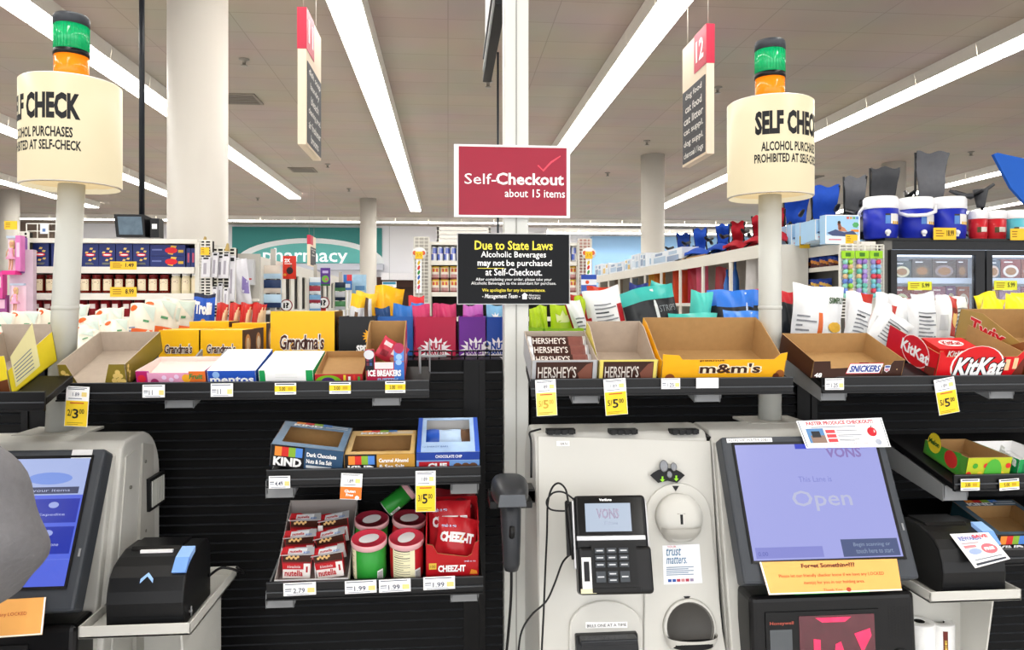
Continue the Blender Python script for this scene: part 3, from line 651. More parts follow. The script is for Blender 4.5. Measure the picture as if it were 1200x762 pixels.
def x_gold(q, w, d, hf, hb):
    dots(q, [(-w * .45 + a, b) for a, b in ((.004, .038), (.012, .03), (.006, .024), (.018, .02), (.01, .012), (.022, .009))], .006, NUTC)
    dots(q, [(w * .30 + a, b) for a, b in ((.012, .038), (.006, .028), (.018, .028), (.002, .016), (.014, .017), (.024, .014), (.008, .006), (.02, .005))], .0065, NUTC)
    for k in range(5): q.disc((w / 2 + .0006, .012 + .004 * (k % 3), .012 + k * .009), .005, NUTC, n=(1, 0, 0), seg=10)
tray_px('display_tray', 'olive gold chocolate tray, empty, printed with round hazelnuts', 'display tray', 71, 150, 427, 389, .21, mo=mat('85742a', rough=.35, var=.05), mi=GREYB, extra=x_gold,
        front=[(0, 0), (1, 0), (1, 1), (.76, 1), (.66, .12), (.26, .12), (.13, 1), (0, 1)])
def x_fruit(q, w, d, hf, hb):
    q.rect(-w / 2, w / 2, 0, hf * .86, pap('e9a3c6')); q.rect(w * .26, w / 2, 0, hf * .95, pap('e9742e'), off=.0006); q.rect(-w * .5, -w * .34, 0, hf * .95, pap('b61d6a'), off=.0006)
    q.disc((-w * .42, -.0009, hf * .5), .010, pap('d8263a'), seg=14); q.disc((w * .22, -.0009, hf * .5), .011, pap('f6b02c'), seg=14); q.disc((-w * .24, -.0008, hf * .25), .010, pap('a02a62'), seg=14)
    dots(q, [(-w * .1, hf * .55), (0, hf * .4), (w * .08, hf * .6)], .006, pap('f3d6f2')); q.text('Fruit', (w * .26, -.0008, hf * .45), w * .2, hf * .34, pap('2f8a4a'), bold=.03, shear=.2)
tray_px('display_tray', 'low pink fruit chew tray beside the olive gold tray', 'display tray', 161, 242, 434.5, 418, .15, mo=pap('c76aa8'), mi=mat('ecd6cf', rough=.7), extra=x_fruit, front=[(0, 0), (1, 0), (1, 1), (.98, .82), (.2, .78), (.19, 1), (0, 1)])
def x_mentos(q, w, d, hf, hb):
    q.text('mentos', (-w * .45, 0, hf * .12), w * .9, hf * .48, SW, bold=.03); q.disc((-w * .32, -.0007, hf * .72), .009, pap('8fb6ea'), seg=16)
tray_px('display_tray', 'blue mint tray with white inside on the left upper shelf', 'display tray', 244, 301, 434.5, 409.5, .17, mo=pap('1e4fb6'), mi=SW, extra=x_mentos)
def x_green(q, w, d, hf, hb):
    q.rect(-w * .38, w * .36, 0, hf * .98, SW)
    for k in range(3): q.rect(-w * .2, w * .2, hf * (.3 + .2 * k), hf * (.34 + .2 * k), pap('e8ece8'), off=.0007)
tray_px('display_tray', 'white gum tray with green corner tabs next to the blue mint tray', 'display tray', 304, 368, 434, 411.5, .17, mo=pap('1c9a54'), mi=SW, extra=x_green, front=[(0, 0), (1, 0), (1, 1), (.86, 1), (.84, .4), (.13, .4), (.11, 1), (0, 1)])
def x_ring(q, w, d, hf, hb):
    q.rect(-w / 2, w / 2, 0, hf, pap('b3262e')); q.poly([(-w * .5 + w * .56 * a, -.0007, hf * b) for a, b in el(.5, .2, .5, .7, 18)], pap('7ab51f')); q.poly([(-w * .36 + w * .34 * a, -.0010, hf * b) for a, b in el(.4, .2, .45, .5, 18)], pap('4a2a6c'))
    for k in range(4): q.rect(w * (.1 + .1 * k), w * (.15 + .1 * k), hf * .1, hf * (.9 - .15 * (k % 2)), pap(['e9d23a', 'f3f0e6', 'd8392a', '3f9a3a'][k]), off=.0009)
tray_px('display_tray', 'empty kraft candy tray with green and red front beside the gum tray', 'display tray', 369.5, 425, 438.5, 411.5, .17, mo=KBOARD, mi=KBOARD, extra=x_ring)
# tall open carton of sour mints
MAG = mat('b8294a', rough=.35, var=.08, scale=60)
def x_ice(q, w, d, hf, hb):
    q.rect(-w * .5, -w * .28, hf * .62, hf * 1.55, mat('1a1c24', rough=.3)); q.disc((-w * .40, -.001, hf * 1.36), .013, pap('d9dbe0'), seg=18)
    for k in range(4): q.rect(-w * .47 + (k % 2) * w * .08, -w * .405 + (k % 2) * w * .08, hf * (.85 + .2 * (k // 2)), hf * (1.0 + .2 * (k // 2)), pap(['6a2a3a', '35558a', '8c3a4a', '2f456c'][k]), off=.0008)
    q.rect(w * .24, w * .5, 0, hf * 1.02, pap('3f77cc')); q.rect(w * .24, w * .5, hf * 1.05, hf * 1.6, pap('5a92e0')); q.poly([(w * (.24 + .26 * a), -.0009, hf * b) for a, b in el(.5, 1.65, .5, .25, 14)], pap('b23a5c'))
    dots(q, [(w * .37, hf * 1.25), (w * .36, hf * 1.0)], .008, pap('9fc4f2')); q.rect(-w * .26, w * .22, hf * .70, hf * 1.0, pap('e8e0e4'))
    q.text('ICE BREAKERS', (-w * .44, -.001, hf * .36), w * .86, hf * .30, SW, bold=.05); q.text('SHIFTERS', (-w * .2, -.001, hf * .06), w * .55, hf * .22, pap('9fc0ee'), bold=.04)
    x = w / 2 + .0006; q.poly([(x, d * .2, hf * .5), (x, d * .7, hf * .6), (x, d * .7, hf * 1.3), (x, d * .2, hf * 1.1)], pap('e3a9b8'))
hfi = .047
tray_px('mint_carton', 'tall open carton of mints, maroon and blue, at the right end of the shelf', 'carton', 429, 474, 424.5, 376, .11, mo=MAG, mi=KBOARD, extra=x_ice,
        front=[(0, 0), (1, 0), (1, 1.72), (.76, 1.72), (.74, 1), (.26, 1), (.24, 1.6), (0, 1.6)], side=[(0, .082), (.45, .125), (.8, .15), (1, .152)])
pouch('mint_packet', 'crumpled red and white packet inside the tall mint carton', 'packet', (PX(452, 1.715), 1.715, ZS - DZ + .050), .065, .053, .026, foil('c4344a'), rot=(-.25, .55, .1), seed=5, patches=[(rc(.1, .4, .6, .8), pap('e8c9cc')), (rc(.5, .9, .35, .6), pap('f0e6e6')), (rc(.15, .4, .15, .4), pap('8c2434')), (el(.7, .2, .15, .1), pap('c98a70'))])

# upper shelf right of the post
YU = YS + .013
BROWN = mat('3a1f18', rough=.3, var=.08, scale=30); SILV = mat('c9c9cc', rough=.3, metal=.3, var=.05)
HTX = pap('d9d2cb')
def x_her(edge):
    def f(q, w, d, hf, hb):
        q.rect(-w * .5 * .86, w * .5 * (.86), hf * .06, hf * .92, BROWN); q.text('HERSHEY\'S', (-w * .40, -.0006, hf * .2), w * .58, hf * .52, HTX, bold=.01)
        q.poly([(w * .24, -.0008, hf * .1), (w * .42, -.0008, hf * .1), (w * .42, -.0008, hf * .9), (w * .33, -.0008, hf * .8), (w * .2, -.0008, hf * .4)], pap('7a4a3c'))
    return f
tray_px('display_tray', 'grey edged chocolate tray still full of bars, right of the post', 'display tray', 622, 699, 422, 388, .17, mo=mat('aeb0b4', rough=.35), mi=GREYB, extra=x_her(0), Y=YU)
cx = (PX(622, YU) + PX(699, YU)) / 2; wbar = (PX(699, YU) - PX(622, YU)) / GS - .010
def bar(loc, rot, label):
    q = M(); w, h, t = wbar, .060, .013
    prof = lambda u, v: Vector(((u - .5) * w, -t / 2 * (1 - abs(2 * v - 1) ** 4) * (1 if .06 < u < .94 else .15), v * h + .0015 * math.sin(40 * v) * (0 if .06 < u < .94 else 1)))
    q.surf(prof, 16, 8, lambda u, v: SILV if (u < .05 or u > .95) else (BROWN if u < .7 else mat('7b4a42', rough=.3, var=.25, scale=40)))
    q.surf(lambda u, v: prof(1 - u, v) * Vector((1, -1, 1)).x if False else Vector(((.5 - u) * w, t / 2 * (1 - abs(2 * v - 1) ** 4), v * h)), 16, 8, BROWN)
    q.text("HERSHEY'S", None, 0, 0, HTX, bold=.01, fn=lambda a, b: prof(.08 + .56 * a, .50 + .36 * b) + Vector((0, -.0012, 0)))
    q.bars(-w * .2, w * .15, h * .2, h * .34, 2, HTX, y=-t / 2)
    o = tag(q.build('chocolate_bar'), label, 'chocolate bar', 'chocolate bars in the grey tray', loc, rot); o.scale = (GS,) * 3; return o
for k, nm in enumerate(('lowest brown wrapped chocolate bar leaning in the full grey tray', 'middle brown wrapped chocolate bar leaning in the full grey tray', 'topmost brown wrapped chocolate bar leaning in the full grey tray')):
    bar((cx, YU + .0155 + k * .0344, ZS - DZ + .0224 + k * .0198), (-.62, 0, 0), nm)
GRB = card('b3a291')
def x_her2(q, w, d, hf, hb):
    x_her(0)(q, w, d, hf, hb)
tray_px('display_tray', 'empty chocolate bar tray with yellow edge next to the full grey one', 'display tray', 701, 769, 421.5, 376.5, .17, mo=pap('e6d36a'), mi=GRB, extra=x_her2, Y=YU, side=[(0, .048), (.15, .052), (.75, .125), (1, .135)])
def x_mm(q, w, d, hf, hb):
    q.text('peanut', (-w * .20, -.0006, hf * .86), w * .2, hf * .09, pap('4a2413'), bold=.03); q.text("m&m's", (-w * .20, -.0006, hf * .34), w * .51, hf * .46, pap('f6e8c8'), bold=.10); pass
    q.text("m&m's", (-w * .195, -.0013, hf * .355), w * .49, hf * .43, pap('3a1c10'), bold=.025)
    q.disc((-w * .43, -.0008, hf * .12), .014, pap('8a4a20'), seg=16); q.disc((w * .46, -.0008, hf * .3), .012, pap('9a5a28'), seg=16); q.disc((w * .43, -.0009, hf * .2), .009, pap('5a2a14'), seg=16)
tray_px('display_tray', 'wide yellow peanut candy tray, empty, kraft inside', 'display tray', 774, 918, 420, 372, .18, mo=pap('f2ae12'), mi=KBOARD, extra=x_mm, Y=YU, front=[(0, 0), (1, 0), (1, 1.25), (.95, 1.2), (.90, .95), (.16, .96), (.13, 1.15), (0, 1.2)], side=[(0, .058), (.12, .062), (.8, .125), (1, .135)])
def x_sn(q, w, d, hf, hb):
    q.poly([(-w * .13 + w * .40 * a, -.0005, hf * b) for a, b in ((0, .22), (.93, .22), (1, .86), (.07, .86))], pap('d8344a')); q.poly([(-w * .125 + w * .39 * a, -.0008, hf * b) for a, b in ((0, .26), (.93, .26), (1, .82), (.07, .82))], SW)
    q.text('SNICKERS', (-w * .095, -.0011, hf * .33), w * .335, hf * .40, pap('1f3f9a'), bold=.03, shear=.2)
    q.poly([(w * .32 + .010 * a, -.0006, hf * .5 + .011 * b) for a, b in ((0, -1), (.8, -.5), (.9, .9), (0, 1), (-.9, .9), (-.8, -.5))], pap('dfe3ee')); q.poly([(w * .32 + .010 * a, -.0009, hf * .5 + .011 * b) for a, b in ((-.7, .3), (.7, .3), (.75, .75), (-.75, .75))], pap('2a4a9a'))
    q.text('NFL', (w * .32 - .006, -.0010, hf * .5 - .007), .012, .008, pap('c8344a'), bold=.03); q.text('48', (-w * .47, -.0008, hf * .04), .022, .013, SW, bold=.03)
    for a in (.25, .43): q.disc((w * a, -.0006, hf * (.75 if a < .3 else .45)), .0016, pap('d9b98a'), seg=8)
    q.rect(w * .265, w * .268, hf * .2, hf * .85, pap('c9a984'))
SNK = mat('3b2119', rough=.4, var=.06)
xs = (PX(945, 1.638) + PX(1063, 1.664)) / 2
tray('display_tray', 'dark brown candy bar tray, empty, overhanging the left shelf end', 'display tray', xs, 1.655, ZS + .0005, .268 * GS, .178 * GS, .048 * GS, .062 * GS, SNK, KBOARD, rot=(TU, .0, .07), extra=x_sn,
     front=[(0, 0), (1, 0), (1, 1), (.88, .98), (.84, .62), (.62, .62), (.6, .9), (.5, .9), (.48, .6), (.2, .55), (.18, 1), (0, 1)], sidef=[(0, .80), (.15, .82), (.8, .96), (1, 1)])
KRED = mat('d3161f', rough=.3, var=.05)
def x_kk(q, w, d, hf, hb):
    q.poly([(-w * .35 + w * .62 * a, -.0005, hf * b) for a, b in el(.5, .45, .5, .75, 24)], pap('f5e9e6')); q.poly([(-w * .335 + w * .59 * a, -.0008, hf * b) for a, b in el(.5, .45, .49, .735, 24)], KRED)
    q.text('KitKat', (-w * .325, -.0010, hf * .08), w * .61, hf * .72, INK, bold=.09, shear=.25)
    q.text('KitKat', (-w * .31, -.0011, hf * .10), w * .58, hf * .68, SW, bold=.035, shear=.25)
    q.poly([(w * .36, -.0006, 0), (w * .5, -.0006, 0), (w * .5, -.0006, hf * .9), (w * .42, -.0006, hf * .4)], pap('6b2a1c')); q.rect(w * .28, w * .33, hf * .3, hf * .7, pap('e9c79a')); q.rect(w * .37, w * .42, hf * .35, hf * .75, pap('e9c79a'))
    x = -w / 2 - .0006
    q.poly([(x, d * (.15 + .55 * a), .040 + .05 * (b - .5) + .004 * a) for a, b in el(.5, .5, .5, .9, 20)], pap('f5e9e6')); q.poly([(x - .0003, d * (.16 + .53 * a), .040 + .047 * (b - .5) + .004 * a) for a, b in el(.5, .5, .5, .9, 20)], KRED)
    q.text('KitKat', None, 0, 0, SW, bold=.035, fn=lambda a, b: Vector((x - .0006, d * (.70 - .55 * a), .022 + .034 * b + .004 * (1 - a))))
    q.poly([(x - .0002, d * .02, .002), (x - .0002, d * .02, .03), (x - .0002, d * .2, .02), (x - .0002, d * .2, .002)], pap('6b2a1c'))
tray_px('display_tray', 'bright red wafer bar tray near the right edge', 'display tray', 1095, 1196, 411.5, 396, .22, mo=KRED, mi=KBOARD, extra=x_kk, Y=YU, side=[(0, .06), (.1, .064), (.75, .112), (1, .118)], front=[(0, 0), (1, 0), (1, 1.0), (.97, 1.05), (.9, .8), (.08, .8), (.04, 1), (0, 1)])
q = M(); q.box(-.06, .06, -.045, .045, 0, .03, KRED)
q.poly([(-.035 + .07 * a, -.025 + .05 * b, .0306) for a, b in el(.5, .5, .5, .5, 20)], pap('f5e9e6')); q.text('KitKat', (-.028, -.015, .0309), .056, .03, pap('b3161c'), u=(0, 1, 0), bold=.04, shear=.2, off=.0003)
for k in range(3): q.rect(.045, .055, .004 + k * .009, .010 + k * .009, pap('e9c79a'), y=-.045)
q.text('KitKat', (-.035, -.0458, .006), .06, .018, SW, bold=.03, shear=.2)
tag(q.build('wafer_pack', bevel=.003), 'red pack of wafer bars lying inside the bright red tray', 'snack pack', loc=(PX(1112, 1.763), 1.763, ZS - DZ + .060), rot=(TU, 0, -.05)).scale = (GS,) * 3
q = M(); q.box(-.058, .058, -.043, .043, 0, .027, KRED); q.text('KitKat', (-.03, -.0435, .006), .055, .014, SW, bold=.03, shear=.2)
tag(q.build('wafer_pack', bevel=.003), 'lower red wafer pack under the other in the bright red tray', 'snack pack', loc=(PX(1112, 1.772), 1.772, ZS - DZ + .0366), rot=(TU, 0, .03)).scale = (GS,) * 3
GOLD = mat('a88a48', rough=.35, var=.08)
def x_tw(q, w, d, hf, hb):
    x = -w / 2 - .0006
    q.text('Twix', None, 0, 0, pap('f3e6e0'), bold=.06, fn=lambda a, b: Vector((x, d * (.84 - .50 * a), hb * .46 + hb * .48 * b)))
    q.text('Twix', None, 0, 0, pap('d0202a'), bold=.035, fn=lambda a, b: Vector((x - .0004, d * (.835 - .49 * a), hb * .48 + hb * .44 * b)))
    q.poly([(x, d * .0, .0), (x, d * .0, .07), (x, d * .12, .095), (x, d * .3, .06), (x, d * .3, .0)], pap('8a5428')); q.bars(-w * .4, w * .4, hf * .3, hf * .7, 2, pap('d0202a'))
tray_px('display_tray', 'gold caramel bar tray cut by the right edge of the photo', 'display tray', 1204, 1300, 418, 362, .27, mo=GOLD, mi=KBOARD, extra=x_tw, Y=YU, side=[(0, .075), (.7, .145), (1, .152)])

# middle shelf: two fruit-and-nut bar boxes and an energy bar box
def on_deck(x, s, zlip, yf=YS, drop=DZ2): return Vector((x, yf + (.010 + s) * GS * math.cos(TILT), zlip - drop + .0010 + (s + .010) * GS * math.sin(TILT)))
def window_box(name, label, cat, loc, rot, w, d, h, mo, mtop, fr, extra, mi=None, group=None):
    q = M(); mi = mi or KBOARD; t = .002; w = w / GS
    q.box(-w / 2, w / 2, 0, d, 0, t, mo, top=mi)
    q.slab([(-w / 2, 0, 0), (w / 2, 0, 0), (w / 2, 0, h), (-w / 2, 0, h)], t, mo, mi); q.slab([(w / 2, d, 0), (-w / 2, d, 0), (-w / 2, d, h), (w / 2, d, h)], t, mo, mi)
    for sx in (1, -1):
        p = [(sx * w / 2, 0, 0), (sx * w / 2, d, 0), (sx * w / 2, d, h), (sx * w / 2, 0, h)]; q.slab(p if sx > 0 else p[::-1], t, mo, mi)
    a, b, c, e = fr; X0, X1, Y0, Y1 = -w / 2 + a * w, w / 2 - b * w, c * d, (1 - e) * d
    for x0, x1, y0, y1 in ((-w / 2, w / 2, 0, Y0), (-w / 2, w / 2, Y1, d), (-w / 2, X0, Y0, Y1), (X1, w / 2, Y0, Y1)): q.box(x0, x1, y0, y1, h - t, h, mtop)
    extra(q, w, d, h); o = tag(q.build(name), label, cat, group, loc, rot); o.scale = (GS,) * 3; return o
CB = [pap(c) for c in ('f0913a', 'd8342e', '8ab53a', '4f86d8')]
def x_kind(tc, names, lf):
    def f(q, w, d, h):
        q.rect(-w * .49, w * (lf - .5), h * .0, h * 1.0, INK)
        k0, k1 = -w * .44, w * (lf - .53)
        for k in range(4): q.rect(k0 + (k1 - k0) * k / 4, k0 + (k1 - k0) * (k + 1) / 4, h * .50, h * .93, CB[k], off=.0008)
        q.text('KIND', (k0 - .002, -.0012, h * .06), (k1 - k0) * 1.02, h * .40, SW, bold=.05)
        q.rect(w * (lf - .5), w * .5, 0, h, tc, off=.0006)
        for i, s in enumerate(names): q.text(s, (w * (lf - .47), -.0012, h * (.60 - .30 * i)), w * (.9 - lf) * (.95 if i == 0 else .82), h * .2, SW, bold=.03)
        q.rect(w * (lf - .47), w * .35, h * .08, h * .2, pap('d9dde2'), off=.0009)
        for k in range(4): q.poly([(-w * .32 + w * .13 * (k + a), d * (.92 + .08 * b), h + .0006) for a, b in ((0, 0), (1, 0), (1, 1), (0, 1))], CB[k])
        q.text('KIND', (-w * .34, d * .83, h + .0004), w * .42, d * .085, SW, u=(0, 1, 0), bold=.05); q.bars(0, 0, 0, 0, 0, SW)
        for k in range(2): q.poly([(w * .12, d * (.86 + .06 * k), h + .0006), (w * .44, d * (.86 + .06 * k), h + .0006), (w * .44, d * (.885 + .06 * k), h + .0006), (w * .12, d * (.885 + .06 * k), h + .0006)], pap('cfd3d6'))
    return f
wk = PX(400, YS) - PX(314, YS)
loc = on_deck((PX(314, YS) + PX(400, YS)) / 2, .002, Z2); loc.z += .0146
window_box('snack_bar_box', 'blue grey nut bar box tipped to the right on the middle shelf', 'snack box', loc, (TILT, .125, 0), wk, .15, .060, pap('38587a'), mat('6f8fae', rough=.4, var=.25, scale=30), (.12, .10, .14, .2), x_kind(pap('2f4f70'), ('Dark Chocolate', 'Nuts & Sea Salt'), .47))
wk = PX(486, YS) - PX(403, YS)
window_box('snack_bar_box', 'golden tan nut bar box in the centre of the middle shelf', 'snack box', on_deck((PX(403, YS) + PX(486, YS)) / 2, .003, Z2), (TILT, 0, 0), wk, .15, .056, pap('c99a45'), mat('d9b26a', rough=.4, var=.2, scale=30), (.09, .07, .12, .2), x_kind(pap('c2913c'), ('Caramel Almond', '& Sea Salt'), .46))
wk = PX(562, YS) - PX(488, YS)
LB = mat('a9c6ea', rough=.35, var=.2, scale=25)
def x_clif(q, w, d, h):
    q.rect(-w / 2, w / 2, h * .62, h, pap('1f3f9a')); q.text('CHOCOLATE CHIP', (-w * .2, -.001, h * .74), w * .42, h * .14, SW, bold=.02)
    q.rect(-w / 2, w / 2, 0, h * .6, pap('6f9ad6')); q.rect(-w * .46, w * .02, 0, h * .56, pap('b3202c'), off=.0007); q.text('CLIF', (-w * .32, -.0012, h * .2), w * .3, h * .3, SW, bold=.05)
    for a in (.15, .28, .40): q.disc((w * a, -.001, h * .3), .012, pap('6b4a34'), seg=10)
    for k in range(2): q.poly([(w * (-.5 + .93 * k), 0, h + .0005), (w * (-.43 + .93 * k), 0, h + .0005), (w * (-.43 + .93 * k), d, h + .0005), (w * (-.5 + .93 * k), d, h + .0005)], pap('2a55c0'))
    q.text('12 ENERGY BARS', (-w * .4, d * .12, h + .001), w * .4, d * .04, pap('2a4a9c'), u=(0, 1, 0))
loc = on_deck((PX(488, YS) + PX(562, YS)) / 2, .003, Z2)
window_box('snack_bar_box', 'light blue energy bar box at the right end of the middle shelf', 'snack box', loc, (TILT + .10, 0, 0), wk, .185, .062, LB, LB, (.14, .14, .28, .06), x_clif, mi=mat('c9c7c4', rough=.6))
for k, nm in enumerate(('front blue and white energy bar lying in the light blue box', 'rear blue and white energy bar lying in the light blue box')):
    p = loc + Matrix.Rotation(TILT + .10, 3, 'X') @ Vector((0, .045 + .062 * k, .012 + .012 * k)) * GS
    pouch('energy_bar', nm, 'energy bar', p, wk * .9, .043, .019, lambda u, v: foil('2f5fc8') if u < .3 else (foil('bcd4f0') if u < .75 else foil('6b4f3a')), rot=(-.85, 0, .03), seed=k, nv=8)

# lower shelf: hazelnut snack packs, crisp cans, cracker carton
wn = PX(408, YS) - PX(321, YS); xn = (PX(408, YS) + PX(321, YS)) / 2
def x_nut(q, w, d, hf, hb):
    q.rect(-w / 2, w * .5, 0, hf, SW); q.rect(w * .12, w / 2, 0, hf * .6, pap('d0202a'), off=.0007); q.text('nutella', (-w * .44, -.0012, hf * .2), w * .34, hf * .6, pap('c01c24'), bold=.03); q.text('n', (-w * .44, -.0015, hf * .2), w * .05, hf * .45, INK, bold=.03)
    q.bars(w * .16, w * .44, hf * .1, hf * .5, 1, SW, y=-.001); q.box(.003, .006, .03, d - .03, .002, .052, SW); q.box(-.002, .011, d * .56, d * .57, .002, .10, SW)
tray('display_tray', 'grey snack pack tray with white and red front on the lower shelf', 'display tray', xn, *on_deck(xn, .0, Z3)[1:], wn, .225 * GS, .024 * GS, .125 * GS, pap('c9c5c2'), mat('a39c98', rough=.8), rot=(TILT, 0, 0), extra=x_nut, side=[(0, .024), (.1, .03), (.55, .075), (1, .125)])
def snack_pack(loc, rot, label):
    t = thing('snack_pack', label, 'snack pack', loc, 0, 'chocolate spread snack packs', rot); t.scale = (GS,) * 3; w = .078; q = M()
    q.hexa([(-w * .43, 0, 0), (w * .43, 0, 0), (w * .40, .036, 0), (-w * .40, .036, 0), (-w * .5, -.006, .062), (w * .5, -.006, .065), (w * .46, .014, .074), (-w * .46, .014, .070)], mat('c41e28', rough=.3))
    sk = lambda x, z: Vector((x, -.0010 - .0062 * z / .068, z))
    def rr(x0, x1, z0, z1, m, o=0): q.poly([sk(x0, z0) + Vector((0, -o, 0)), sk(x1, z0) + Vector((0, -o, 0)), sk(x1, z1) + Vector((0, -o, 0)), sk(x0, z1) + Vector((0, -o, 0))], m)
    rr(-w * .47, w * .47, .044, .067, mat('3b1d14', rough=.3, var=.3, scale=150)); rr(-w * .46, w * .46, .040, .044, pap('8a1a20'), .0002); rr(-w * .44, w * .44, .0, .024, pap('efe6e2'), .0002); rr(w * .22, w * .44, .004, .040, pap('f2efec'), .0004); rr(w * .30, w * .36, .016, .032, pap('b3202a'), .0006)
    q.text('nutella', None, 0, 0, pap('c01c24'), bold=.03, fn=lambda a, b: sk(-w * .38 + w * .58 * a, .006 + .016 * b) + Vector((0, -.0008, 0)))
    q.text('& breadsticks', None, 0, 0, SW, fn=lambda a, b: sk(-w * .3 + w * .42 * a, .028 + .007 * b) + Vector((0, -.0008, 0)))
    for k in range(6): q.disc(sk(-w * .32 + k * w * .07, .054 + .004 * (k % 2)) + Vector((0, -.0009, 0)), .0035, pap('e0b878'), seg=8)
    q.build('cup', t, bevel=.002)
    q = M(); q.slab([(-w * .55, -.010, .062), (w * .55, -.010, .066), (w * .52, .016, .077), (-w * .52, .016, .073)], .0016, mat('d9dade', rough=.25, metal=.3, var=.1))
    lp = lambda x, y: Vector((x, (y + .014) * .58 - .010, .064 + (y + .014) * .58 * .011 / .026 + .0016 + .002 * x / (.5 * w)))
    q.poly([lp(-w * .53, -.0135), lp(-w * .25, -.0135), lp(w * .1, .01), lp(-w * .2, .031), lp(-w * .5, .031)], pap('c8202a')); q.poly([lp(-w * .3, -.012) + Vector((0, 0, .0004)), lp(w * .3, -.012) + Vector((0, 0, .0004)), lp(w * .3, .02) + Vector((0, 0, .0004)), lp(-w * .3, .02) + Vector((0, 0, .0004))], pap('eceef2'))
    q.text('nutella', None, 0, 0, pap('c01c24'), bold=.03, fn=lambda a, b: lp(-w * .25 + w * .4 * a, -.006 + .016 * b) + Vector((0, 0, .0008))); q.text('&GO!', None, 0, 0, pap('3f7fc8'), bold=.03, fn=lambda a, b: lp(w * .2 + w * .2 * a, -.012 + .012 * b) + Vector((0, 0, .0008)))
    q.build('foil_lid', t); return t
for r_, row in enumerate(('front', 'middle', 'rear')):
    for c_, colm in enumerate(('left', 'right')):
        p = on_deck(xn + (-.043 + .088 * c_) * GS, .024 + .056 * r_, Z3) + Matrix.Rotation(TILT, 3, 'X') @ Vector((0, 0, .0115 + .017 * r_)) * GS
        snack_pack(p, (.02, (.05, -.12)[c_] + (-.06 if r_ == 1 else 0), (.04, -.05)[c_]), f'{row} {colm} foil lidded chocolate spread snack pack in the grey tray')
def can(loc, rot, label, body, lid, h=.105, r=.0445, panel=None, spin=0.0):
    t = thing('crisp_can', label, 'crisp can', loc, 0, 'short crisp cans on the lower shelf', rot); t.scale = (GS,) * 3; q = M()
    q.lathe([(r - .002, 0), (r - .001, .002), (r - .001, h)], (0, 0, 0), [SILV, body], 36)
    def cp(a, z, o=.0): return Vector(((r - .0003 + o) * math.sin(a), -(r - .0003 + o) * math.cos(a), z))
    if panel:
        a0, a1 = panel; n = 10
        for i in range(n): q.poly([cp(a0 + (a1 - a0) * i / n, .006), cp(a0 + (a1 - a0) * (i + 1) / n, .006), cp(a0 + (a1 - a0) * (i + 1) / n, h * .9), cp(a0 + (a1 - a0) * i / n, h * .9)], pap('efe9c4'))
        for k in range(13):
            z = .012 + k * .0065; e = .9 - .35 * (k % 3 == 1)
            for i in range(6): q.poly([cp(a0 + (a1 - a0) * (.08 + .13 * e * i), z, .0004), cp(a0 + (a1 - a0) * (.08 + .13 * e * (i + 1)), z, .0004), cp(a0 + (a1 - a0) * (.08 + .13 * e * (i + 1)), z + (.0024 if k in (9, 12) else .0012), .0004), cp(a0 + (a1 - a0) * (.08 + .13 * e * i), z + (.0024 if k in (9, 12) else .0012), .0004)], pap('4a4738'))
    q.poly([cp(.55, .004, .0004), cp(.95, .004, .0004), cp(.95, .034, .0004), cp(.55, .034, .0004)], SW)
    for k in range(6): q.poly([cp(.6 + .055 * k, .008, .0007), cp(.62 + .055 * k, .008, .0007), cp(.62 + .055 * k, .03, .0007), cp(.6 + .055 * k, .03, .0007)], INK)
    q.build('body', t)
    q = M(); q.lathe([(r + .001, h - .012), (r + .002, h - .010), (r + .002, h + .001), (r, h + .003), (r - .003, h + .003), (r - .0035, h + .001), (0, h + .001)], (0, 0, 0), [mat('d9a8ac', rough=.25)] * 3 + [lid] * 3, 36)
    cs, sn = math.cos(spin), math.sin(spin)
    q.poly([(.027 * (math.cos(a) * cs - .72 * math.sin(a) * sn), .027 * (math.cos(a) * sn + .72 * math.sin(a) * cs), h + .0016) for a in [k * math.pi / 12 for k in range(24)]], pap('ece9ea'))
    q.build('lid', t); return t
PG, PR, LID = mat('2a8f32', rough=.3, var=.1), mat('b8202a', rough=.3, var=.08), mat('d23a4e', rough=.25, var=.05)
Z3d = Z3
can(on_deck(PX(431, YS), .048, Z3d), (TILT, 0, 0), 'green crisp can standing at the front of the lower shelf', PG, LID, panel=(-1.6, -.75), spin=.5)
can(on_deck(PX(475.5, YS), .048, Z3d), (TILT, 0, 0), 'red crisp can with cream nutrition panel beside the green one', PR, LID, panel=(-.85, .55), spin=1.0)
can(on_deck(PX(432, 1.72), .146, Z3d), (TILT, 0, .1), 'crisp can standing behind the green can, shade painted into its lid', PG, mat('8a2434', rough=.3), spin=.6)  # rear can lids get a darker red that stands in for shade
can(on_deck(PX(474, 1.72), .146, Z3d), (TILT, 0, .4), 'crisp can standing behind the red can, shade painted into its lid', PR, mat('8a2434', rough=.3), spin=.2)
p = on_deck(PX(470, 1.72), .233, Z3d)
can(P(452, 597, 1.793), (math.radians(-8), math.radians(52), 0), 'small green crisp can lying tilted at the back of the lower shelf', PG, pap('d9dcd6'), h=.085, r=.026)
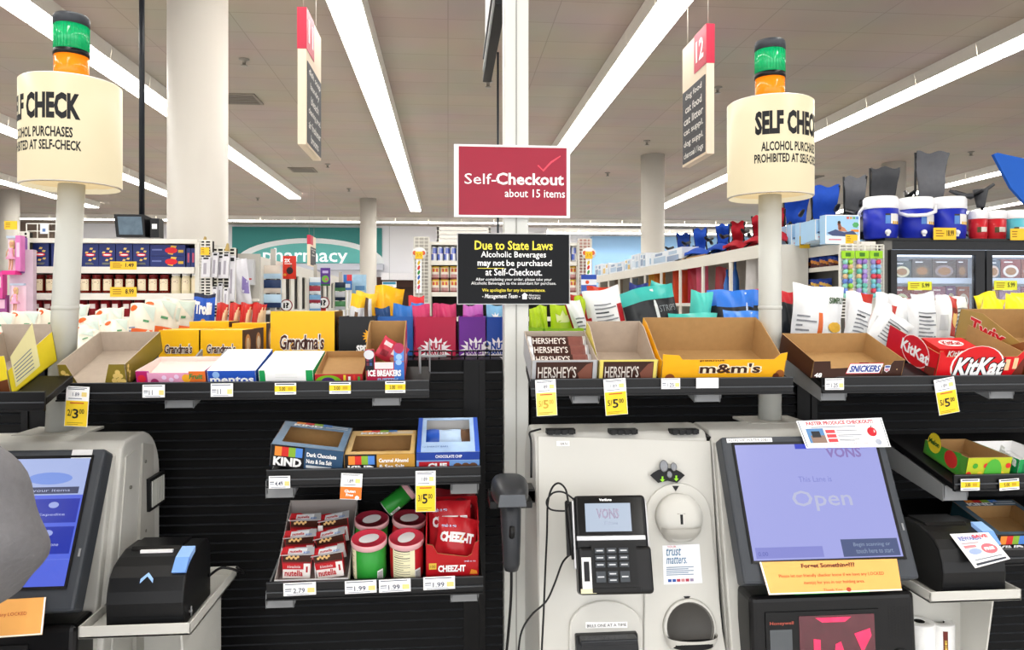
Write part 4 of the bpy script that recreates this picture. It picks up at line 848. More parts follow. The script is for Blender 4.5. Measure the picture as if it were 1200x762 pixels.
# cracker carton
CZ = mat('b3161f', rough=.32, var=.06)
wc = PX(561, YS) - PX(499, YS); xc = (PX(561, YS) + PX(499, YS)) / 2; lc = on_deck(xc, .004, Z3)
q = M(); d, h1 = .15, .165; w = wc / GS; t_ = .0022
q.box(-w / 2, w / 2, 0, d, 0, t_, CZ)
q.slab([(-w / 2 + a * w, 0, b) for a, b in ((0, 0), (1, 0), (1, .118), (.93, .113), (.86, .080), (.78, .072), (.22, .084), (.13, .108), (0, .112))], t_, CZ, KBOARD)
q.slab([(w / 2, d, 0), (-w / 2, d, 0), (-w / 2, d, h1), (w / 2, d, h1)], t_, CZ, CZ)
for sx in (1, -1):
    p_ = [(sx * w / 2, 0, 0), (sx * w / 2, d, 0), (sx * w / 2, d, h1), (sx * w / 2, d * .5, h1), (sx * w / 2, 0, .114)]; q.slab(p_ if sx > 0 else p_[::-1], t_, CZ, CZ)
q.text('CHEEZ-IT', (-w * .27, -.0006, .030), w * .52, .020, SW, bold=.05); q.text('grab n go', (w * .22, -.0006, .057), w * .22, .006, pap('c9d0ee'), bold=.03); q.rect(-w * .44, -w * .30, .038, .056, pap('e3c24a')); q.text('100', (-w * .42, -.001, .043), w * .10, .008, pap('7a4a10'))
q.poly([(w * .33, -.0006, .022), (w * .48, -.0006, .022), (w * .46, -.0006, .032), (w * .36, -.0006, .036)], pap('e08a2a'))
tag(q.build('cracker_carton'), 'red cracker carton with cut away front at the right of the lower shelf', 'carton', loc=lc, rot=(TILT, 0, 0)).scale = (GS,) * 3
def cz(u, v): return foil('c2202a')
for k, (dx, dy, dz, ry, hh, nm) in enumerate(((.004, .034, .042, .14, .108, 'front red cracker bag tilted in the cut away carton'), (-.002, .070, .064, -.06, .115, 'second red cracker bag sticking up in the cut away carton'), (.002, .112, .070, .05, .12, 'rear dark red cracker bag at the back of the carton'))):
    pouch('cracker_bag', nm, 'snack bag', lc + Matrix.Rotation(TILT, 3, 'X') @ (Vector((dx, dy, dz)) * GS), wc * (.80, .86, .86)[k], hh * GS, .022, cz if k < 2 else foil('7a1820'), rot=(-.25, ry, 0), seed=20 + k, group='cracker bags in the red carton',
          texts=[('CHEEZ-IT', .08, .92, .42, .66, SW if k < 2 else pap('c9b5b5'), {'bold': .06})] + ([('grab n go', .08, .45, .74, .84, pap('c9d0ee'), {'bold': .03})] if k < 2 else []), patches=[(el(.62, .5, .05, .10), pap('f0a52a'))])

# right hand lower shelves
def x_rp(q, w, d, hf, hb):
    q.rect(-w / 2, w / 2, 0, hf, pap('b8c22a')); 
    for k in range(8): q.disc((-w * .44 + k * w * .125, -.0008 - .0001 * k, hf * (.3 + .35 * (k % 2))), .008, pap(['d8302a', '3f9a2a', 'e9c23a', 'd8302a'][k % 4]), seg=12)
    q.poly([(-w * .1 + w * .4 * a, -.0018, hf * b) for a, b in el(.5, .35, .5, .6, 16)], pap('4fae3a')); x = -w / 2 - .0006
    q.poly([(x, d * .15, .01), (x, d * .92, .01), (x, d * .92, hb * .8), (x, d * .15, hf)][::-1], pap('3f9a34')); q.poly([(x - .0003, d * (.6 + .32 * a), .05 + .06 * (b - .5)) for a, b in el(.5, .5, .5, .5, 16)], pap('e6cf2e'))
    q.poly([(x - .0003, d * (.2 + .3 * a), .035 + .05 * (b - .5)) for a, b in el(.5, .5, .5, .5, 16)], pap('c8302a')); q.text('Melon', None, 0, 0, pap('1f5a24'), bold=.05, fn=lambda a, b: Vector((x - .0006, d * (.9 - .26 * a), .043 + .016 * b)))
Y4 = YS + .007
tray_px('display_tray', 'green and red sour candy tray on the small right shelf', 'display tray', 1130, 1181, 536, 514, .17, Y=Y4, z=Z4 - DZ2 + .003, tilt=TILT, mo=pap('4f8f34'), mi=KBOARD, extra=x_rp)
def x_ex(q, w, d, hf, hb):
    x = -w / 2 - .0006; q.text('Extra', None, 0, 0, SW, bold=.05, shear=.2, fn=lambda a, b: Vector((x, d * (.42 - .38 * a), hf * .55 + .030 * b + .010 * (1 - a))))
    q.rect(-w * .4, w * .4, hf * .2, hf * .8, pap('0f7a44'))
tray_px('display_tray', 'green gum tray with white inside at the right edge', 'display tray', 1190, 1240, 538, 516, .17, Y=Y4, z=Z4 - DZ2 + .003, tilt=TILT, mo=pap('1c9a54'), mi=SW, extra=x_ex)
wk = PX(1245, YS) - PX(1168, YS)
window_box('snack_bar_box', 'dark nut bar box behind the right printer, seen past its lid', 'snack box', on_deck((PX(1168, YS) + PX(1245, YS)) / 2, .003, Z5), (TILT, 0, 0), wk, .19, .060, pap('1f3f4a'), mat('4f6270', rough=.4, var=.25, scale=30), (.10, .08, .08, .16), x_kind(pap('2f7f8f'), ('Almond', '& Coconut'), .47))

# price tags hung on the rails
YELT = pap('f2cf2c'); BLUT = pap('39425c')
def ptag(x0, x1, y0, y1, style, price, label, Y=YS - .0118, ry=0.0, zoff=0):
    cx_, z0, w, h = foot(x0, x1, y1, y0, Y); q = M(); q.box(-w / 2, w / 2, 0, .0007, -h, 0, SW)
    wt = .30 if style in ('tall', 'orange') else 1.0
    def R(a, b, c, d, m, o=.0004): q.rect(-w / 2 + a * w, -w / 2 + b * w, -h * d, -h * c, m, off=o)
    def X(s, a, b, c, d, m, bold=0): q.text(s, (-w / 2 + a * w, -.0006, -h * d), (b - a) * w, (d - c) * h, m, bold=bold)
    if style in ('tall', 'orange'):
        k = .36 if style == 'tall' else .52
        for i in range(2): R(.08, .9 - .1 * i, .03 + .035 * i, .045 + .035 * i, BLUT)
        X('1.89', .30, .58, k * .42, k * .68, BLUT); R(.68, .9, k * .40, k * .70, pap('f3dc8a')); R(.12, .7, k * .82, k * .88, pap('8b93a5'))
        if style == 'tall':
            R(0.02, .98, k, .99, YELT if zoff == 0 else pap('f4dc6a')); a, b = price
            R(.2, .8, k + .04, k + .07, pap('c8502a'), .0006); X(a, .12, .32, k + .22, k + .38, INK if zoff == 0 else pap('c9a23a'), .01); X(b, .34, .60, k + .20, k + .44, INK if zoff == 0 else pap('c9a23a'), .02); X('00', .63, .84, k + .20, k + .32, INK if zoff == 0 else pap('c9a23a'), .01)
            for i in range(2): R(.1, .8 - .2 * i, .90 + .04 * i, .915 + .04 * i, pap('a88a1a'), .0006)
        else:
            R(0.0, 1, k, .98, pap('ee7a2a')); X('Gluten', .2, .72, k + .10, k + .22, SW, .03); X('Free', .28, .62, k + .25, k + .36, SW, .03); q.disc((w * .3, -.0007, -h * .93), w * .1, SW, seg=12)
    elif style == 'band':
        R(0, 1, .25, .75, YELT); X(price, .22, .5, .34, .66, INK, .01); R(.62, .86, .36, .64, pap('c9a21a'), .0006); R(.06, .92, .06, .16, BLUT); R(.1, .9, .84, .90, BLUT)
    elif style == 'white':
        X(price, .30, .66 if len(price) > 2 else .46, .42, .80, BLUT, .01); R(.74, .96, .44, .80, pap('efd88a')); R(.05, .9, .08, .14, BLUT); R(.05, .25, .45, .52, BLUT); R(.05, .24, .6, .66, pap('8b93a5')); R(.1, .8, .88, .93, pap('8b93a5'))
    else: R(.04, .96, .84, .92, pap('c9ccd2'))
    return tag(q.build('price_tag'), label, 'price tag', 'shelf price tags', (cx_, Y, z0 + h), (0, ry, 0))
ptag(78, 105, 453, 500, 'tall', ('2/', '3'), 'tall yellow price tag hanging below the olive gold tray', ry=.06)
ptag(167, 193, 451, 466, 'white', '11', 'white price tag below the low pink fruit tray')
ptag(247, 273, 449.5, 465, 'white', '11', 'white price tag below the blue mint tray')
ptag(322, 347, 449, 462.5, 'band', '5.00', 'yellow banded price tag below the white gum tray')
ptag(386, 411, 448, 461.5, 'band', '3.00', 'yellow banded price tag below the empty kraft candy tray')
ptag(451.5, 475, 447, 460.5, 'band', '5.00', 'yellow banded price tag below the tall mint carton')
ptag(627, 651, 445, 487.5, 'tall', ('5/', '5'), 'tall faded yellow price tag below the full grey chocolate tray', ry=-.05, zoff=1)
ptag(707, 733, 444, 486.5, 'tall', ('5/', '5'), 'tall yellow price tag below the empty chocolate bar tray', ry=-.07)
ptag(775, 797, 443.5, 456, 'white', '1.25', 'white price tag under the left end of the wide yellow tray')
ptag(816, 842, 443, 455, 'plain', '', 'blank white tag under the middle of the wide yellow tray')
ptag(967, 989, 443.5, 457, 'white', '1.25', 'white price tag below the dark brown candy tray')
ptag(1094, 1118, 443.5, 485.5, 'tall', ('5/', '5'), 'tall yellow price tag hanging askew below the bright red tray', ry=-.17)
ptag(315, 340, 558, 572.5, 'white', '4.49', 'white price tag below the tipped blue grey box')
ptag(400, 425, 555, 585.5, 'orange', '', 'white and orange gluten free tag below the golden tan box', ry=.06)
ptag(487, 510.5, 552, 600, 'tall', ('3/', '5'), 'tall yellow price tag below the light blue energy bar box')
ptag(332, 370, 683, 698, 'white', '2.79', 'white price tag below the snack packs in the grey tray', ry=-.02)
ptag(404, 441, 680.5, 695.5, 'white', '1.99', 'white price tag below the front green crisp can', ry=-.02)
ptag(444, 481, 679, 694, 'white', '1.99', 'white price tag below the front red crisp can', ry=-.02)
ptag(496, 533, 676, 691, 'white', '1.99', 'white price tag below the red cracker carton', ry=-.02)
ptag(1126, 1148, 561.5, 575, 'band', '3.00', 'yellow banded price tag under the sour candy tray')
ptag(1171, 1194, 561.5, 574.5, 'band', '5.00', 'yellow banded price tag under the green gum tray at the right edge', ry=-.05)

# ------------------------------------------------------------------ things on and around the machines
def box_T(loc, t=0.0, ry=0.0):                 # frame whose z axis looks at the customer, leaning back by t
    x = Vector((math.cos(ry), math.sin(ry), 0)); z = Vector((math.sin(ry) * math.cos(t), -math.cos(ry) * math.cos(t), math.sin(t))); y = z.cross(x)
    m = Matrix((x, y, z)).transposed().to_4x4(); return Matrix.Translation(loc) @ m
def printer(loc, label, coupon):
    t = thing('receipt_printer', label, 'receipt printer', loc); w = .0725; BP = mat('0f1012', rough=.38, var=.06)
    pr = [(.0, .0), (.165, .0), (.165, .105), (.155, .120), (.145, .130), (.085, .130), (.055, .122), (.03, .112), (.012, .096), (.002, .072), (-.002, .05), (.0, .022)]
    q = M(); q.prism(pr, -w, w, BP); b = q.build('case', t, bevel=.004)
    q = M(); q.prism([(.075, .1285), (.145, .1285), (.145, .134), (.085, .134)], -w * .8, w * .55, BK); q.build('cover', t, bevel=.0015)
    def fs(x, k): # points on the curved front, k from 0 low to 1 high
        i = k * 5; a = pr[-1 - int(i)] if i < 5 else pr[6]; c = pr[-1 - min(int(i) + 1, 5)]; f = i - int(i)
        return Vector((x, a[0] + (c[0] - a[0]) * f - .0012, a[1] + (c[1] - a[1]) * f))
    q = M(); LBL = mat('8fb4ea', rough=.3, emit=.15)
    if not coupon:
        q.poly([fs(-.012, .52), fs(.0, .62), fs(.012, .52), fs(.012, .58), fs(.0, .69), fs(-.012, .58)], LBL); q.build('chevron', t)
        q = M(); q.box(-.035, .028, .066, .072, .1255, .131, SW); q.build('paper_slip', t)
    q = M(); q.hexa([(w * .62, .045, .114), (w * .98, .045, .114), (w * .98, .07, .124), (w * .62, .07, .124), (w * .62, .035, .126), (w * .98, .035, .126), (w * .98, .072, .136), (w * .62, .072, .136)], LBL)
    q.hexa([(w * .62, .018, .10), (w * .98, .018, .10), (w * .98, .045, .118), (w * .62, .045, .118), (w * .62, .012, .104), (w * .98, .012, .104), (w * .98, .035, .126), (w * .62, .035, .126)], mat('6f9ae0', rough=.3, emit=.1)); q.build('feed_button', t)
    q = M(); q.text('star', (w * .48, .0012, .012), .018, .006, pap('9a9ca0'), bold=.03); q.rect(w * .70, w * .86, .002, .008, LBL, y=.0, off=.0018); q.build('badge', t)
    q = M(); q.cyl((w, .03, .02), .003, .006, GREYP, 10, axis='x'); q.tube([(w + .004, .03, .012), (w + .004, .03, .030)], .0018, GREYP, 6); q.build('latch', t)
    return t
pl = Vector((-.582, 1.486, .9755)); printer(pl, 'black receipt printer on the left machine tray, paper slip showing', False)
pr_ = pl + Vector((1.712, .022, 0)); printer(pr_, 'black receipt printer on the right machine tray under a coupon', True)
def cable(name, label, pts, r, m, cat='cable'):
    cu = []
    for i in range(len(pts) - 1):                       # smooth through the points
        p0, p1, p2, p3 = [Vector(pts[max(0, min(len(pts) - 1, i + k))]) for k in (-1, 0, 1, 2)]
        for k in range(6):
            s = k / 6; cu.append(.5 * ((2 * p1) + (p2 - p0) * s + (2 * p0 - 5 * p1 + 4 * p2 - p3) * s * s + (3 * p1 - p0 - 3 * p2 + p3) * s ** 3))
    cu.append(Vector(pts[-1])); o = cu[-1].copy(); q = M(); q.tube([p - o for p in cu], r, m, 8)
    return tag(q.build(name), label, cat, loc=o)
cable('cable', 'short black cable behind the left receipt printer', [pl + Vector(v) for v in ((.0765, .14, .05), (.09, .17, .055), (.11, .18, .05), (.125, .20, .035), (.12, .24, .02), (.10, .26, .026))], .003, BK)

def sheet(name, label, cat, c, m, draw=None, back=None, th=.0006):      # c = corners TL, TR, BR, BL as points
    tl, tr, br, bl = [Vector(p) for p in c]; o = (bl + br) / 2
    n = (tr - tl).cross(tl - bl).normalized()
    f = lambda u, v: tl * (1 - u) * (1 - v) + tr * u * (1 - v) + br * u * v + bl * (1 - u) * v - o
    q = M(); N = 10
    q.surf(lambda u, v: f(u, 1 - v), N, N, m); q.surf(lambda u, v: f(1 - u, 1 - v) - n * th, N, N, back or m)
    for a, b in (((0, 0), (1, 0)), ((1, 0), (1, 1)), ((1, 1), (0, 1)), ((0, 1), (0, 0))): q.poly([f(*a), f(*a) - n * th, f(*b) - n * th, f(*b)], m)
    class D: pass
    d = D(); d.k = 0
    def rect(u0, u1, v0, v1, mm):
        d.k += 1; q.poly([f(u0, v1) + n * (.0005 + .00006 * d.k), f(u1, v1) + n * (.0005 + .00006 * d.k), f(u1, v0) + n * (.0005 + .00006 * d.k), f(u0, v0) + n * (.0005 + .00006 * d.k)], mm)
    def text(s, u0, u1, v0, v1, mm, **k): d.k += 1; q.text(s, None, 0, 0, mm, fn=lambda a, b: f(u0 + (u1 - u0) * a, v1 - (v1 - v0) * b) + n * (.0006 + .00006 * d.k), **k)
    def poly(pts, mm): d.k += 1; q.poly([f(u, v) + n * (.0005 + .00006 * d.k) for u, v in pts], mm)
    d.rect, d.text, d.poly = rect, text, poly
    if draw: draw(d)
    return tag(q.build(name), label, cat, loc=o)
DU = Vector((0, .135, .284)).normalized(); DN = Vector((0, -DU.z, DU.y)); DO = Vector((.809, 1.50, 1.018))
def DP(px, py, off, shift=Vector((0, 0, 0))):
    d = ray(px, py); o = DO + DN * off + shift; t = (o - Vector((0, 0, EYE))).dot(DN) / d.dot(DN); return Vector((0, 0, EYE)) + d * t
TRED = pap('c23a4a'); ORN = mat('f3b264', rough=.25, var=.03)
def n1(d):
    d.rect(0, 1, 0, .015, pap('d4d6dc')); d.rect(.012, .022, .03, .97, pap('6f7684')); d.rect(.978, .986, .03, .97, pap('6f7684')); d.rect(.012, .986, .955, .965, pap('6f7684'))
    d.text('FASTER PRODUCE CHECKOUT!', .10, .88, .05, .18, TRED, bold=.03); d.rect(.14, .66, .245, .275, pap('8a8f98'))
    d.rect(.07, .27, .30, .82, pap('5a87b8')); d.rect(.10, .27, .55, .82, pap('8c7466')); d.rect(.12, .22, .40, .62, pap('23262c'))
    for k in range(3): d.rect(.29, .40, .36 + .16 * k, .48 + .16 * k, pap('d84a4e')); d.rect(.42, .66 + .04 * (k % 2), .385 + .16 * k, .41 + .16 * k, pap('7a7f88')); d.rect(.42, .60, .435 + .16 * k, .455 + .16 * k, pap('9a9fa8'))
    d.poly([(.83 + .055 * math.cos(-k * math.pi / 8), .47 + .16 * math.sin(-k * math.pi / 8)) for k in range(16)], pap('c3202c')); d.poly([(.825, .33), (.835, .33), (.85, .25), (.84, .25)], pap('4a3a22')); d.poly([(.85, .5), (.865, .5), (.865, .42), (.855, .40)], pap('f0c8c8'))
    d.text('AND SAVE TIME - LOOK UP THE PRODUCE NUMBER', .34, .74, .84, .88, TRED); d.text('QUICK AND EASY', .36, .6, .90, .94, TRED); d.poly([(.87 + .035 * math.cos(-k * math.pi / 8), .82 + .10 * math.sin(-k * math.pi / 8)) for k in range(16)], pap('a9aebc'))
sheet('paper_notice', 'white produce checkout card taped over the top of the open screen', 'notice', [DP(933, 493.5, .016), DP(1033, 489.5, .016), DP(1044, 524, .006), DP(945, 525.5, .006)], SW, n1)
def n2(d):
    d.rect(0, .012, 0, 1, SW); d.rect(0, 1, .955, 1, pap('fff6e4')); d.text('Forget Something???', .29, .68, .08, .26, pap('5a1f1a'), bold=.03)
    d.text('Please let our friendly checker know if we have any LOCKED', .11, .885, .40, .53, pap('b8452a')); d.text('item(s) for you in our holding area.', .28, .73, .62, .75, pap('b8452a')); d.text('Thank You', .41, .55, .87, .95, pap('b8452a')); d.poly([(.60 + .018 * math.cos(-k * math.pi / 6), .92 + .07 * math.sin(-k * math.pi / 6)) for k in range(12)], pap('b8452a'))
sheet('paper_notice', 'orange forget something notice hanging below the open screen', 'notice', [DP(890, 659, .006), DP(1051, 655, .006), DP(1057, 692, .012), DP(901, 697.5, .012)], ORN, n2)
sh = Vector((-1.712, -.022, 0))
def n3(d):
    d.rect(.985, 1, 0, 1, SW); d.rect(0, 1, .96, 1, pap('fff6e4')); d.text('any LOCKED', .62, .85, .36, .48, pap('b8452a')); d.text('checker know if we have', .2, .60, .36, .48, pap('b8452a')); d.text('Forget Something???', .15, .6, .08, .24, pap('5a1f1a'), bold=.03)
sheet('paper_notice', 'orange notice at the bottom left edge below the left screen', 'notice', [DP(-85, 708, .006, sh), DP(54, 700, .006, sh), DP(49.5, 744, .012, sh), DP(-90, 754, .012, sh)], ORN, n3)
def n4(d):
    d.poly([(.08, .12), (.08, .16), (.9, .16), (.9, .12)], pap('e8c9c9')); d.text('REWARDS', .12, .7, .10, .24, pap('7a86b8'), bold=.05); d.text('SAVE', .5, .9, .06, .18, pap('d8505a'), bold=.05)
    d.rect(.1, .55, .30, .34, pap('b9a3a8')); d.rect(.1, .42, .38, .46, pap('d88a90')); d.poly([(.70 + .20 * math.cos(-k * math.pi / 9), .55 + .17 * math.sin(-k * math.pi / 9)) for k in range(18)], pap('e0707a')); d.text('FREE', .57, .83, .50, .60, SW, bold=.05)
    d.poly([(.30 + .17 * math.cos(-k * math.pi / 9), .58 + .09 * math.sin(-k * math.pi / 9)) for k in range(18)], pap('9fb0d8')); d.rect(.12, .88, .80, .83, pap('8a8f98')); d.rect(.08, .92, .90, .96, pap('3a3f4a'))
W2 = lambda x, y, z: pr_ + Vector((x, y, z))
sheet('coupon_slip', 'printed white coupon lying over the front of the right printer', 'coupon', [P(1113, 626, 1.540), P(1158, 624, 1.540), P(1184, 655, 1.486), P(1143, 666, 1.482)], SW, n4)

# payment terminal
pt_ = P(716, 637, 1.515); TT = box_T(Vector((0, 0, 0)), math.radians(20), math.radians(-2))
t = thing('payment_terminal', 'black card payment terminal with keypad on the machine front', 'payment terminal', pt_)
k_ = 1.53 / 870
def L(px, py): return (px - 716) * k_, (637 - py) * k_ * 1.06
def tm(): q = M(); q.T = TT; return q
q = tm(); x0, y0 = L(674, 690); x1, y1 = L(760, 585); ym = L(0, 640)[1]
q.box(x0, x1, ym - .01, y1, -.035, .006, BK); q.box(x0 + .002, x1 + .004, y0, ym, -.035, .012, BK); b = q.build('body', t, bevel=.008, seg=3)
q = tm(); q.box(x0 - .004, x0, y0 + .05, y1 - .01, -.02, .0, SILV); q.build('side_trim', t, bevel=.001); q = tm(); q.box(x1, x1 + .003, y0 + .06, y1 - .01, -.02, .0, SILV); q.build('side_trim', t, bevel=.001)
q = tm(); a, b_ = L(678, 628); c, d_ = L(755, 588); q.box(a, c, b_, d_, .006, .0072, mat('08090b', rough=.12)); q.build('screen_glass', t)
q = tm(); a, b_ = L(686.5, 624.5); c, d_ = L(741, 594); q.box(a, c, b_, d_, .0073, .0078, mat('c8d6ea', rough=.2, var=0, emit=.56, base='0a0a10')); q.text('VONS', (a + (c - a) * .24, b_ + (d_ - b_) * .45, .0079), (c - a) * .5, (d_ - b_) * .36, pap('8f8aa0'), u=(0, 1, 0), bold=.04); q.text('Welcome', (a + (c - a) * .4, b_ + (d_ - b_) * .24, .0079), (c - a) * .3, (d_ - b_) * .12, pap('8a93a8'), u=(0, 1, 0)); q.build('screen', t)
q = tm(); a, b_ = L(704, 591.6); c, d_ = L(719, 588.8); q.text('Verifone', (a, b_, .0074), c - a, d_ - b_, SW, u=(0, 1, 0), bold=.03); q.build('lettering', t)
q = tm(); a, b_ = L(675, 634); c, d_ = L(756, 629); q.box(a, c, b_, d_, .005, .014, mat('c4c6ca', rough=.25, metal=.5)); q.build('silver_band', t, bevel=.001)
q = tm(); a, b_ = L(691, 681); c, d_ = L(744, 638); q.box(a, c, b_, d_, .0121, .0128, BKM); q.build('keypad_bed', t)
for r_ in range(5):
    for c_ in range(3):
        px_ = (695, 709, 723)[c_]; py_ = (645, 652.3, 659.6, 669, 675.5)[r_]
        if r_ == 4 and c_ != 1: continue
        hh = 11.5 if (r_ == 3 and c_ != 1) else 5.4
        q = tm(); a, b_ = L(px_, py_ + hh - 3.0 + (0 if hh < 8 else 0)); c, d_ = L(px_ + 11, py_ - 3.0 + .2); q.box(a, c, b_, d_, .0128, .0165, mat('3d4248', rough=.4)); q.box(a + .003, c - .003, (b_ + d_) / 2 - .0012, (b_ + d_) / 2 + .0012, .0166, .0168, pap('c9ccd0')); q.build('key', t, bevel=.0008)
q = tm(); a, b_ = L(690, 688); c, d_ = L(746, 683); q.box(a, c, b_, d_, .010, .017, BKM); q.build('card_slot', t, bevel=.001)
q = tm(); a, b_ = L(679, 688); c, d_ = L(690, 651.5); q.box(a, c, b_, d_, .0122, .0150, mat('e9e9ea', rough=.3, var=.12, scale=200)); q.box(a + .004, c - .004, b_ + .022, d_ - .008, .0151, .0153, INK); q.box(a - .004, c + .008, b_ - .001, b_ + .008, .012, .016, mat('d9d3b0', rough=.4, bump=.5)); q.build('tape_label', t, bevel=.0008)
q = tm(); q.box(-.03, .03, -.035, .035, -.112, -.033, BK); q.build('mount_arm', t, bevel=.006)
stx, sty = L(665, 590)
q = tm(); q.tube([(stx + .003, sty, -.004), (stx + .006, sty - .06, -.002), (stx + .009, sty - .118, .0)], [.0042, .0046, .0028], BK, 10); q.box(stx - .002, stx + .012, sty - .11, sty - .002, -.014, -.006, BK); q.build('stylus', t)
def yy(px, py, Y): return P(px, py, Y)
cable('cable', 'black stylus cord looping up from the terminal and down the cabinet', [yy(666, 590, 1.53), yy(663, 574, 1.545), yy(655, 566.5, 1.555), yy(647, 572, 1.56), yy(642, 590, 1.565), yy(641, 625, 1.575), yy(639, 670, 1.573), yy(637, 720, 1.56), yy(634, 780, 1.545)], .0022, BK)
cable('cable', 'black cord falling left from the terminal across the post', [yy(668, 650, 1.53), yy(659, 660, 1.54), yy(650, 684, 1.54), yy(640, 705, 1.53), yy(622, 722, 1.52), yy(610, 745, 1.515), yy(606, 790, 1.51)], .0022, BK)
cable('cable', 'small black cable ring at the upper left of the terminal', [yy(672, 585, 1.55), yy(660, 577, 1.555), yy(648, 578, 1.56), yy(640.5, 588, 1.56), yy(645, 597, 1.56), yy(660, 599, 1.555), yy(672, 597, 1.55)], .0020, BK)
cable('cable', 'short black lead hooked over the top left of the cabinet', [yy(634, 503, 1.69), yy(626, 505, 1.688), yy(620.5, 508, 1.686), yy(622.5, 520, 1.682), yy(622.5, 560, 1.675)], .0024, BK)

# hand scanner hanging in its holder
sp_ = P(597, 600, 1.60); t = thing('hand_scanner', 'grey black hand scanner hanging beside the white post', 'hand scanner', sp_)
s_ = 1.6 / 870; G1 = mat('2b2d31', rough=.4, var=.05)
q = M()
def head(u, v):
    a = 2 * math.pi * u; r = math.sin(math.pi * min(max(v, .0), 1)) ** .35 if 0 < v < 1 else 0
    ex = lambda c, p: math.copysign(abs(c) ** p, c)
    return Vector((.040 * r * ex(math.cos(a), .6), -.075 + .14 * v, .044 + .026 * r * ex(math.sin(a), .6) + .012 * v))
q.surf(head, 28, 14, G1); q.build('head', t)
q = M(); q.slab([(-.030, -.0765, .030), (.030, -.0765, .030), (.026, -.0765, .056), (-.026, -.0765, .056)], .004, mat('595d63', rough=.15)); q.build('window', t, bevel=.002)
q = M(); q.tube([(0, -.02, .04), (0, -.035, .0), (0, -.045, -.05), (0, -.05, -.095), (0, -.05, -.108)], [.024, .022, .020, .018, .014], G1, 14); q.build('handle', t)
q = M(); q.tube([(0, -.052, -.040), (0, -.068, -.028), (0, -.066, -.012)], [.007, .006, .005], BK, 8); q.build('trigger', t)
q = M(); q.box(-.044, -.026, -.02, .03, .012, .028, BK); q.box(.022, .048, -.02, .03, .012, .028, BK); q.box(-.044, .060, .03, .05, .010, .040, BK); q.box(.030, .060, .03, .10, .012, .038, BK); q.build('holder', t, bevel=.002)
cable('cable', 'thin black scanner cord hanging down beside the white post', [sp_ + Vector((0, -.05, -.105)), sp_ + Vector((0, -.045, -.16)), sp_ + Vector((-.004, -.03, -.24)), sp_ + Vector((-.012, .0, -.36))], .0030, BK)

# paper rolls under the right tray
for k, (px_, nm) in enumerate(((1077, 'white paper roll under the right printer tray, nearer the cabinet'), (1100, 'white paper roll with brown banded wrapper under the right tray'))):
    c = P(px_, 728, 1.60 + .03 * k); q = M(); r = .033
    q.lathe([(r - .002, -.16), (r, -.158), (r, -.002), (r - .002, 0), (.012, 0), (.012, -.01), (0, -.01)], (0, 0, .16), [SW, mat('f1f1f0', rough=.7, bump=.3, scale=90), SW, SW, BKM, BKM], 32)
    if k:
        for i in range(5): q.poly([(r * 1.01 * math.sin(a), -r * 1.01 * math.cos(a), z) for a, z in ((-.25 + .16 * i - .0, .005), (-.09 + .16 * i, .005), (-.19 + .16 * i, .15), (-.35 + .16 * i, .15))][::1], pap('6b2a24' if i < 4 else 'c9a44a')) if i in (0, 1) else None
        q.text('ROLL FREE', None, 0, 0, pap('e9c85a'), bold=.03, fn=lambda a, b: Vector((r * 1.02 * math.sin(-.16 + .16 * b - .08 * a), -r * 1.02 * math.cos(-.16 + .16 * b - .08 * a), .02 + .11 * a)))
    tag(q.build('paper_roll'), nm, 'paper roll', loc=(c.x, c.y, c.z - .16))
q = M(); z0 = P(1077, 728, 1.6).z - .16; q.box(-.11, .10, -.03, .10, -.006, 0, KB)
tag(q.build('roll_shelf'), 'beige ledge carrying the paper rolls under the right tray', 'ledge', loc=(1.113, 1.60, z0 - .0005))

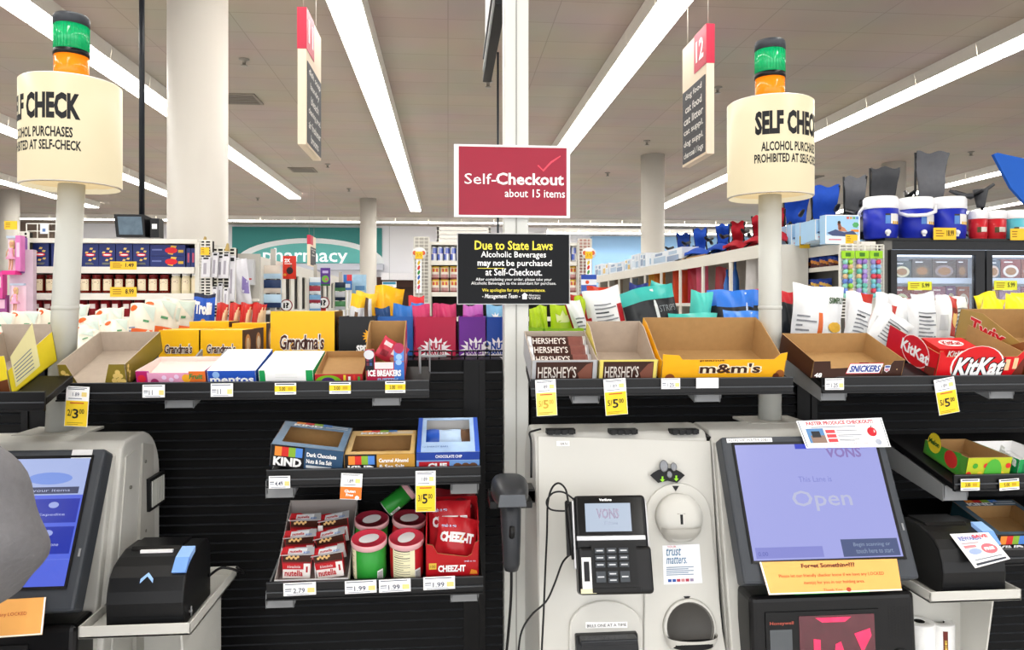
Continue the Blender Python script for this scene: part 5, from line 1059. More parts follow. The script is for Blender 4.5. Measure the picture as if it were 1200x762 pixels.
# shopper at the left edge: grey sweatshirt arm in view
def person():
    J = {'pelvis': (-.99, 1.00, .98, .135), 'belly': (-.99, 1.02, 1.12, .135), 'chest': (-.985, 1.05, 1.30, .15), 'neck0': (-.98, 1.05, 1.43, .075), 'neck': (-.975, 1.06, 1.50, .055), 'jaw': (-.97, 1.09, 1.575, .075), 'crown': (-.97, 1.09, 1.67, .085), 'top': (-.97, 1.08, 1.725, .055),
         'shR': (-.77, 1.05, 1.405, .080), 'upR': (-.676, 1.085, 1.372, .078), 'elR': (-.631, 1.12, 1.262, .075), 'foR': (-.69, 1.19, 1.19, .060), 'wrR': (-.80, 1.29, 1.165, .034), 'palmR': (-.845, 1.34, 1.165, .030),
         'shL': (-1.16, 1.06, 1.39, .07), 'elL': (-1.23, 1.02, 1.12, .052), 'wrL': (-1.24, 1.12, .93, .030), 'palmL': (-1.24, 1.15, .86, .030),
         'hipR': (-.90, 1.0, .90, .10), 'knR': (-.89, .99, .50, .066), 'anR': (-.89, .97, .09, .042), 'toR': (-.88, 1.13, .04, .034),
         'hipL': (-1.08, 1.0, .90, .10), 'knL': (-1.09, .99, .50, .066), 'anL': (-1.09, .97, .09, .042), 'toL': (-1.10, 1.13, .04, .034)}
    E = ['pelvis belly', 'belly chest', 'chest neck0', 'neck0 neck', 'neck jaw', 'jaw crown', 'crown top', 'chest shR', 'shR upR', 'upR elR', 'elR foR', 'foR wrR', 'wrR palmR', 'chest shL', 'shL elL', 'elL wrL', 'wrL palmL',
         'pelvis hipR', 'hipR knR', 'knR anR', 'anR toR', 'pelvis hipL', 'hipL knL', 'knL anL', 'anL toL']
    for s, d in (('R', Vector((-.55, .8, .05)).normalized()), ('L', Vector((0, .25, -1)).normalized())):
        b = Vector(J['palm' + s][:3]); side = (Vector((.75, .5, .3)) if s == 'R' else Vector((.35, 1, .2))).normalized()
        for i, ln in enumerate((.066, .075, .070, .054)):
            o_ = side * ((1.5 - i) * .017); J[f'k{s}{i}'] = (*(b + d * .03 + o_), .010); J[f'm{s}{i}'] = (*(b + d * (.03 + ln * .55) + o_ * 1.1 + Vector((0, .006, -.004))), .0085); J[f'f{s}{i}'] = (*(b + d * (.03 + ln) + o_ * 1.1 + Vector((0, .006, -.018))), .007)
            E += [f'palm{s} k{s}{i}', f'k{s}{i} m{s}{i}', f'm{s}{i} f{s}{i}']
        J[f't{s}'] = (*(b + side * .040 + d * .012), .011); J[f'u{s}'] = (*(b + side * .052 + d * .045), .009); E += [f'palm{s} t{s}', f't{s} u{s}']
    names = list(J); org = Vector((-.99, 1.0, 0))
    me = bpy.data.meshes.new('person'); me.from_pydata([tuple(Vector(J[n][:3]) - org) for n in names], [tuple(names.index(x) for x in e.split()) for e in E], [])
    o = bpy.data.objects.new('person', me); COL.objects.link(o)
    sk = o.modifiers.new('skin', 'SKIN'); sk.use_smooth_shade = True
    for i, n in enumerate(names):
        me.skin_vertices[0].data[i].radius = (J[n][3], J[n][3]); me.skin_vertices[0].data[i].use_root = (n == 'pelvis')
    sb = o.modifiers.new('sub', 'SUBSURF'); sb.levels = 3; sb.render_levels = 3
    dg = bpy.context.evaluated_depsgraph_get(); dg.update()
    m2 = bpy.data.meshes.new_from_object(o.evaluated_get(dg)); bpy.data.objects.remove(o)
    SWT = mat('78777a', rough=.95, var=.12, scale=90, bump=.5); SKN = mat('c08a6c', rough=.5, var=.05); JN = mat('2b3448', rough=.85, var=.1); SHO = mat('26262a', rough=.6)
    for m in (SWT, SKN, JN, SHO): m2.materials.append(m)
    for p in m2.polygons:
        c = p.center + org; hand = (c - Vector(J['palmR'][:3])).length < .135 and c.x < -.79 or (c - Vector(J['palmL'][:3])).length < .11
        p.material_index = 3 if c.z < .09 else (2 if c.z < .98 and not hand and c.x > -1.19 else (1 if hand or c.z > 1.485 else 0)); p.use_smooth = True
    for v in m2.vertices:                     # soft folds of the sleeve
        c = v.co + org
        if 1.0 < c.z < 1.45 and c.x > -.9: v.co += Vector((.007 * math.sin(52 * c.z + 18 * c.x + 9 * c.y), .004 * math.sin(44 * c.z - 30 * c.x), .004 * math.sin(60 * c.x + 40 * c.y)))
    o = bpy.data.objects.new('person', m2); COL.objects.link(o); tag(o, 'person in grey sweatshirt at the left edge, bent arm reaching the screen', 'person', loc=org)
    h = Vector(J['crown'][:3]) - org; q = M(); q.lathe([(0, .098), (.05, .090), (.088, .05), (.096, .0), (.088, -.05), (.06, -.07)], h + Vector((0, -.018, .008)), mat('2a211c', rough=.8, bump=.5, scale=120), 24); q.build('hair', o)
    q = M()
    for sx in (-1, 1): q.lathe([(0, -.010), (.009, -.006), (.011, 0), (.009, .006), (0, .010)], h + Vector((sx * .03, .078, -.012)), mat('f0ece8', rough=.2), 12); q.lathe([(0, -.005), (.005, 0), (0, .005)], h + Vector((sx * .03, .088, -.012)), INK, 10)
    q.lathe([(0, .02), (.008, .0), (.013, -.022), (0, -.028)], h + Vector((0, .088, -.03)), SKN, 12); q.lathe([(0, -.004), (.022, 0), (0, .004)], h + Vector((0, .078, -.075)), mat('8c4a44', rough=.5), 14, sy=.4)
    for sx in (-1, 1): q.lathe([(0, -.03), (.012, -.02), (.014, .01), (0, .03)], h + Vector((sx * .088, -.005, -.02)), SKN, 12, sx=.5)
    q.build('face', o)
    return o
person()

# ------------------------------------------------------------------ snacks on top of the gondolas
ZG = ZTOP + .0008
def carton(name, label, cat, x0, x1, ytop, Y, d, m, z=None, right=None, top=None, draw=None, group=None, rz=0, left=None, open_top=False, h=None):
    z = ZG; Y = Y - .30; mid = (x0 + x1) / 2; cx_ = (PX(x0, Y) + PX(x1, Y)) / 2; w = PX(x1, Y) - PX(x0, Y); h = h or (PZ(mid, ytop, Y) - z); q = M()
    if open_top:
        t = .002; q.box(-w / 2, w / 2, 0, d, 0, t, m); q.box(-w / 2, w / 2, 0, t, t, h, m); q.box(-w / 2, w / 2, d - t, d, t, h, m); q.box(-w / 2, -w / 2 + t, t, d - t, t, h, m, left=left); q.box(w / 2 - t, w / 2, t, d - t, t, h, m, right=right)
    else: q.box(-w / 2, w / 2, 0, d, 0, h, m, right=right, top=top, left=left)
    if draw: draw(q, w, d, h)
    return tag(q.build(name, bevel=0 if open_top else .002), label, cat, group, (cx_, Y, z), (0, 0, rz))
GY = mat('f9bd0c', rough=.4, var=.03); CKB = mat('4a2a1c', rough=.45, var=.15)
def d_gran(q, w, d, h):
    sc_ = 1.0 if h > .12 else .8
    q.text("Grandma's", (-w * .36, -.0004, h * .16), w * .70, h * .36, pap('f6efe4'), bold=.10, shear=.12); q.text("Grandma's", (-w * .355, -.0009, h * .175), w * .69, h * .33, pap('4a1f16'), bold=.02, shear=.12)
    q.poly([(w / 2 + .0006, d * (.2 + .5 * a), h * b) for a, b in el(.5, .45, .5, .38, 16)], pap('c9945a')); q.poly([(w / 2 + .001, d * (.2 + .5 * a), h * b) for a, b in el(.5, .45, .3, .25, 12)], pap('efe0c8'))
GR = 'cookie cartons on the left gondola top'
carton('cookie_carton', 'large yellow cookie carton standing tallest on the left gondola top', 'carton', 317, 392, 365, 2.36, .16, GY, right=CKB, draw=d_gran)
carton('cookie_carton', 'small yellow cookie carton leftmost of the low front pair', 'carton', 186, 233, 387, 2.36, .12, GY, right=CKB, draw=d_gran)
carton('cookie_carton', 'small yellow cookie carton right of the low front pair', 'carton', 235, 284, 387, 2.36, .12, GY, right=CKB, draw=d_gran)
carton('cookie_carton', 'yellow cookie carton in the second row behind the left low carton', 'carton', 196, 246, 386, 2.50, .12, GY, right=CKB, draw=d_gran, open_top=True)
carton('cookie_carton', 'yellow cookie carton in the second row behind the right low carton', 'carton', 249, 297, 385, 2.50, .12, GY, right=CKB, draw=d_gran, open_top=True)
carton('cookie_carton', 'yellow cookie carton in the third row with a raised rounded flap', 'carton', 222, 268, 377, 2.64, .12, GY, right=CKB, draw=d_gran)
carton('cookie_carton', 'yellow cookie carton in the third row left of the tall carton', 'carton', 272, 312, 379, 2.64, .12, GY, right=CKB, draw=d_gran)
BKC = mat('101012', rough=.35, var=.05)
def d_spitz(q, w, d, h):
    c = Vector((w * .36, -.0008, h * .52)); pts = []
    for k in range(28): r = .022 if k % 2 == 0 else .014; a = -2 * math.pi * k / 28; pts.append(c + Vector((r * math.cos(-a), 0, r * math.sin(-a))))
    q.poly(pts, pap('e9a51a')); q.disc(c + Vector((0, -.0004, 0)), .008, pap('4a2a10')); q.text('SPITZ', (-w * .02, -.0012, h * .10), w * .50, h * .2, SW, bold=.05)
carton('seed_carton', 'black sunflower seed carton right of the tall yellow carton', 'carton', 397, 440, 371, 2.36, .15, BKC, draw=d_spitz, open_top=True)
BLC = mat('1f5fae', rough=.4)
carton('snack_carton', 'blue open snack carton behind the tall mint carton', 'carton', 437, 484, 371, 2.42, .15, BLC, open_top=True)
def burst(q, cx_, cz, r, m, y=-.0008, n=16):
    pts = [Vector((cx_ + (r if k % 2 == 0 else r * .62) * math.cos(math.pi * k / n), y, cz + (r * .8 if k % 2 == 0 else r * .5) * math.sin(math.pi * k / n))) for k in range(2 * n)]; q.poly(pts, m)
def d_nut(fr, tc):
    def f(q, w, d, h):
        burst(q, fr * w, h * .16, .046, pap('f4eef2')); q.text('NUT', (fr * w - .021, -.0014, h * .17), .042, .020, tc, bold=.05); q.text('HARVEST', (fr * w - .028, -.0014, h * .05), .056, .013, tc, bold=.04)
    return f
MG = mat('b3123f', rough=.4, var=.03); PU = mat('66188c', rough=.4, var=.03); BU = mat('0f3f9a', rough=.4, var=.03)
carton('nut_carton', 'magenta nut snack carton on the gondola top', 'carton', 487, 534, 371.5, 2.37, .17, MG, right=mat('d84a8a', rough=.4), draw=d_nut(.0, MG), open_top=True)
carton('nut_carton', 'purple nut snack carton between the magenta and blue ones', 'carton', 538, 569, 371.5, 2.37, .17, PU, draw=d_nut(.12, PU), open_top=True)
carton('nut_carton', 'blue nut snack carton half hidden by the white post', 'carton', 570.5, 606, 371.5, 2.37, .17, BU, draw=d_nut(-.12, BU), open_top=True)
LG = mat('8fc31a', rough=.4, var=.03)
carton('granola_carton', 'lime green granola carton right of the white post', 'carton', 639, 684, 385, 2.38, .15, LG, open_top=True)
carton('granola_carton', 'lime green granola carton partly hidden by the white post', 'carton', 612, 636, 384, 2.38, .15, LG, open_top=True)
def pp(name, label, x0, x1, y0, y1, Y, front, t=.05, rx=-.1, ry=0.0, rz=0.0, seed=0, back=None, texts=(), patches=(), kind='pillow', group=None, cat='snack bag', zmin=None):
    Y = Y - .30; cx_, z0, w, h = foot(x0, x1, y1, y0, Y)
    if y1 >= 384: h += z0 - ZG - .003; z0 = ZG + .003
    if zmin is not None and z0 < zmin: h -= zmin - z0; z0 = zmin
    return pouch(name, label, cat, (cx_, Y, z0), w, h, t, front, back, texts, (rx, ry, rz), kind, seed, group, patches)
# pouches in those cartons
sf = foil('cfd0d2'); 
pp('seed_bag', 'silver seed bag with yellow top, left in the black carton', 404, 421, 345, 392, 2.42, lambda u, v: foil('f0b81a') if v > .78 else (foil('6b4a2a') if (u - .55) ** 2 + (v - .6) ** 2 < .02 else sf), seed=1, ry=.1, texts=[('SPITZ', .1, .9, .47, .58, INK, {'bold': .05})])
pp('seed_bag', 'silver seed bag with brown stripe, right in the black carton', 424, 438, 349, 392, 2.44, lambda u, v: foil('5a4638') if .4 < u < .75 else sf, seed=2, ry=-.05)
pp('snack_bag', 'shiny yellow bag lying tilted high behind the seed bags', 430, 465, 335, 419, 2.62, foil('f3b21a'), seed=3, ry=.12, t=.06)
pp('snack_bag', 'shiny yellow bag leaning left behind the silver seed bag', 408, 434, 342, 419, 2.60, foil('f0c23a'), seed=4, ry=.12, t=.05)
for k, (a, b, y, nm) in enumerate(((444, 462, 360, 'navy bag leaning left in the blue carton'), (456, 484, 357, 'bright blue bag in front in the blue carton'), (470, 487, 354, 'blue bag at the right rear of the blue carton'))):
    pp('snack_bag', nm, a, b, y, 405, 2.47 + .03 * k, foil(('1b3f6e', '2f74c4', '3b7fd0')[k]), seed=6 + k, ry=(-.1, .08, .2)[k], t=.03)
for k, (a, b, y) in enumerate(((485, 506, 357), (504, 520, 356), (518, 538, 356))):
    pp('nut_bag', ('leftmost', 'middle', 'rightmost')[k] + ' pink foil nut bag in the magenta carton', a, b, y, 408, 2.42 + .04 * (k % 2), lambda u, v: foil('c83a6a') if v > .6 else foil('a81c4a'), seed=10 + k, ry=(-.04, .05, -.06)[k], t=.035)
for k, (a, b, y) in enumerate(((540, 554, 358), (553, 569, 357))):
    pp('nut_bag', ('left', 'right')[k] + ' violet foil nut bag in the purple carton', a, b, y, 408, 2.43 + .04 * k, lambda u, v: foil('c86ac0') if v > .75 else foil('a83aa0'), seed=14 + k, ry=(.05, -.05)[k], t=.035)
pp('nut_bag', 'pale blue nut bag with white burst in the blue carton', 570, 592, 357.5, 408, 2.44, foil('7fb6dc'), seed=17, t=.035, patches=[([(.5 + (.3 if k % 2 else .16) * math.cos(math.pi * k / 9), .72 + (.14 if k % 2 else .08) * math.sin(math.pi * k / 9)) for k in range(18)], SW)])
for k, (a, b, y) in enumerate(((619, 633, 361), (632, 644, 358), (645, 674, 357), (669, 683, 347))):
    pp('granola_bag', ('lime green granola bag nearest the white post', 'narrow lime green granola bag second from the post', 'wide lime green granola bag with pale crown', 'tall lime green granola bag leaning at the rear')[k], a, b, y, 405, 2.44 + .04 * (k % 3) + (.06 if k == 3 else 0), foil('b6d422'), seed=20 + k, t=.03, ry=(.03, -.05, 0, .08)[k], patches=[([(.25, .62), (.75, .62), (.8, .8), (.65, .72), (.5, .9), (.35, .72), (.2, .8)], pap('eef2b8'))] if k == 2 else ())
def nutri(u0=.16, u1=.86, v0=.15, v1=.85, n=9): return [(rc(u0, u1 - .12 * (i % 3), v0 + (v1 - v0) * i / n, v0 + (v1 - v0) * (i + .38) / n), pap('8a8d94' if i not in (5, 8) else '3a3d44')) for i in range(n)]
WF = foil('eceef0')
pp('snack_bag', 'white bag back with dark red edge, small, beside the green bags', 680, 699, 350, 400, 2.48, lambda u, v: foil('a01c22') if u < .12 else WF, seed=30, ry=-.30, patches=nutri(.3, .9, .2, .7, 7), t=.04)
pp('snack_bag', 'large white bag back with printed table leaning behind the trays', 697, 741, 337, 400, 2.50, lambda u, v: foil('b3202a') if (u < .10 and v < .6) or (u > .84 and .45 < v < .75) else WF, seed=31, ry=-.20, patches=nutri(.2, .8, .3, .8, 8), t=.05)
pp('snack_bag', 'dark red bag standing left behind the white bags', 674, 702, 343, 400, 2.66, foil('b3241e'), seed=32, ry=-.06, rx=-.2); pp('snack_bag', 'orange red bag showing above the large white bag', 692, 730, 334, 400, 2.78, foil('c8381e'), seed=33, ry=-.03, rx=-.2)
pp('snack_bag', 'navy star spangled bag standing behind the teal pouch', 735, 758, 332, 395, 2.64, foil('1f2f78'), seed=34, ry=.05, patches=[([(.6 + (.28 if k % 2 else .14) * math.cos(math.pi * k / 7), .72 + (.16 if k % 2 else .08) * math.sin(math.pi * k / 7)) for k in range(14)], pap('f0d9dc'))])
TL = foil('3fb7ae'); TB = foil('22262a')
pp('jerky_pouch', 'large teal and black pouch leaning left behind the yellow tray', 742, 806, 335, 400, 2.50, lambda u, v: TL if v > .76 else TB, seed=35, ry=-.22, t=.05, patches=[(rc(.56, .62, .1, .95), pap('dfe6e6')), (rc(.12, .44, .18, .38), pap('c9cdd0'))], texts=[('STRIPS', .64, .95, .58, .68, pap('8a9296'))])
pp('jerky_pouch', 'small teal pouch end behind the large teal pouch', 756, 782, 331, 360, 2.68, TL, seed=36, ry=.25); pp('jerky_pouch', 'teal pouch standing right of the large teal pouch', 804, 830, 341, 390, 2.56, lambda u, v: foil('4cc2b6') if v > .5 else TB, seed=37, ry=.12)
BPF = lambda u, v: foil('2f74d4') if v > .68 else (foil('1c1f26') if v > .45 else foil('3f7ad0'))
for k, (a, b, y0, y1, Y, ry) in enumerate(((826, 868, 340, 396, 2.66, .06), (838, 884, 340, 396, 2.56, .04), (868, 902, 340, 396, 2.62, -.06), (846, 890, 364, 400, 2.46, .05))):
    pp('jerky_pouch', ('blue and black pouch at the left of the blue row', 'wide blue and black pouch in the middle of the blue row', 'blue pouch behind the right lamp post', 'low blue pouch top just above the wide yellow tray')[k], a, b, y0, y1, Y, BPF if k < 3 else foil('3f7fd8'), seed=40 + k, ry=ry, t=.05, patches=[(rc(.72, .77, .1, .95), pap('c9d4e6'))] if k in (1, 3) else [([(.2, .1), (.4, .1), (.55, .4), (.3, .45)], pap('d9b98a'))])
pp('jerky_pouch', 'low teal pouch top peeking over the wide yellow tray', 784, 842, 367, 396, 2.47, foil('46bdb2'), seed=45, ry=0, t=.04)
pp('jerky_pouch', 'red edged pouch top just left of the right lamp post', 871, 900, 339, 390, 2.72, lambda u, v: foil('c8242e'), seed=46)
pp('jerky_pouch', 'red and black pouch between the post and the chip bags', 908, 932, 341, 392, 2.58, lambda u, v: foil('c8242e') if v > .75 or v < .15 else TB, seed=47)
pp('chip_bag', 'large white chip bag with orange band behind the dark brown tray', 925, 986, 334, 400, 2.50, lambda u, v: foil('e06a2a') if .42 < u < .52 and v < .6 else WF, seed=50, ry=.10, t=.07, texts=[('SIMPLY', .62, .98, .72, .82, pap('3f5a3a'), {'bold': .03})], patches=nutri(.05, .38, .2, .55, 5) + [(el(.76, .36, .16, .08), pap('e3b23a'))])
cb = [(985, 1012, 350, 2.52, .25), (1005, 1035, 348, 2.66, .5), (1006, 1048, 360, 2.44, .65), (1034, 1062, 346, 2.72, .2), (1056, 1072, 350, 2.58, .0), (1064, 1098, 352, 2.50, .05), (1092, 1118, 346, 2.64, .15), (1112, 1140, 348, 2.76, -.1), (1040, 1066, 356, 2.54, .3), (1018, 1052, 344, 2.82, .2), (1076, 1104, 343, 2.84, -.1), (988, 1020, 342, 2.84, .1)]
for k, (a, b, y, Y, ry) in enumerate(cb):
    red = k in (1, 4, 6, 8, 11); col = (lambda u, v: WF) if not red else (lambda u, v: foil('b8342a') if (u > .55 and v > .2) else WF)
    pp('chip_bag', ORD[k] + ' white chip bag of the right heap, ' + ('red picture panel' if red else 'printed back') + ' showing', a, b, y, 398, Y, col, seed=60 + k, ry=ry, t=.055, patches=nutri(.2, .85, .25, .8, 7) if not red else [(el(.75, .55, .14, .16), pap('e9c27a')), (el(.72, .72, .16, .06), pap('7a2a1c')), (rc(.1, .4, .3, .6), pap('c9ccd0'))], group='white chip bags on the right gondola top')
yb = [(1140, 1166, 345, 2.62, .3), (1156, 1182, 342, 2.74, -.2), (1172, 1204, 346, 2.64, .2), (1136, 1158, 360, 2.5, .4), (1190, 1224, 342, 2.8, 0)]
for k, (a, b, y, Y, ry) in enumerate(yb):
    pp('chip_bag', ORD[k] + ' bright yellow chip bag from the left near the right edge', a, b, y, 398, Y, lambda u, v: foil('f2dc1e') if v > .45 or u < .2 else WF, seed=80 + k, ry=ry, t=.055, group='yellow chip bags on the right gondola top')
# cream pouches with orange print, shingled on the left gondola top
CR = foil('efe9d8'); OR = foil('ee6a2e')
def d_pouch(o): return lambda u, v: OR if (v < .24 and u > .25) else (foil('cfdcd0') if (u > .45 and v > .62 + .5 * (1 - u)) else CR)
wp = [(145, 178, 355, 2.70, .06), (160, 200, 350, 2.78, .10), (172, 206, 356, 2.84, .10), (180, 221, 349, 2.92, .12), (110, 146, 358, 2.84, -.15), (92, 130, 366, 2.72, -.2), (86, 122, 376, 2.60, -.25), (80, 116, 388, 2.48, -.3), (58, 92, 352, 2.90, .1), (30, 62, 360, 2.84, .12), (0, 36, 362, 2.78, .08), (-30, 8, 364, 2.74, .05), (120, 150, 372, 2.58, -.1)]
for k, (a, b, y, Y, ry) in enumerate(wp):
    pp('snack_pouch', ORD[k] + ' cream snack pouch of the left heap, ' + ('standing at its right with orange base' if k < 4 else ('lying shingled behind the left lamp post' if k < 8 or k == 12 else 'at its left end behind the olive tray')), a, b, y, 413, Y, CR, seed=90 + k, ry=ry, rx=-.2 if k < 4 else -.35, t=.04, kind='stand',
       patches=[([(.16 + (.14) * math.cos(t_), .88 + .07 * math.sin(t_)) for t_ in [i * math.pi / 5 for i in range(10)]], OR), (rc(.10, .42, .36, .40), pap('8a93b0')), (rc(.10, .36, .44, .47), pap('8a93b0')), (rc(.6, .8, .60, .65), pap('5a9a6a')), ([(.45, .97), (.96, .95), (.96, .62)], foil('cfdcd0'))] + ([(rc(.22, .97, .05, .44), OR)] if k < 4 or k > 8 else []), group='cream snack pouches on the left gondola top')

# ------------------------------------------------------------------ background: aisles, walls, endcaps
SHW = mat('e4e0d6', rough=.45, var=.02); SHG = mat('b9b5ac', rough=.5, var=.03); DARK = mat('26241f', rough=.7, var=.1); WIRE = mat('e6e3da', rough=.4)
YTAG = pap('f6c631')
def rbox(name, label, cat, x0, x1, y0, y1, Y, d, m, draw=None, group=None, **k):       # box seen front-on in the rectangle, standing at Y
    cx_, z0, w, h = foot(x0, x1, y1, y0, Y); q = M(); q.box(-w / 2, w / 2, 0, d, 0, h, m, **k)
    if draw: draw(q, w, h)
    return tag(q.build(name), label, cat, group, (cx_, Y, z0))
def ytag(x0, x1, y0, y1, Y, price, label, m=YTAG):
    def dr(q, w, h):
        if price: q.text(price, (w * .08, -.0008, h * .3), w * .32, h * .5, INK, bold=.02)
        q.bars(-w * .4, -w * .02, h * .2, h * .85, 3, pap('9a6a1a'))
    return rbox('price_sign', label, 'price sign', x0, x1, y0, y1, Y, .002, m, dr, 'yellow shelf price signs')

# pharmacy wall
TEAL = mat('3f8e8b', rough=.6, var=.02); TEAL2 = mat('6fc6c0', rough=.6, var=.06, scale=.6)
Yw = 30.90; cx_, z0, w, h = foot(272, 447.5, 308.5, 266.5, Yw); t = thing('pharmacy_sign', 'wide teal sign with white arch on the far wall', 'sign', (cx_, Yw, z0))
q = M(); q.box(-w / 2, w / 2, 0, .09, 0, h, TEAL)
def fx(px): return (px - 359.75) / 175.5 * w
def fz(py): return (308.5 - py) / 42 * h
arch = lambda hw, ht, n=20: [(hw * math.cos(math.pi * k / n), ht * math.sin(math.pi * k / n)) for k in range(n + 1)]
q.poly([(fx(363) + a, -.004, b) for a, b in arch(fx(447.5) - fx(360), h * .70)], pap('f6fafc')); q.poly([(fx(363) + a, -.008, b) for a, b in arch((fx(447.5) - fx(360)) * .88, h * .56)], TEAL2); q.build('board', t)
q = M(); q.text('pharmacy', (fx(308), -.03, fz(312)), fx(407) - fx(308), fz(291) - fz(312), mat('f4f6f8', rough=.5, emit=.3), bold=.01); q.build('lettering', t)
struct(M().box(PX(268, 30.5), PX(449, 30.5), 30.35, YW - .001, PZ(360, 316, 30.35), PZ(360, 309, 30.35), mat('c9ccd8', rough=.6)), 'trim_1')
struct(M().box(PX(447, 30.2), PX(492, 30.2), 30.1, YW - .001, PZ(470, 328, 30.1), PZ(470, 320, 30.1), mat('e9e7ea', rough=.6)), 'trim_2')
BRN = mat('4a2f26', rough=.6, var=.1)
cx_, z0, w, h = foot(441, 486, 400, 329, 30.6); z0 = 0.001; h = PZ(463, 329, 30.6)
t = thing('brown_doors', 'dark brown double doors under the white soffit on the far wall', 'door', (cx_, 30.6, 0)); q = M(); q.box(-w / 2, -.01, 0, .06, 0, h, BRN); q.box(-w * .45, -.06, -.02, 0, h * .55, h * .9, mat('35211b', rough=.6)); q.build('door_leaf', t)
q = M(); q.box(.01, w / 2, 0, .06, 0, h, BRN); q.box(.06, w * .45, -.02, 0, h * .55, h * .9, mat('35211b', rough=.6)); q.build('door_leaf', t); q = M(); q.box(-w / 2 - .12, w / 2 + .12, .06, .2, 0, h + .15, BRN); q.build('door_frame', t)
def ds_(q, w, h): q.rect(-w * .46, w * .46, h * .5, h * .94, pap('3f8eae')); q.bars(-w * .3, w * .35, h * .1, h * .4, 2, pap('7a7f88'))
hs_ = rbox('hanging_sign', 'small blue and white sign before the far brown doors', 'sign', 448, 464.5, 330, 337, 29.5, .03, SW, ds_)
q = M(); q.tube([(0, .015, .2), (0, .015, ZC - hs_.location.z - .001)], .006, GREYP, 6); q.build('hanging_wire', hs_)
struct(M().box(PX(22, 30.6), PX(62, 30.6), 30.5, YW - .001, PZ(40, 285, 30.5), PZ(40, 254, 30.5), mat('8c7a6c', rough=.7)), 'trim_3')
# light blue wall section on the right
struct(M().box(PX(694, 30.6), XR - .001, 30.55, YW - .001, 0, PZ(720, 277, 30.55), mat('9cc4ea', rough=.8, var=.02, scale=2)), 'wall_back_right')

# aisle hanging signs
TAN = mat('ead8c0', rough=.6, var=.02); REDS = mat('c03048', rough=.45, var=.03); SLT = mat('4a4a4e', rough=.6, var=.03)
def aisle_sign(xn, yt, yb, Y0, dd, num, words_, face, label, wires=True):
    x = PX(xn, Y0); z1, z0 = PZ(xn, yt, Y0), PZ(xn, yb, Y0); hh = z1 - z0; th = .075
    t = thing('aisle_sign', label, 'aisle sign', (x, Y0, z0)); s = face      # face: +1 writing looks to +x, -1 to -x
    q = M(); q.box(-th if s > 0 else 0, 0 if s > 0 else th, 0, dd, 0, hh, TAN); q.build('panel', t)
    xa, xb = (-th - .004, .004) if s > 0 else (-.004, th + .004)
    q = M(); q.box(xa, xb, -.004, dd * .48, hh * .70, hh + .004, REDS); rb = q.build('number_block', t)
    X = xb + .002 if s > 0 else xa - .002; U = lambda a: dd * a if s > 0 else dd * (1 - a)
    def place(q, st, a0, a1, b0, b1, m, **k): q.text(st, None, 0, 0, m, fn=lambda a, b: Vector((X, U(a0 + (a1 - a0) * a), hh * (b0 + (b1 - b0) * b))), **k)
    q = M()
    if num: place(q, num, *((.10, .40) if s > 0 else (.60, .90)), .77, .94, SW, bold=.03)
    q.build('numeral', rb)
    X2 = X; q = M(); xs_ = sorted((0 if s > 0 else 0, .006 * s)); q.box(xs_[0], xs_[1], dd * .04, dd * .97, hh * .02, hh * .62, SLT); sl = q.build('word_panel', t)
    X = .008 * s; q = M()
    for i, wd in enumerate(words_):
        b1 = .60 - i * .097; wdt = min(.8, .085 * len(wd)); place(q, wd, .5 - wdt / 2, .5 + wdt / 2, b1 - .075, b1 - .012, pap('e9e6e0'), bold=.015)
    for i in range(1, len(words_)): b = .605 - i * .097; q.poly([(X - .001 * s, dd * .04, hh * b), (X - .001 * s, dd * .97, hh * b), (X - .001 * s, dd * .97, hh * (b + .004)), (X - .001 * s, dd * .04, hh * (b + .004))], pap('2e2e31'))
    q.build('lettering', sl)
    if wires:
        for yy_ in (.06, dd - .06): q = M(); q.tube([(-th / 2 * s, yy_, hh), (-th / 2 * s, yy_, ZC - z0 - .001)], .003, mat('b9b2a8', rough=.5), 6); q.build('hanging_wire', t)
    return t
aisle_sign(359, 9, 169, 6.6, .75, '11', ('dish soap', 'laundry', 'bleach', 'cleaning prod.', 'air freshener', 'brooms'), 1, 'hanging aisle 11 sign, tan with red block and dark list')
aisle_sign(828, 28, 180, 6.9, .73, '12', ('dog food', 'cat food', 'cat litter', 'cat suppl.', 'dog suppl.', 'charcoal / logs'), -1, 'hanging aisle 12 sign listing dog food and cat litter')
aisle_sign(363.5, 275.5, 311, 19.0, .8, '', ('hair care', 'soap', 'dental'), 1, 'small far aisle sign hanging before the teal pharmacy arch', True)
# thin board hanging edge-on above the red sign, and a black rod beside it
t = thing('hanging_board', 'thin black and white board hanging edge-on above the red sign', 'sign', (.275, 3.9, 3.2)); BWH = mat('e6e6e6', rough=.4)
M().box(-.012, .012, 0, 1.36, .0, 1.2, BWH).build('panel', t)
for z_ in (.0, .07, .16): M().box(-.030, .030, -.002, 1.362, z_ - .015, z_ + .014, BKM if z_ != .07 else GREYP).build('edge_strip', t)
for y_ in (.2, 1.15): q = M(); q.tube([(0, y_, 1.2), (0, y_, ZC - 3.201)], .006, BKM, 6); q.build('hanger', t)
q = M(); q.tube([(0, 0, 0), (0, 0, ZC - .001)], .014, mat('2a3038', rough=.5), 8); tag(q.build('black_pole'), 'thin dark pole running up behind the red and black signs', 'pole', loc=(PX(583.5, 9.6), 9.6, 0))
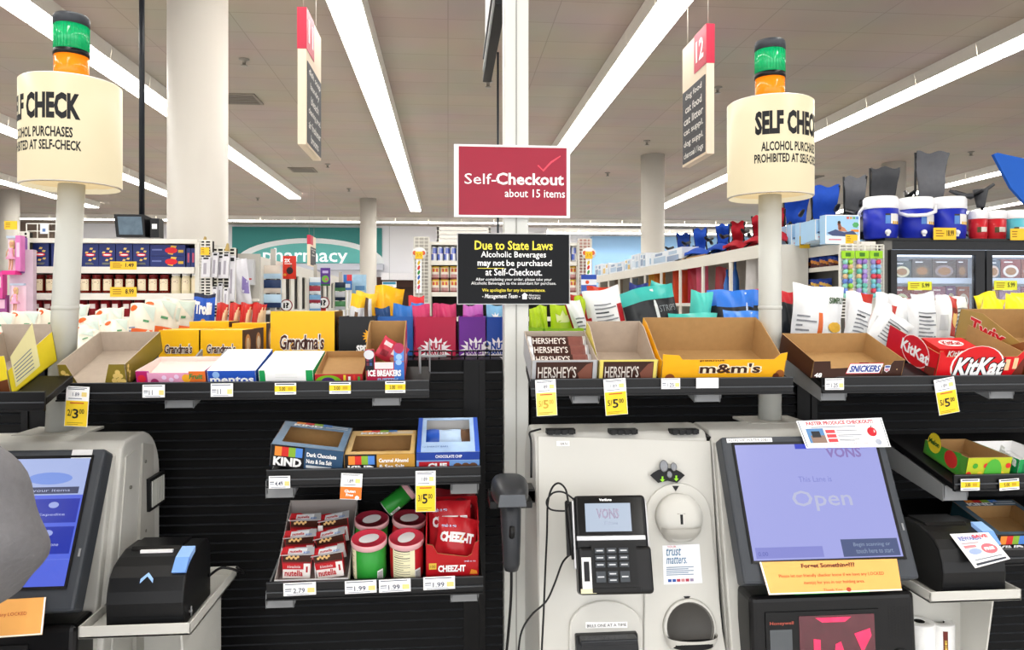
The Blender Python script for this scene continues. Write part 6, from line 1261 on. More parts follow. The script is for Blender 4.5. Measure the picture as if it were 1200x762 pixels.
# ceiling sprinklers and vents
for k, (px_, py_, nm) in enumerate(((286, 82, 'right of the thick round column'), (384, 200, 'above the far slim column, nearer'), (409, 228, 'just left of the far slim column'), (758, 166, 'above the right round column'), (841, 100, 'beside the aisle 12 sign'), (572, 100, 'left of the square post'), (712, 205, 'right of the red sign'), (1138, 172, 'at the far right over the coolers'), (302, 240, 'near the left end of the cross run'))):
    Y = (ZC - EYE) * F / (HOR - py_ + 5); x = PX(px_, Y); q = M(); q.lathe([(.07, 0), (.07, -.01), (.03, -.02), (.02, -.08), (.045, -.083), (.045, -.09), (0, -.092)], (0, 0, 0), mat('8f8a82', rough=.4, metal=.5), 14)
    tag(q.build('sprinkler'), 'small ceiling sprinkler head ' + nm, 'sprinkler', loc=(x, Y, ZC - .0005))
for px_, py_, nm in ((281, 122, 'square grey ceiling vent right of the thick round column'), (355, 202, 'square grey ceiling vent between the two left light runs'), (946, 202, 'small square ceiling vent left of the right lamp post')):
    Y = (ZC - EYE) * F / (HOR - py_); x = PX(px_, Y); t = thing('ceiling_vent', nm, 'vent', (x, Y, ZC)); q = M(); q.box(-.3, .3, -.3, .3, -.02, -.0005, mat('8c8378', rough=.6)); q.build('frame', t)
    for k in range(4): M().box(-.26, .26, -.25 + k * .13, -.14 + k * .13, -.026, -.0205, mat('6f675d', rough=.6)).build('louver', t)

# security monitor on a ceiling pole
Ym = 6.2; c = P(151, 264, Ym); t = thing('security_monitor', 'security monitor on a black pole left of the thick round column', 'monitor', c)
a, b, zt, zb = PX(133, Ym) - c.x, PX(170, Ym) - c.x, PZ(151, 251, Ym) - c.z, PZ(151, 278, Ym) - c.z
q = M(); q.hexa([(a + .02, 0, zb), (b, 0, zb), (b + .03, .12, zb), (a + .06, .12, zb), (a, 0, zt), (b - .01, 0, zt), (b + .02, .12, zt - .02), (a + .06, .12, zt)], BK); q.build('case', t, bevel=.004)
q = M(); q.slab([(a + .045, -.002, zb + .02), (b - .015, -.002, zb + .02), (b - .03, -.002, zt - .02), (a + .03, -.002, zt - .02)], .002, mat('4a5a66', rough=.15, var=.5, scale=14, emit=.35)); q.build('screen', t)
q = M(); q.box(b + .032, b + .10, .02, .12, zb, zt - .03, BK); q.rect(b + .045, b + .085, zb + .07, zb + .11, SW, y=.02); q.build('side_box', t)
q = M(); q.tube([(PX(159, Ym) - c.x, .12, zt), (PX(159, Ym) - c.x, .12, ZC - c.z - .001)], .022, mat('1c2026', rough=.4), 10); q.build('pole', t)

# pasta gondola at the back left
Yp = 5.2
def wgondola(name, label, x0, x1, Y, d, ztop, shelves, back, side=SHW, foot_=True):
    xa, xb = PX(x0, Y), PX(x1, Y); cx_ = (xa + xb) / 2; h = (xb - xa) / 2; t = thing(name, label, 'shelving', (cx_, Y, 0))
    M().box(-h, h, d - .03, d, 0, ztop, back).build('back_panel', t)
    for sx in (-1, 1): M().box(*sorted((sx * h, sx * (h - .02))), .0, d - .031, 0, ztop, side).build('side_panel', t)
    M().box(-h, h, -.01, d, ztop, ztop + .03, SHW).build('top_cap', t)
    for z in shelves:
        q = M(); q.box(-h + .021, h - .021, .0, d - .031, z - .02, z, SHW); q.box(-h + .021, h - .021, -.012, -.0005, z - .04, z + .004, SHW); q.build('shelf', t)
    return t
zs = [PZ(130, 313.5, Yp), PZ(130, 344.5, Yp), PZ(130, 372, Yp)]
wgondola('grocery_shelving', 'white grocery shelving of pasta and sauce at the back left', 30, 232, Yp, .5, PZ(130, 285, Yp), zs, DARK)
q = M()
for k in range(4): q.tube([(k * .07, 0, 0), (k * .07, 0, .10)], .004, WIRE, 5)
for z_ in (.05, .10): q.tube([(0, 0, z_), (.21, 0, z_)], .004, WIRE, 5)
tag(q.build('wire_rail'), 'white wire rail along the left end of the pasta shelf top', 'wire rail', loc=(PX(31, Yp + .05) , Yp + .05, PZ(130, 285, Yp) + .031))
PB = mat('1f2d6c', rough=.4, var=.05)
def d_pasta(q, w, h):
    q.poly([(w * .30 * a, -.0008, h * .52 + h * .08 * b) for a, b in el(0, 0, 1, 1, 14)], pap('d8242e')); q.poly([(w * .24 * a, -.0012, h * .52 + h * .03 * b) for a, b in el(0, 0, 1, 1, 12)], SW)
    for a, b in ((.05, .78), (-.22, .62), (.24, .36), (-.02, .30), (.22, .66)): q.poly([(w * (a - .10), -.0008, h * (b - .03)), (w * (a + .06), -.0008, h * (b - .045)), (w * (a + .12), -.0008, h * (b + .03)), (w * (a - .04), -.0008, h * (b + .045))], pap('e6c46a'))
    q.bars(-w * .3, w * .3, h * .10, h * .2, 2, pap('8a8a5a'))
for k, (a, b) in enumerate(((36, 57), (60, 79), (80, 95), (96, 115.5), (116, 135), (136, 155), (156, 175))):
    rbox('pasta_box', ORD[k] + ' upright navy pasta box from the left on the top shelf', 'pasta box', a, b, 285.5 if k else 284.5, 313.2, Yp + .03, .06, PB, d_pasta, 'upright navy pasta boxes')
def d_spag(q, w, h): q.poly([(w * .10 + w * .18 * a, -.0008, h * .5 + h * .28 * b) for a, b in el(0, 0, 1, 1, 14)], pap('d8242e')); q.poly([(w * (.0), -.0006, h * .2), (w * .14, -.0006, h * .1), (w * .26, -.0006, h * .9), (w * .1, -.0006, h * .95)], pap('e6b84a')); q.rect(w * .3, w * .45, h * .3, h * .55, pap('c9a23a')); q.bars(-w * .45, -w * .15, h * .4, h * .7, 1, pap('6f7ab0'))
rbox('pasta_box', 'upper lying navy spaghetti box at the right of the shelf', 'pasta box', 176, 217, 287, 300, Yp + .03, .1, PB, d_spag); rbox('pasta_box', 'lower lying navy spaghetti box at the right of the shelf', 'pasta box', 176, 217, 300.3, 313.2, Yp + .03, .1, PB, d_spag)
for k, (a, b) in enumerate(((218.5, 223.5), (224, 229))): rbox('pasta_box', ('left', 'right')[k] + ' narrow navy pasta box end beside the wire rack', 'pasta box', a, b, 291, 313.2, Yp + .03, .1, PB, lambda q, w, h: q.rect(-w * .25, w * .2, h * .25, h * .75, pap('b8506a')))
JR = mat('6b1c14', rough=.2, var=.1); JL = pap('efe0c0')
def jar(a, b, y0, y1, Y, label, body, lid, oval=True):
    cx_, z0, w, h = foot(a, b, y1, y0, Y); r = w / 2; t = thing('sauce_jar', label, 'jar', (cx_, Y + r, z0), 0, 'sauce jars on the middle shelf'); q = M()
    q.lathe([(r * .9, 0), (r, h * .04), (r, h * .76), (r * .8, h * .86), (r * .8, h * .9)], (0, 0, 0), body, 16)
    lb = lambda a_, z: Vector((r * 1.01 * math.sin(a_), -r * 1.01 * math.cos(a_), z))
    for i in range(6): q.poly([lb(-.9 + .3 * i, h * .16), lb(-.6 + .3 * i, h * .16), lb(-.6 + .3 * i, h * .76), lb(-.9 + .3 * i, h * .76)], JL)
    if oval: q.text('0', None, 0, 0, pap('7a2a1a'), bold=.2, fn=lambda a_, b_: lb(-.7 + 1.4 * a_, h * (.46 + .28 * b_)) * 1.004); q.poly([lb(-.5 + i * .0, h * .0) for i in ()] or [lb(-.5, h * .24), lb(.5, h * .24), lb(.5, h * .28), lb(-.5, h * .28)], pap('b8503a'))
    q.build('glass', t); q = M(); q.lathe([(r * .86, h * .9), (r * .86, h)], (0, 0, 0), lid, 16); q.build('lid', t); return t
for k, (a, b) in enumerate(((37.5, 50), (51.5, 63), (64, 76), (78, 90), (91.5, 104), (105, 117.5), (118.5, 131), (132, 144), (145, 157.5), (159, 171), (172, 184), (185, 197))):
    jar(a, b, 322, 344, Yp + .02, ORD[k] + ' red sauce jar with cream label from the left', JR, mat('7a1c1c', rough=.4))
for k, (a, b) in enumerate(((199, 210), (211, 222), (223, 231))): jar(a, b, 321, 344, Yp + .02, ('left', 'middle', 'right')[k] + ' pale cream sauce jar right of the red jars', mat('e6dab8', rough=.3), SW, k < 2)
RC = mat('8c1c24', rough=.35, var=.1)
for k, x in enumerate((36, 49, 88, 102, 115.5, 128.5, 141.5, 155, 168)):
    def dc(q, w, h): q.rect(-w * .35, w * .35, h * .45, h * .75, pap('efe4e0')); q.rect(-w * .45, w * .45, h * .1, h * .3, pap('c9a84a'))
    cx_, z0, w, h = foot(x, x + 11.5, 371.5, 352, Yp + .03); q = M(); q.lathe([(w / 2, 0), (w / 2, h), (0, h)], (0, 0, 0), RC, 14); dc2 = [q.poly([(w * .505 * math.sin(a0), -w * .505 * math.cos(a0), h * .5), (w * .505 * math.sin(a0 + .3), -w * .505 * math.cos(a0 + .3), h * .5), (w * .505 * math.sin(a0 + .3), -w * .505 * math.cos(a0 + .3), h * .78), (w * .505 * math.sin(a0), -w * .505 * math.cos(a0), h * .78)], pap('e9dcd8')) for a0 in (-.6, -.3, 0, .3)]
    tag(q.build('food_can'), ORD[k] + ' dark red food can from the left on the third shelf', 'can', 'dark red cans on the third shelf', (cx_, Yp + .03 + w / 2, z0))
rbox('food_box', 'dark red box at the right end of the lowest visible shelf', 'food box', 213, 224, 365, 371.8, Yp + .02, .1, RC, lambda q, w, h: q.rect(-w * .4, w * .4, h * .3, h * .7, pap('d8a08a')))
ytag(129, 160, 306.5, 316, Yp - .014, '1.49', 'yellow price sign under the middle pasta boxes'); ytag(129, 160, 336.5, 348, Yp - .014, '8.99', 'yellow price sign under the middle sauce jars')
def sheetsign(name, label, x0, x1, y0, y1, Y, m, dr=None): return rbox(name, label, 'sign', x0, x1, y0, y1, Y, .004, m, dr)
ytag(5, 20, 259, 269, 4.9, '', 'small yellow price sign above the pink dolls'); sheetsign('small_sign', 'small white sign leaning on the pasta shelf top', 47, 56, 262, 274, Yp + .02, pap('e6ebf2'), lambda q, w, h: q.rect(-w * .2, w * .2, h * .2, h * .5, pap('5a7fb8')))
# wire racks either side
def wire_rack(label, x0, x1, y0, y1, Y, n=16, m=5, dark=True):
    cx_, z0, w, h = foot(x0, x1, y1, y0, Y); t = thing('wire_rack', label, 'wire rack', (cx_, Y, z0)); q = M()
    for k in range(n): q.box(-w / 2, w / 2, -.004, .004, h * k / (n - 1) - .004, h * k / (n - 1) + .004, WIRE)
    for k in range(m): q.box(-w / 2 + w * k / (m - 1) - .004, -w / 2 + w * k / (m - 1) + .004, -.008, .0, -z0 * 0, h, WIRE)
    q.build('grid', t)
    if dark: M().box(-w / 2, w / 2, .05, .055, 0, h, DARK if dark is True else dark).build('back_plate', t)
    for sx in (-1, 1): M().box(*sorted((sx * w / 2, sx * (w / 2 - .012))), .006, .018, -z0 + .001, h, WIRE).build('leg', t)
    return t
wire_rack('white wire rack between the dolls and the pasta boxes', 23, 33, 272, 372, Yp - .05, 24, 3)
wire_rack('white wire rack at the right end of the pasta shelves', 233, 248, 282, 366, Yp - .06, 26, 3)
wire_rack('white wire rack holding peg packs right of the pasta shelves', 248, 276, 291, 372, Yp + .25, 22, 5)
ytag(235, 245, 290, 299, Yp - .085, '', 'yellow price sign on the wire rack right of the pasta boxes')
for k, (x, y) in enumerate(((236.5, 277), (263, 285))):
    cx_, z0, w, h = foot(x, x + 4, y + 9, y, Yp); q = M(); q.hexa([(-w / 2, 0, 0), (w / 2, 0, 0), (w / 2, .05, 0), (-w / 2, .05, 0), (-w * .1, .02, h), (w * .3, .02, h), (w * .3, .04, h), (-w * .1, .04, h)], mat('b59a5a', rough=.6)); tag(q.build('wooden_clip'), ('left', 'right')[k] + ' small wooden clip on top of the wire racks by the thick column', 'clip', loc=(cx_, Yp, z0))
GP = mat('dcdade', rough=.4, var=.05)
def peg(label, x0, x1, y0, y1, Y, skew, m=GP):
    cx_, z0, w, h = foot(x0, x1, y1, y0, Y); q = M(); s = skew * w
    q.hexa([(-w / 2 - s, 0, 0), (w / 2 - s, 0, 0), (w / 2 - s, .02, 0), (-w / 2 - s, .02, 0), (-w / 2 + s, 0, h), (w / 2 + s, 0, h), (w / 2 + s, .02, h), (-w / 2 + s, .02, h)], m)
    q.poly([(-w * .25 - s * .6, -.001, h * .15), (w * .1 - s * .6, -.001, h * .15), (w * .1 + s * .3, -.001, h * .7), (-w * .25 + s * .3, -.001, h * .7)], pap('a9a4ae')); q.box(-w * .3 + s, w * .3 + s, -.002, .0, h * .88, h * .96, INK)
    q.tube([(s, .02, h * .92), (s, .2, h * .97)], .004, GREYP, 5); return tag(q.build('peg_pack'), label, 'peg pack', 'pale peg packs by the pasta shelves', (cx_, Y, z0))
for k, (a, b, c_, d_) in enumerate(((236, 246, 301, 325), (248, 255, 296, 325), (254.5, 262, 299, 326), (260, 268, 297, 326), (248.5, 254, 336, 358), (255, 260, 332, 358), (262, 267, 338, 360), (268, 275, 300, 352))):
    peg('pale grey hanging peg pack, ' + ORD[k] + ' counted left to right, upper row first', a, b, c_, d_, Yp - .12 + .03 * (k % 3), .12 if k % 2 else .05)
pouch('plush_bag', 'big white padded bag with purple patch hanging by the wire racks', 'bag', P(286, 357, 5.50), .118, .335, .09, foil('e4e3ea'), None, (), (.0, -.12, 0), 'pillow', 3, None, [([(.55, .25), (.95, .22), (.98, .5), (.7, .62)], pap('8a7ab8'))])
q = M(); q.box(-.09, .10, 0, .03, 0, 1.98, SHG); q.box(-.09, .10, -.05, 0, 1.63, 1.65, SHW); tag(q.build('end_panel'), 'grey white shelving end panel behind the white padded bag', 'panel', loc=(PX(288, 5.61), 5.61, 0))
rbox('grey_pack', 'grey boxed pack hanging behind the white padded bag', 'pack', 286, 297, 304, 334, 5.545, .06, mat('c9c9cc', rough=.4, var=.1), lambda q, w, h: q.rect(-w * .1, w * .3, h * .2, h * .26, pap('c8303a')))
def troll(u, v): return foil('2458c0') if .1 < v < .94 else foil('191f3a')
pouch('candy_bag', 'blue gummy candy bag standing behind the yellow cookie cartons', 'snack bag', Vector((PX(237, 2.64), 2.64, ZG + .001)), .074, PZ(237, 344.5, 2.64) - ZG, .03, troll, None, [('Trolli', .10, .9, .60, .84, SW, {'bold': .06})], (-.1, .02, 0), 'pillow', 4, None, [(el(.3, .32, .14, .12), pap('8fbf3a')), (el(.55, .40, .16, .13), pap('e0a23a')), (el(.68, .25, .16, .10), pap('e6e0d2')), (el(.42, .20, .15, .07), pap('d8603a'))])
for k, (a, b) in enumerate(((249, 263), (264, 277), (277, 291), (291, 305), (298, 308))):
    pp('snack_bag', ('leftmost', 'second', 'third', 'fourth', 'rightmost')[k] + ' red snack bag with gold edge in the row behind the cookie cartons', a, b, 355 + (k == 4) * 2, 385, 2.86 + (k == 4) * .06, lambda u, v: foil('e9c9a0') if (u - .85) ** 2 * 3 + (v - .55) ** 2 < .12 else foil('b82018'), seed=110 + k, t=.045, ry=.08, group='red snack bags behind the cookie cartons')
q = M(); q.box(-.09, .34, -.05, .14, 0, .012, SHG); q.box(-.09, .34, -.05, .14, -.04, 0, SHG)
# dolls in blister packs
PK = mat('ee8fc0', rough=.4, var=.05); SKD = mat('d9a684', rough=.5); HAIR = mat('e3c58a', rough=.6, bump=.4); DRS = mat('f2a8c8', rough=.6, var=.15, scale=60)
def doll(x0, x1, y0, y1, Y, label):
    cx_, z0, w, h = foot(x0, x1, y1, y0, Y); t = thing('doll_pack', label, 'doll pack', (cx_, Y, z0)); q = M()
    q.box(-w / 2, w / 2, .05, .055, 0, h, mat('f4d3e2', rough=.5)); q.box(-w / 2, w / 2, -.02, .05, 0, h * .10, mat('e2308a', rough=.4)); q.box(-w / 2, w / 2, .03, .05, h * .94, h, mat('b9c6d8', rough=.3)); q.build('backing', t)
    c = (0, .01, 0); s = h
    q = M(); q.lathe([(0, .86 * s), (.035 * s, .85 * s), (.05 * s, .80 * s), (.042 * s, .75 * s), (.018 * s, .72 * s), (.02 * s, .70 * s), (.055 * s, .68 * s), (.05 * s, .6 * s), (.035 * s, .55 * s), (0, .55 * s)], c, SKD, 14)
    for sx in (-1, 1): q.tube([(sx * .05 * s, .01, .67 * s), (sx * .085 * s, .0, .57 * s), (sx * .09 * s, -.005, .46 * s)], [.016 * s, .014 * s, .010 * s], SKD, 8); q.tube([(sx * .028 * s, .01, .42 * s), (sx * .03 * s, .008, .25 * s), (sx * .03 * s, .0, .12 * s)], [.026 * s, .02 * s, .016 * s], SKD, 8)
    q.build('doll_body', t)
    q = M(); q.lathe([(.055 * s, .68 * s), (.058 * s, .62 * s), (.042 * s, .56 * s), (.075 * s, .50 * s), (.13 * s, .40 * s), (.12 * s, .395 * s)], c, DRS, 18); q.build('dress', t)
    q = M(); q.lathe([(0, .885 * s), (.045 * s, .875 * s), (.06 * s, .82 * s), (.058 * s, .72 * s), (.05 * s, .66 * s)], (0, .02, 0), HAIR, 14); q.build('hair', t); return t
doll(4, 20, 276, 322, 4.846, 'upper boxed blonde doll in a pink dress at the left edge'); doll(8, 25, 332, 372, 4.848, 'lower boxed blonde doll in a pink dress at the left edge')
for k, (a, b, y0, y1, h_) in enumerate(((18, 24, 276, 318, 'd87ab8'), (21, 27, 278, 320, '8a5aa0'), (-6, 3, 318, 350, 'd84a9a'), (-4, 8, 346, 372, '9a4a8a'))):
    rbox('toy_pack', ('narrow pink toy pack right of the upper doll', 'narrow violet toy pack beside the upper doll', 'pink toy box at the left edge between the dolls', 'violet toy box at the left edge by the lower doll')[k], 'toy pack', a, b, y0, y1, 4.85 + .03 * k, .05, mat(h_, rough=.4, var=.15), lambda q, w, h: q.rect(-w * .3, w * .3, h * .4, h * .8, pap('efc6da')))
q = M(); q.box(-.09, .05, .10, .14, 0, 1.95, mat('c9b2c0', rough=.6, var=.2, scale=12)); tag(q.build('peg_board'), 'white peg panel carrying the dolls at the left edge', 'panel', loc=(PX(18, 4.8), 4.8, 0))

def onX(px, X):              # distance at which the line x = X shows at this column
    u = (px - CX) / F; r = (u * math.cos(TH) + math.sin(TH)) / (math.cos(TH) - u * math.sin(TH)); return X / r
def flag(px): return onX(px, -1.638)
# receding white gondola of health goods before the pharmacy
def side_gondola(label, X, sgn, ya, yb_, ztop, dpt, pitch, post_w=.05, fascia=.10, levels=(), backm=None):
    t = thing('aisle_shelving', label, 'shelving', (X, ya, 0)); L = yb_ - ya; a, b = sorted((0, -sgn * dpt))
    c, e = sorted((-sgn * dpt, -sgn * (dpt - .03))); M().box(c, e, 0, L, 0, ztop, backm or SHG).build('back_panel', t)
    q = M(); q.box(a, b, 0, L, ztop - .02, ztop, SHW); c, e = sorted((0, sgn * .015)); q.box(c, e, 0, L, ztop - fascia, ztop + .01, SHW); q.build('top_cap', t)
    M().box(a, b, -.03, -.001, 0, ztop, SHW).build('end_panel', t)
    y = 0.0
    while y < L:
        c, e = sorted((sgn * .001, sgn * .02)); M().box(c, e, y, y + post_w, 0, ztop - fascia, SHW).build('upright', t); y += pitch
    for z in levels: q = M(); q.box(a, b, 0, L, z - .02, z, SHW); c, e = sorted((0, sgn * .012)); q.box(c, e, 0, L, z - .03, z + .005, SHW); q.build('shelf', t)
    return t
side_gondola('receding white aisle shelving in front of the pharmacy', -1.66, 1, 6.7, 14.0, 2.02, .5, .42, .17, .10, (1.55,), mat('6b6763', rough=.7, var=.2))
REDS2 = mat('d8321e', rough=.4)
def d_2x(q, w, h): q.text('2X', (-w * .38, -.0008, h * .72), w * .45, h * .16, SW, bold=.06); q.bars(-w * .38, w * .3, h * .62, h * .7, 1, SW); q.poly([(w * .02 + w * .26 * a, -.0008, h * .36 + h * .16 * b) for a, b in el(0, 0, 1, 1, 10)], pap('33262a')); q.disc((w * .12, -.0012, h * .56), w * .10, pap('7a5a4a'), seg=10); q.poly([(-w * .35 + w * .12 * a, -.001, h * .18 + h * .06 * b) for a, b in el(0, 0, 1, 1, 10)], pap('e0a23a'))
rbox('red_sign', 'red 2X sign hanging before the white health shelving', 'sign', 331.5, 347, 300, 327, flag(331.5), .004, REDS2, d_2x)
def isign(px, py, label, stem=False):
    Y_ = flag(px - 7); c = P(px, py, Y_); s = Y_ / F; t = thing('round_sign', label, 'round sign', c); q = M(); q.T = Matrix.Rotation(math.pi, 4, 'Z') @ Matrix.Rotation(0, 4, 'X')
    q.T = None; q.lathe([(0, 0), (7 * s, 0), (7 * s, .006), (0, .006)], (0, 0, 0), pap('8a2230'), 24, axis='y'); q.disc((0, -.0008, 0), 5.9 * s, SW, seg=22); q.text('i?', (-3.4 * s, -.0014, -3.2 * s), 6.4 * s, 6.6 * s, INK, bold=.04); q.build('disc', t)
    M().box(-7.6 * s, .03, .007, .012, -.32, -.02, REDS2 if stem else SHG).build('bracket', t)
isign(335.5, 358, 'round white i? sign left, above the tall cookie carton'); isign(379, 355, 'round white i? sign right, above the tall cookie carton', True)
def strip(label, x0, x1, y0, y1, Y, packs, top, alt):
    cx_, z0, w, h = foot(x0, x1, y1, y0, Y); t = thing('clip_strip', label, 'clip strip', (cx_, Y, z0)); M().box(-w * .15, w * .15, .03, .034, -.05, h + .15, top).build('strip', t)
    for k in range(packs):
        q = M(); z1 = h - k * h / packs; hh = h / packs * .92; q.surf(lambda u, v: Vector(((u - .5) * w, -.02 * math.sin(math.pi * u) * math.sin(math.pi * v) + .005, z1 - hh + v * hh)), 8, 8, lambda u, v: alt[(k + (v > .35)) % len(alt)]); q.surf(lambda u, v: Vector(((.5 - u) * w, .028, z1 - hh + v * hh)), 2, 2, alt[0]); q.build('pack', t)
strip('hanging strip of blue topped beige packs left of the red 2X sign', 309, 329, 311, 362, flag(309), 3, SHG, [mat('b8d4ea', rough=.3), mat('d8ccc0', rough=.4), mat('22365e', rough=.4)])
strip('hanging strip of light blue chewing packs between the i? signs', 362.5, 375.5, 325, 366, flag(362.5), 4, SHG, [mat('7fb2e0', rough=.3), mat('e6eef6', rough=.3), mat('a63848', rough=.4)])
strip('hanging strip of green topped navy packs left of the yellow bags', 392.5, 404.5, 331, 364, flag(392.5), 3, SHG, [mat('4f8a5a', rough=.3), mat('1f2f4a', rough=.4), mat('c9cdd6', rough=.4)])
def d_pur(q, w, h): q.rect(-w / 2, w / 2, 0, h * .1, pap('2f7a4a')); q.poly([(w * .36 * a, -.0008, h * .38 + h * .2 * b) for a, b in el(0, 0, 1, 1, 14)], pap('7fc04a')); q.rect(-w * .3, w * .3, h * .70, h * .84, pap('c9b8e6')); q.disc((w * .1, -.0012, h * .36), w * .14, pap('d86a8a'), seg=10)
rbox('purple_sign', 'purple and green card hanging right of the small far aisle sign', 'sign', 375.5, 387, 314, 335, flag(375.5), .004, mat('5f3a92', rough=.4), d_pur)
rbox('blue_card', 'small blue and red card behind the yellow bags', 'sign', 402.5, 412.5, 322, 340, flag(402.5), .004, mat('3f78c4', rough=.4), lambda q, w, h: (q.rect(-w * .1, w * .5, h * .6, h, pap('d8404a')), q.rect(-w * .3, w * .3, h * .15, h * .4, pap('dfe8f4'))))
rbox('blue_pack', 'pale blue pack right of the small blue and red card', 'pack', 413, 429, 322, 348, flag(413), .05, mat('9fc4e0', rough=.3, var=.25, scale=12), lambda q, w, h: q.rect(-w * .3, w * .4, h * .3, h * .5, pap('5a88b8')))
# drinks endcap behind the black sign
Ye = 7.6
wgondola('grocery_shelving', 'white endcap shelving of drink cans behind the black notice', 503, 678, Ye, .5, PZ(590, 287.5, Ye), [PZ(590, 306.5, Ye), PZ(590, 343, Ye), PZ(590, 372, Ye)], DARK)
BC = mat('e6e8ec', rough=.25, metal=.3); BC2 = mat('1f48b4', rough=.25, metal=.2); RCN = pap('c8303a')
def dcan(x0, x1, label):
    cx_, z0, w, h = foot(x0, x1, 306, 289, Ye + .03); r = w / 2; q = M(); q.lathe([(r * .85, 0), (r, h * .05), (r, h * .92), (r * .82, h), (0, h)], (0, 0, 0), BC, 18)
    lb = lambda a, z: Vector((r * 1.012 * math.sin(a), -r * 1.012 * math.cos(a), z))
    for i in range(6):
        a0, a1 = -1.2 + .4 * i, -.8 + .4 * i; k0, k1 = max(0, (i - 1.2) / 5), max(0, (i - .2) / 5)
        q.poly([lb(a0, h * .08), lb(a1, h * .08), lb(a1, h * (.48)), lb(a0, h * .48)], BC2 if i < 3 else BC); q.poly([lb(a0, h * .52), lb(a1, h * .52), lb(a1, h * .9), lb(a0, h * .9)], BC if i < 2 else BC2)
    q.poly([lb(-.6, h * .46), lb(0, h * .46), lb(0, h * .56), lb(-.6, h * .56)], RCN); q.poly([lb(0, h * .46), lb(.6, h * .46), lb(.6, h * .56), lb(0, h * .56)], RCN)
    return tag(q.build('drink_can'), label, 'drink can', 'blue and silver drink cans', (cx_, Ye + .03 + r, z0))
for k, x in enumerate((505, 512.5, 520, 527.5, 535)): dcan(x, x + 6.8, ORD[k] + ' blue and silver drink can from the left beside the black notice')
for k, x in enumerate((662.5, 670)): dcan(x, x + 6.8, ('left', 'right')[k] + ' blue and silver drink can just right of the black notice')
NC = mat('e9e2d8', rough=.4)
def noodle(x0, x1, y0, y1, label):
    cx_, z0, w, h = foot(x0, x1, y1, y0, Ye + .03); r = w / 2; q = M(); q.lathe([(r * .86, 0), (r, h * .12), (r, h * .92), (r * .96, h), (0, h)], (0, 0, 0), [mat('8c4a48', rough=.4, var=.3, scale=80), NC, pap('c9a13a'), SW], 18)
    lb = lambda a, z: Vector((r * 1.012 * math.sin(a), -r * 1.012 * math.cos(a), z))
    for i in range(5): a0, a1 = -1 + .4 * i, -.6 + .4 * i; q.poly([lb(a0, h * .12), lb(a1, h * .12), lb(a1, h * .36), lb(a0, h * .36)], mat('b98a88', rough=.5, var=.3, scale=80)); q.poly([lb(a0, h * .55), lb(a1, h * .55), lb(a1, h * .82), lb(a0, h * .82)], pap('c8403a') if i in (1, 3) else pap('e0c060')); q.poly([lb(a0, h * .85), lb(a1, h * .85), lb(a1, h * .92), lb(a0, h * .92)], pap('d8b03a'))
    return tag(q.build('food_canister'), label, 'canister', 'cream canisters on the endcap', (cx_, Ye + .03 + r, z0))
for r_, (y0, y1) in enumerate(((312, 327), (327.6, 342.6))):
    for k, x in enumerate((505, 516, 527)): noodle(x, x + 10.2, y0, y1, ORD[k] + ' cream canister from the left in the ' + ('upper', 'lower')[r_] + ' layer, left of the black notice')
    noodle(667, 676.5, y0, y1, 'cream canister in the ' + ('upper', 'lower')[r_] + ' layer, right of the black notice')
q = M(); cx_, z0, w, h = foot(512, 575, 284, 268, Ye + .1)
for k in range(4): q.box(-w / 2, w / 2, 0, .02, h * k * .3, h * k * .3 + .035, WIRE)
for x in (-w / 2, w / 2 - .02): q.box(x, x + .02, 0, .3, -.0, h * 1.2, WIRE); q.box(x, x + .02, .28, .3, -.0, h, WIRE)
tag(q.build('basket_frame'), 'white slatted frame on top of the drinks endcap', 'frame', loc=(cx_, Ye + .1, PZ(590, 287.5, Ye) + .031))
wire_rack('white wire rack at the left side of the drinks endcap', 485, 503, 278, 355, Ye - .03, 20, 4, SHG); wire_rack('white wire rack at the right side of the drinks endcap', 678, 693, 280, 350, Ye - .03, 20, 4, mat('c49a90', rough=.6, var=.3))
def burst_sign(px, label):
    c = P(px, 297, Ye - .044); s = Ye / F; t = thing('burst_sign', label, 'sign', c); q = M(); q.lathe([(0, 0), (8.6 * s, 0), (8.6 * s, .004), (0, .004)], (0, 0, 0), mat('f0ece8', rough=.5), 24, axis='y'); 
    for v in q.v: v.z *= .82
    for dx in (-5, 5): q.poly([(dx * s + 2.2 * s * math.cos(k * math.pi / 6), -.0008, .5 * s + 2.6 * s * math.sin(k * math.pi / 6)) for k in range(12)], pap('d8603a'))
    q.rect(-4.4 * s, 4.4 * s, -6.5 * s, 2.2 * s, YTAG, off=.0014); q.text('2/5', (-3 * s, -.002, -3.5 * s), 6 * s, 3.2 * s, pap('9a5a10')); q.build('disc', t)
    q = M(); q.box(-3.2 * s, 3.2 * s, .006, .010, -46 * s, -4 * s, SW)
    for i, h_ in enumerate(('e0c030', 'd83a2a', '3f9a4a', '2f6ac0', 'd8a03a', 'c83a5a')): q.poly([(1.6 * s * math.cos(k * math.pi / 5) - .3 * s, .0055, (-11 - 5.6 * i) * s + 2.4 * s * math.sin(k * math.pi / 5) + 1.0 * s * math.cos(k * math.pi / 5)) for k in range(10)], pap(h_))
    q.build('strip', t)
burst_sign(491, 'white burst sign with colourful strip left of the drinks endcap'); burst_sign(690, 'white burst sign with colourful strip right of the black notice')
pp('snack_bag', 'red and white bag on the endcap behind the magenta carton', 478, 497, 346, 404, 2.92, lambda u, v: foil('d8303a') if v > .65 else WF, seed=130, t=.05, rx=-.2)
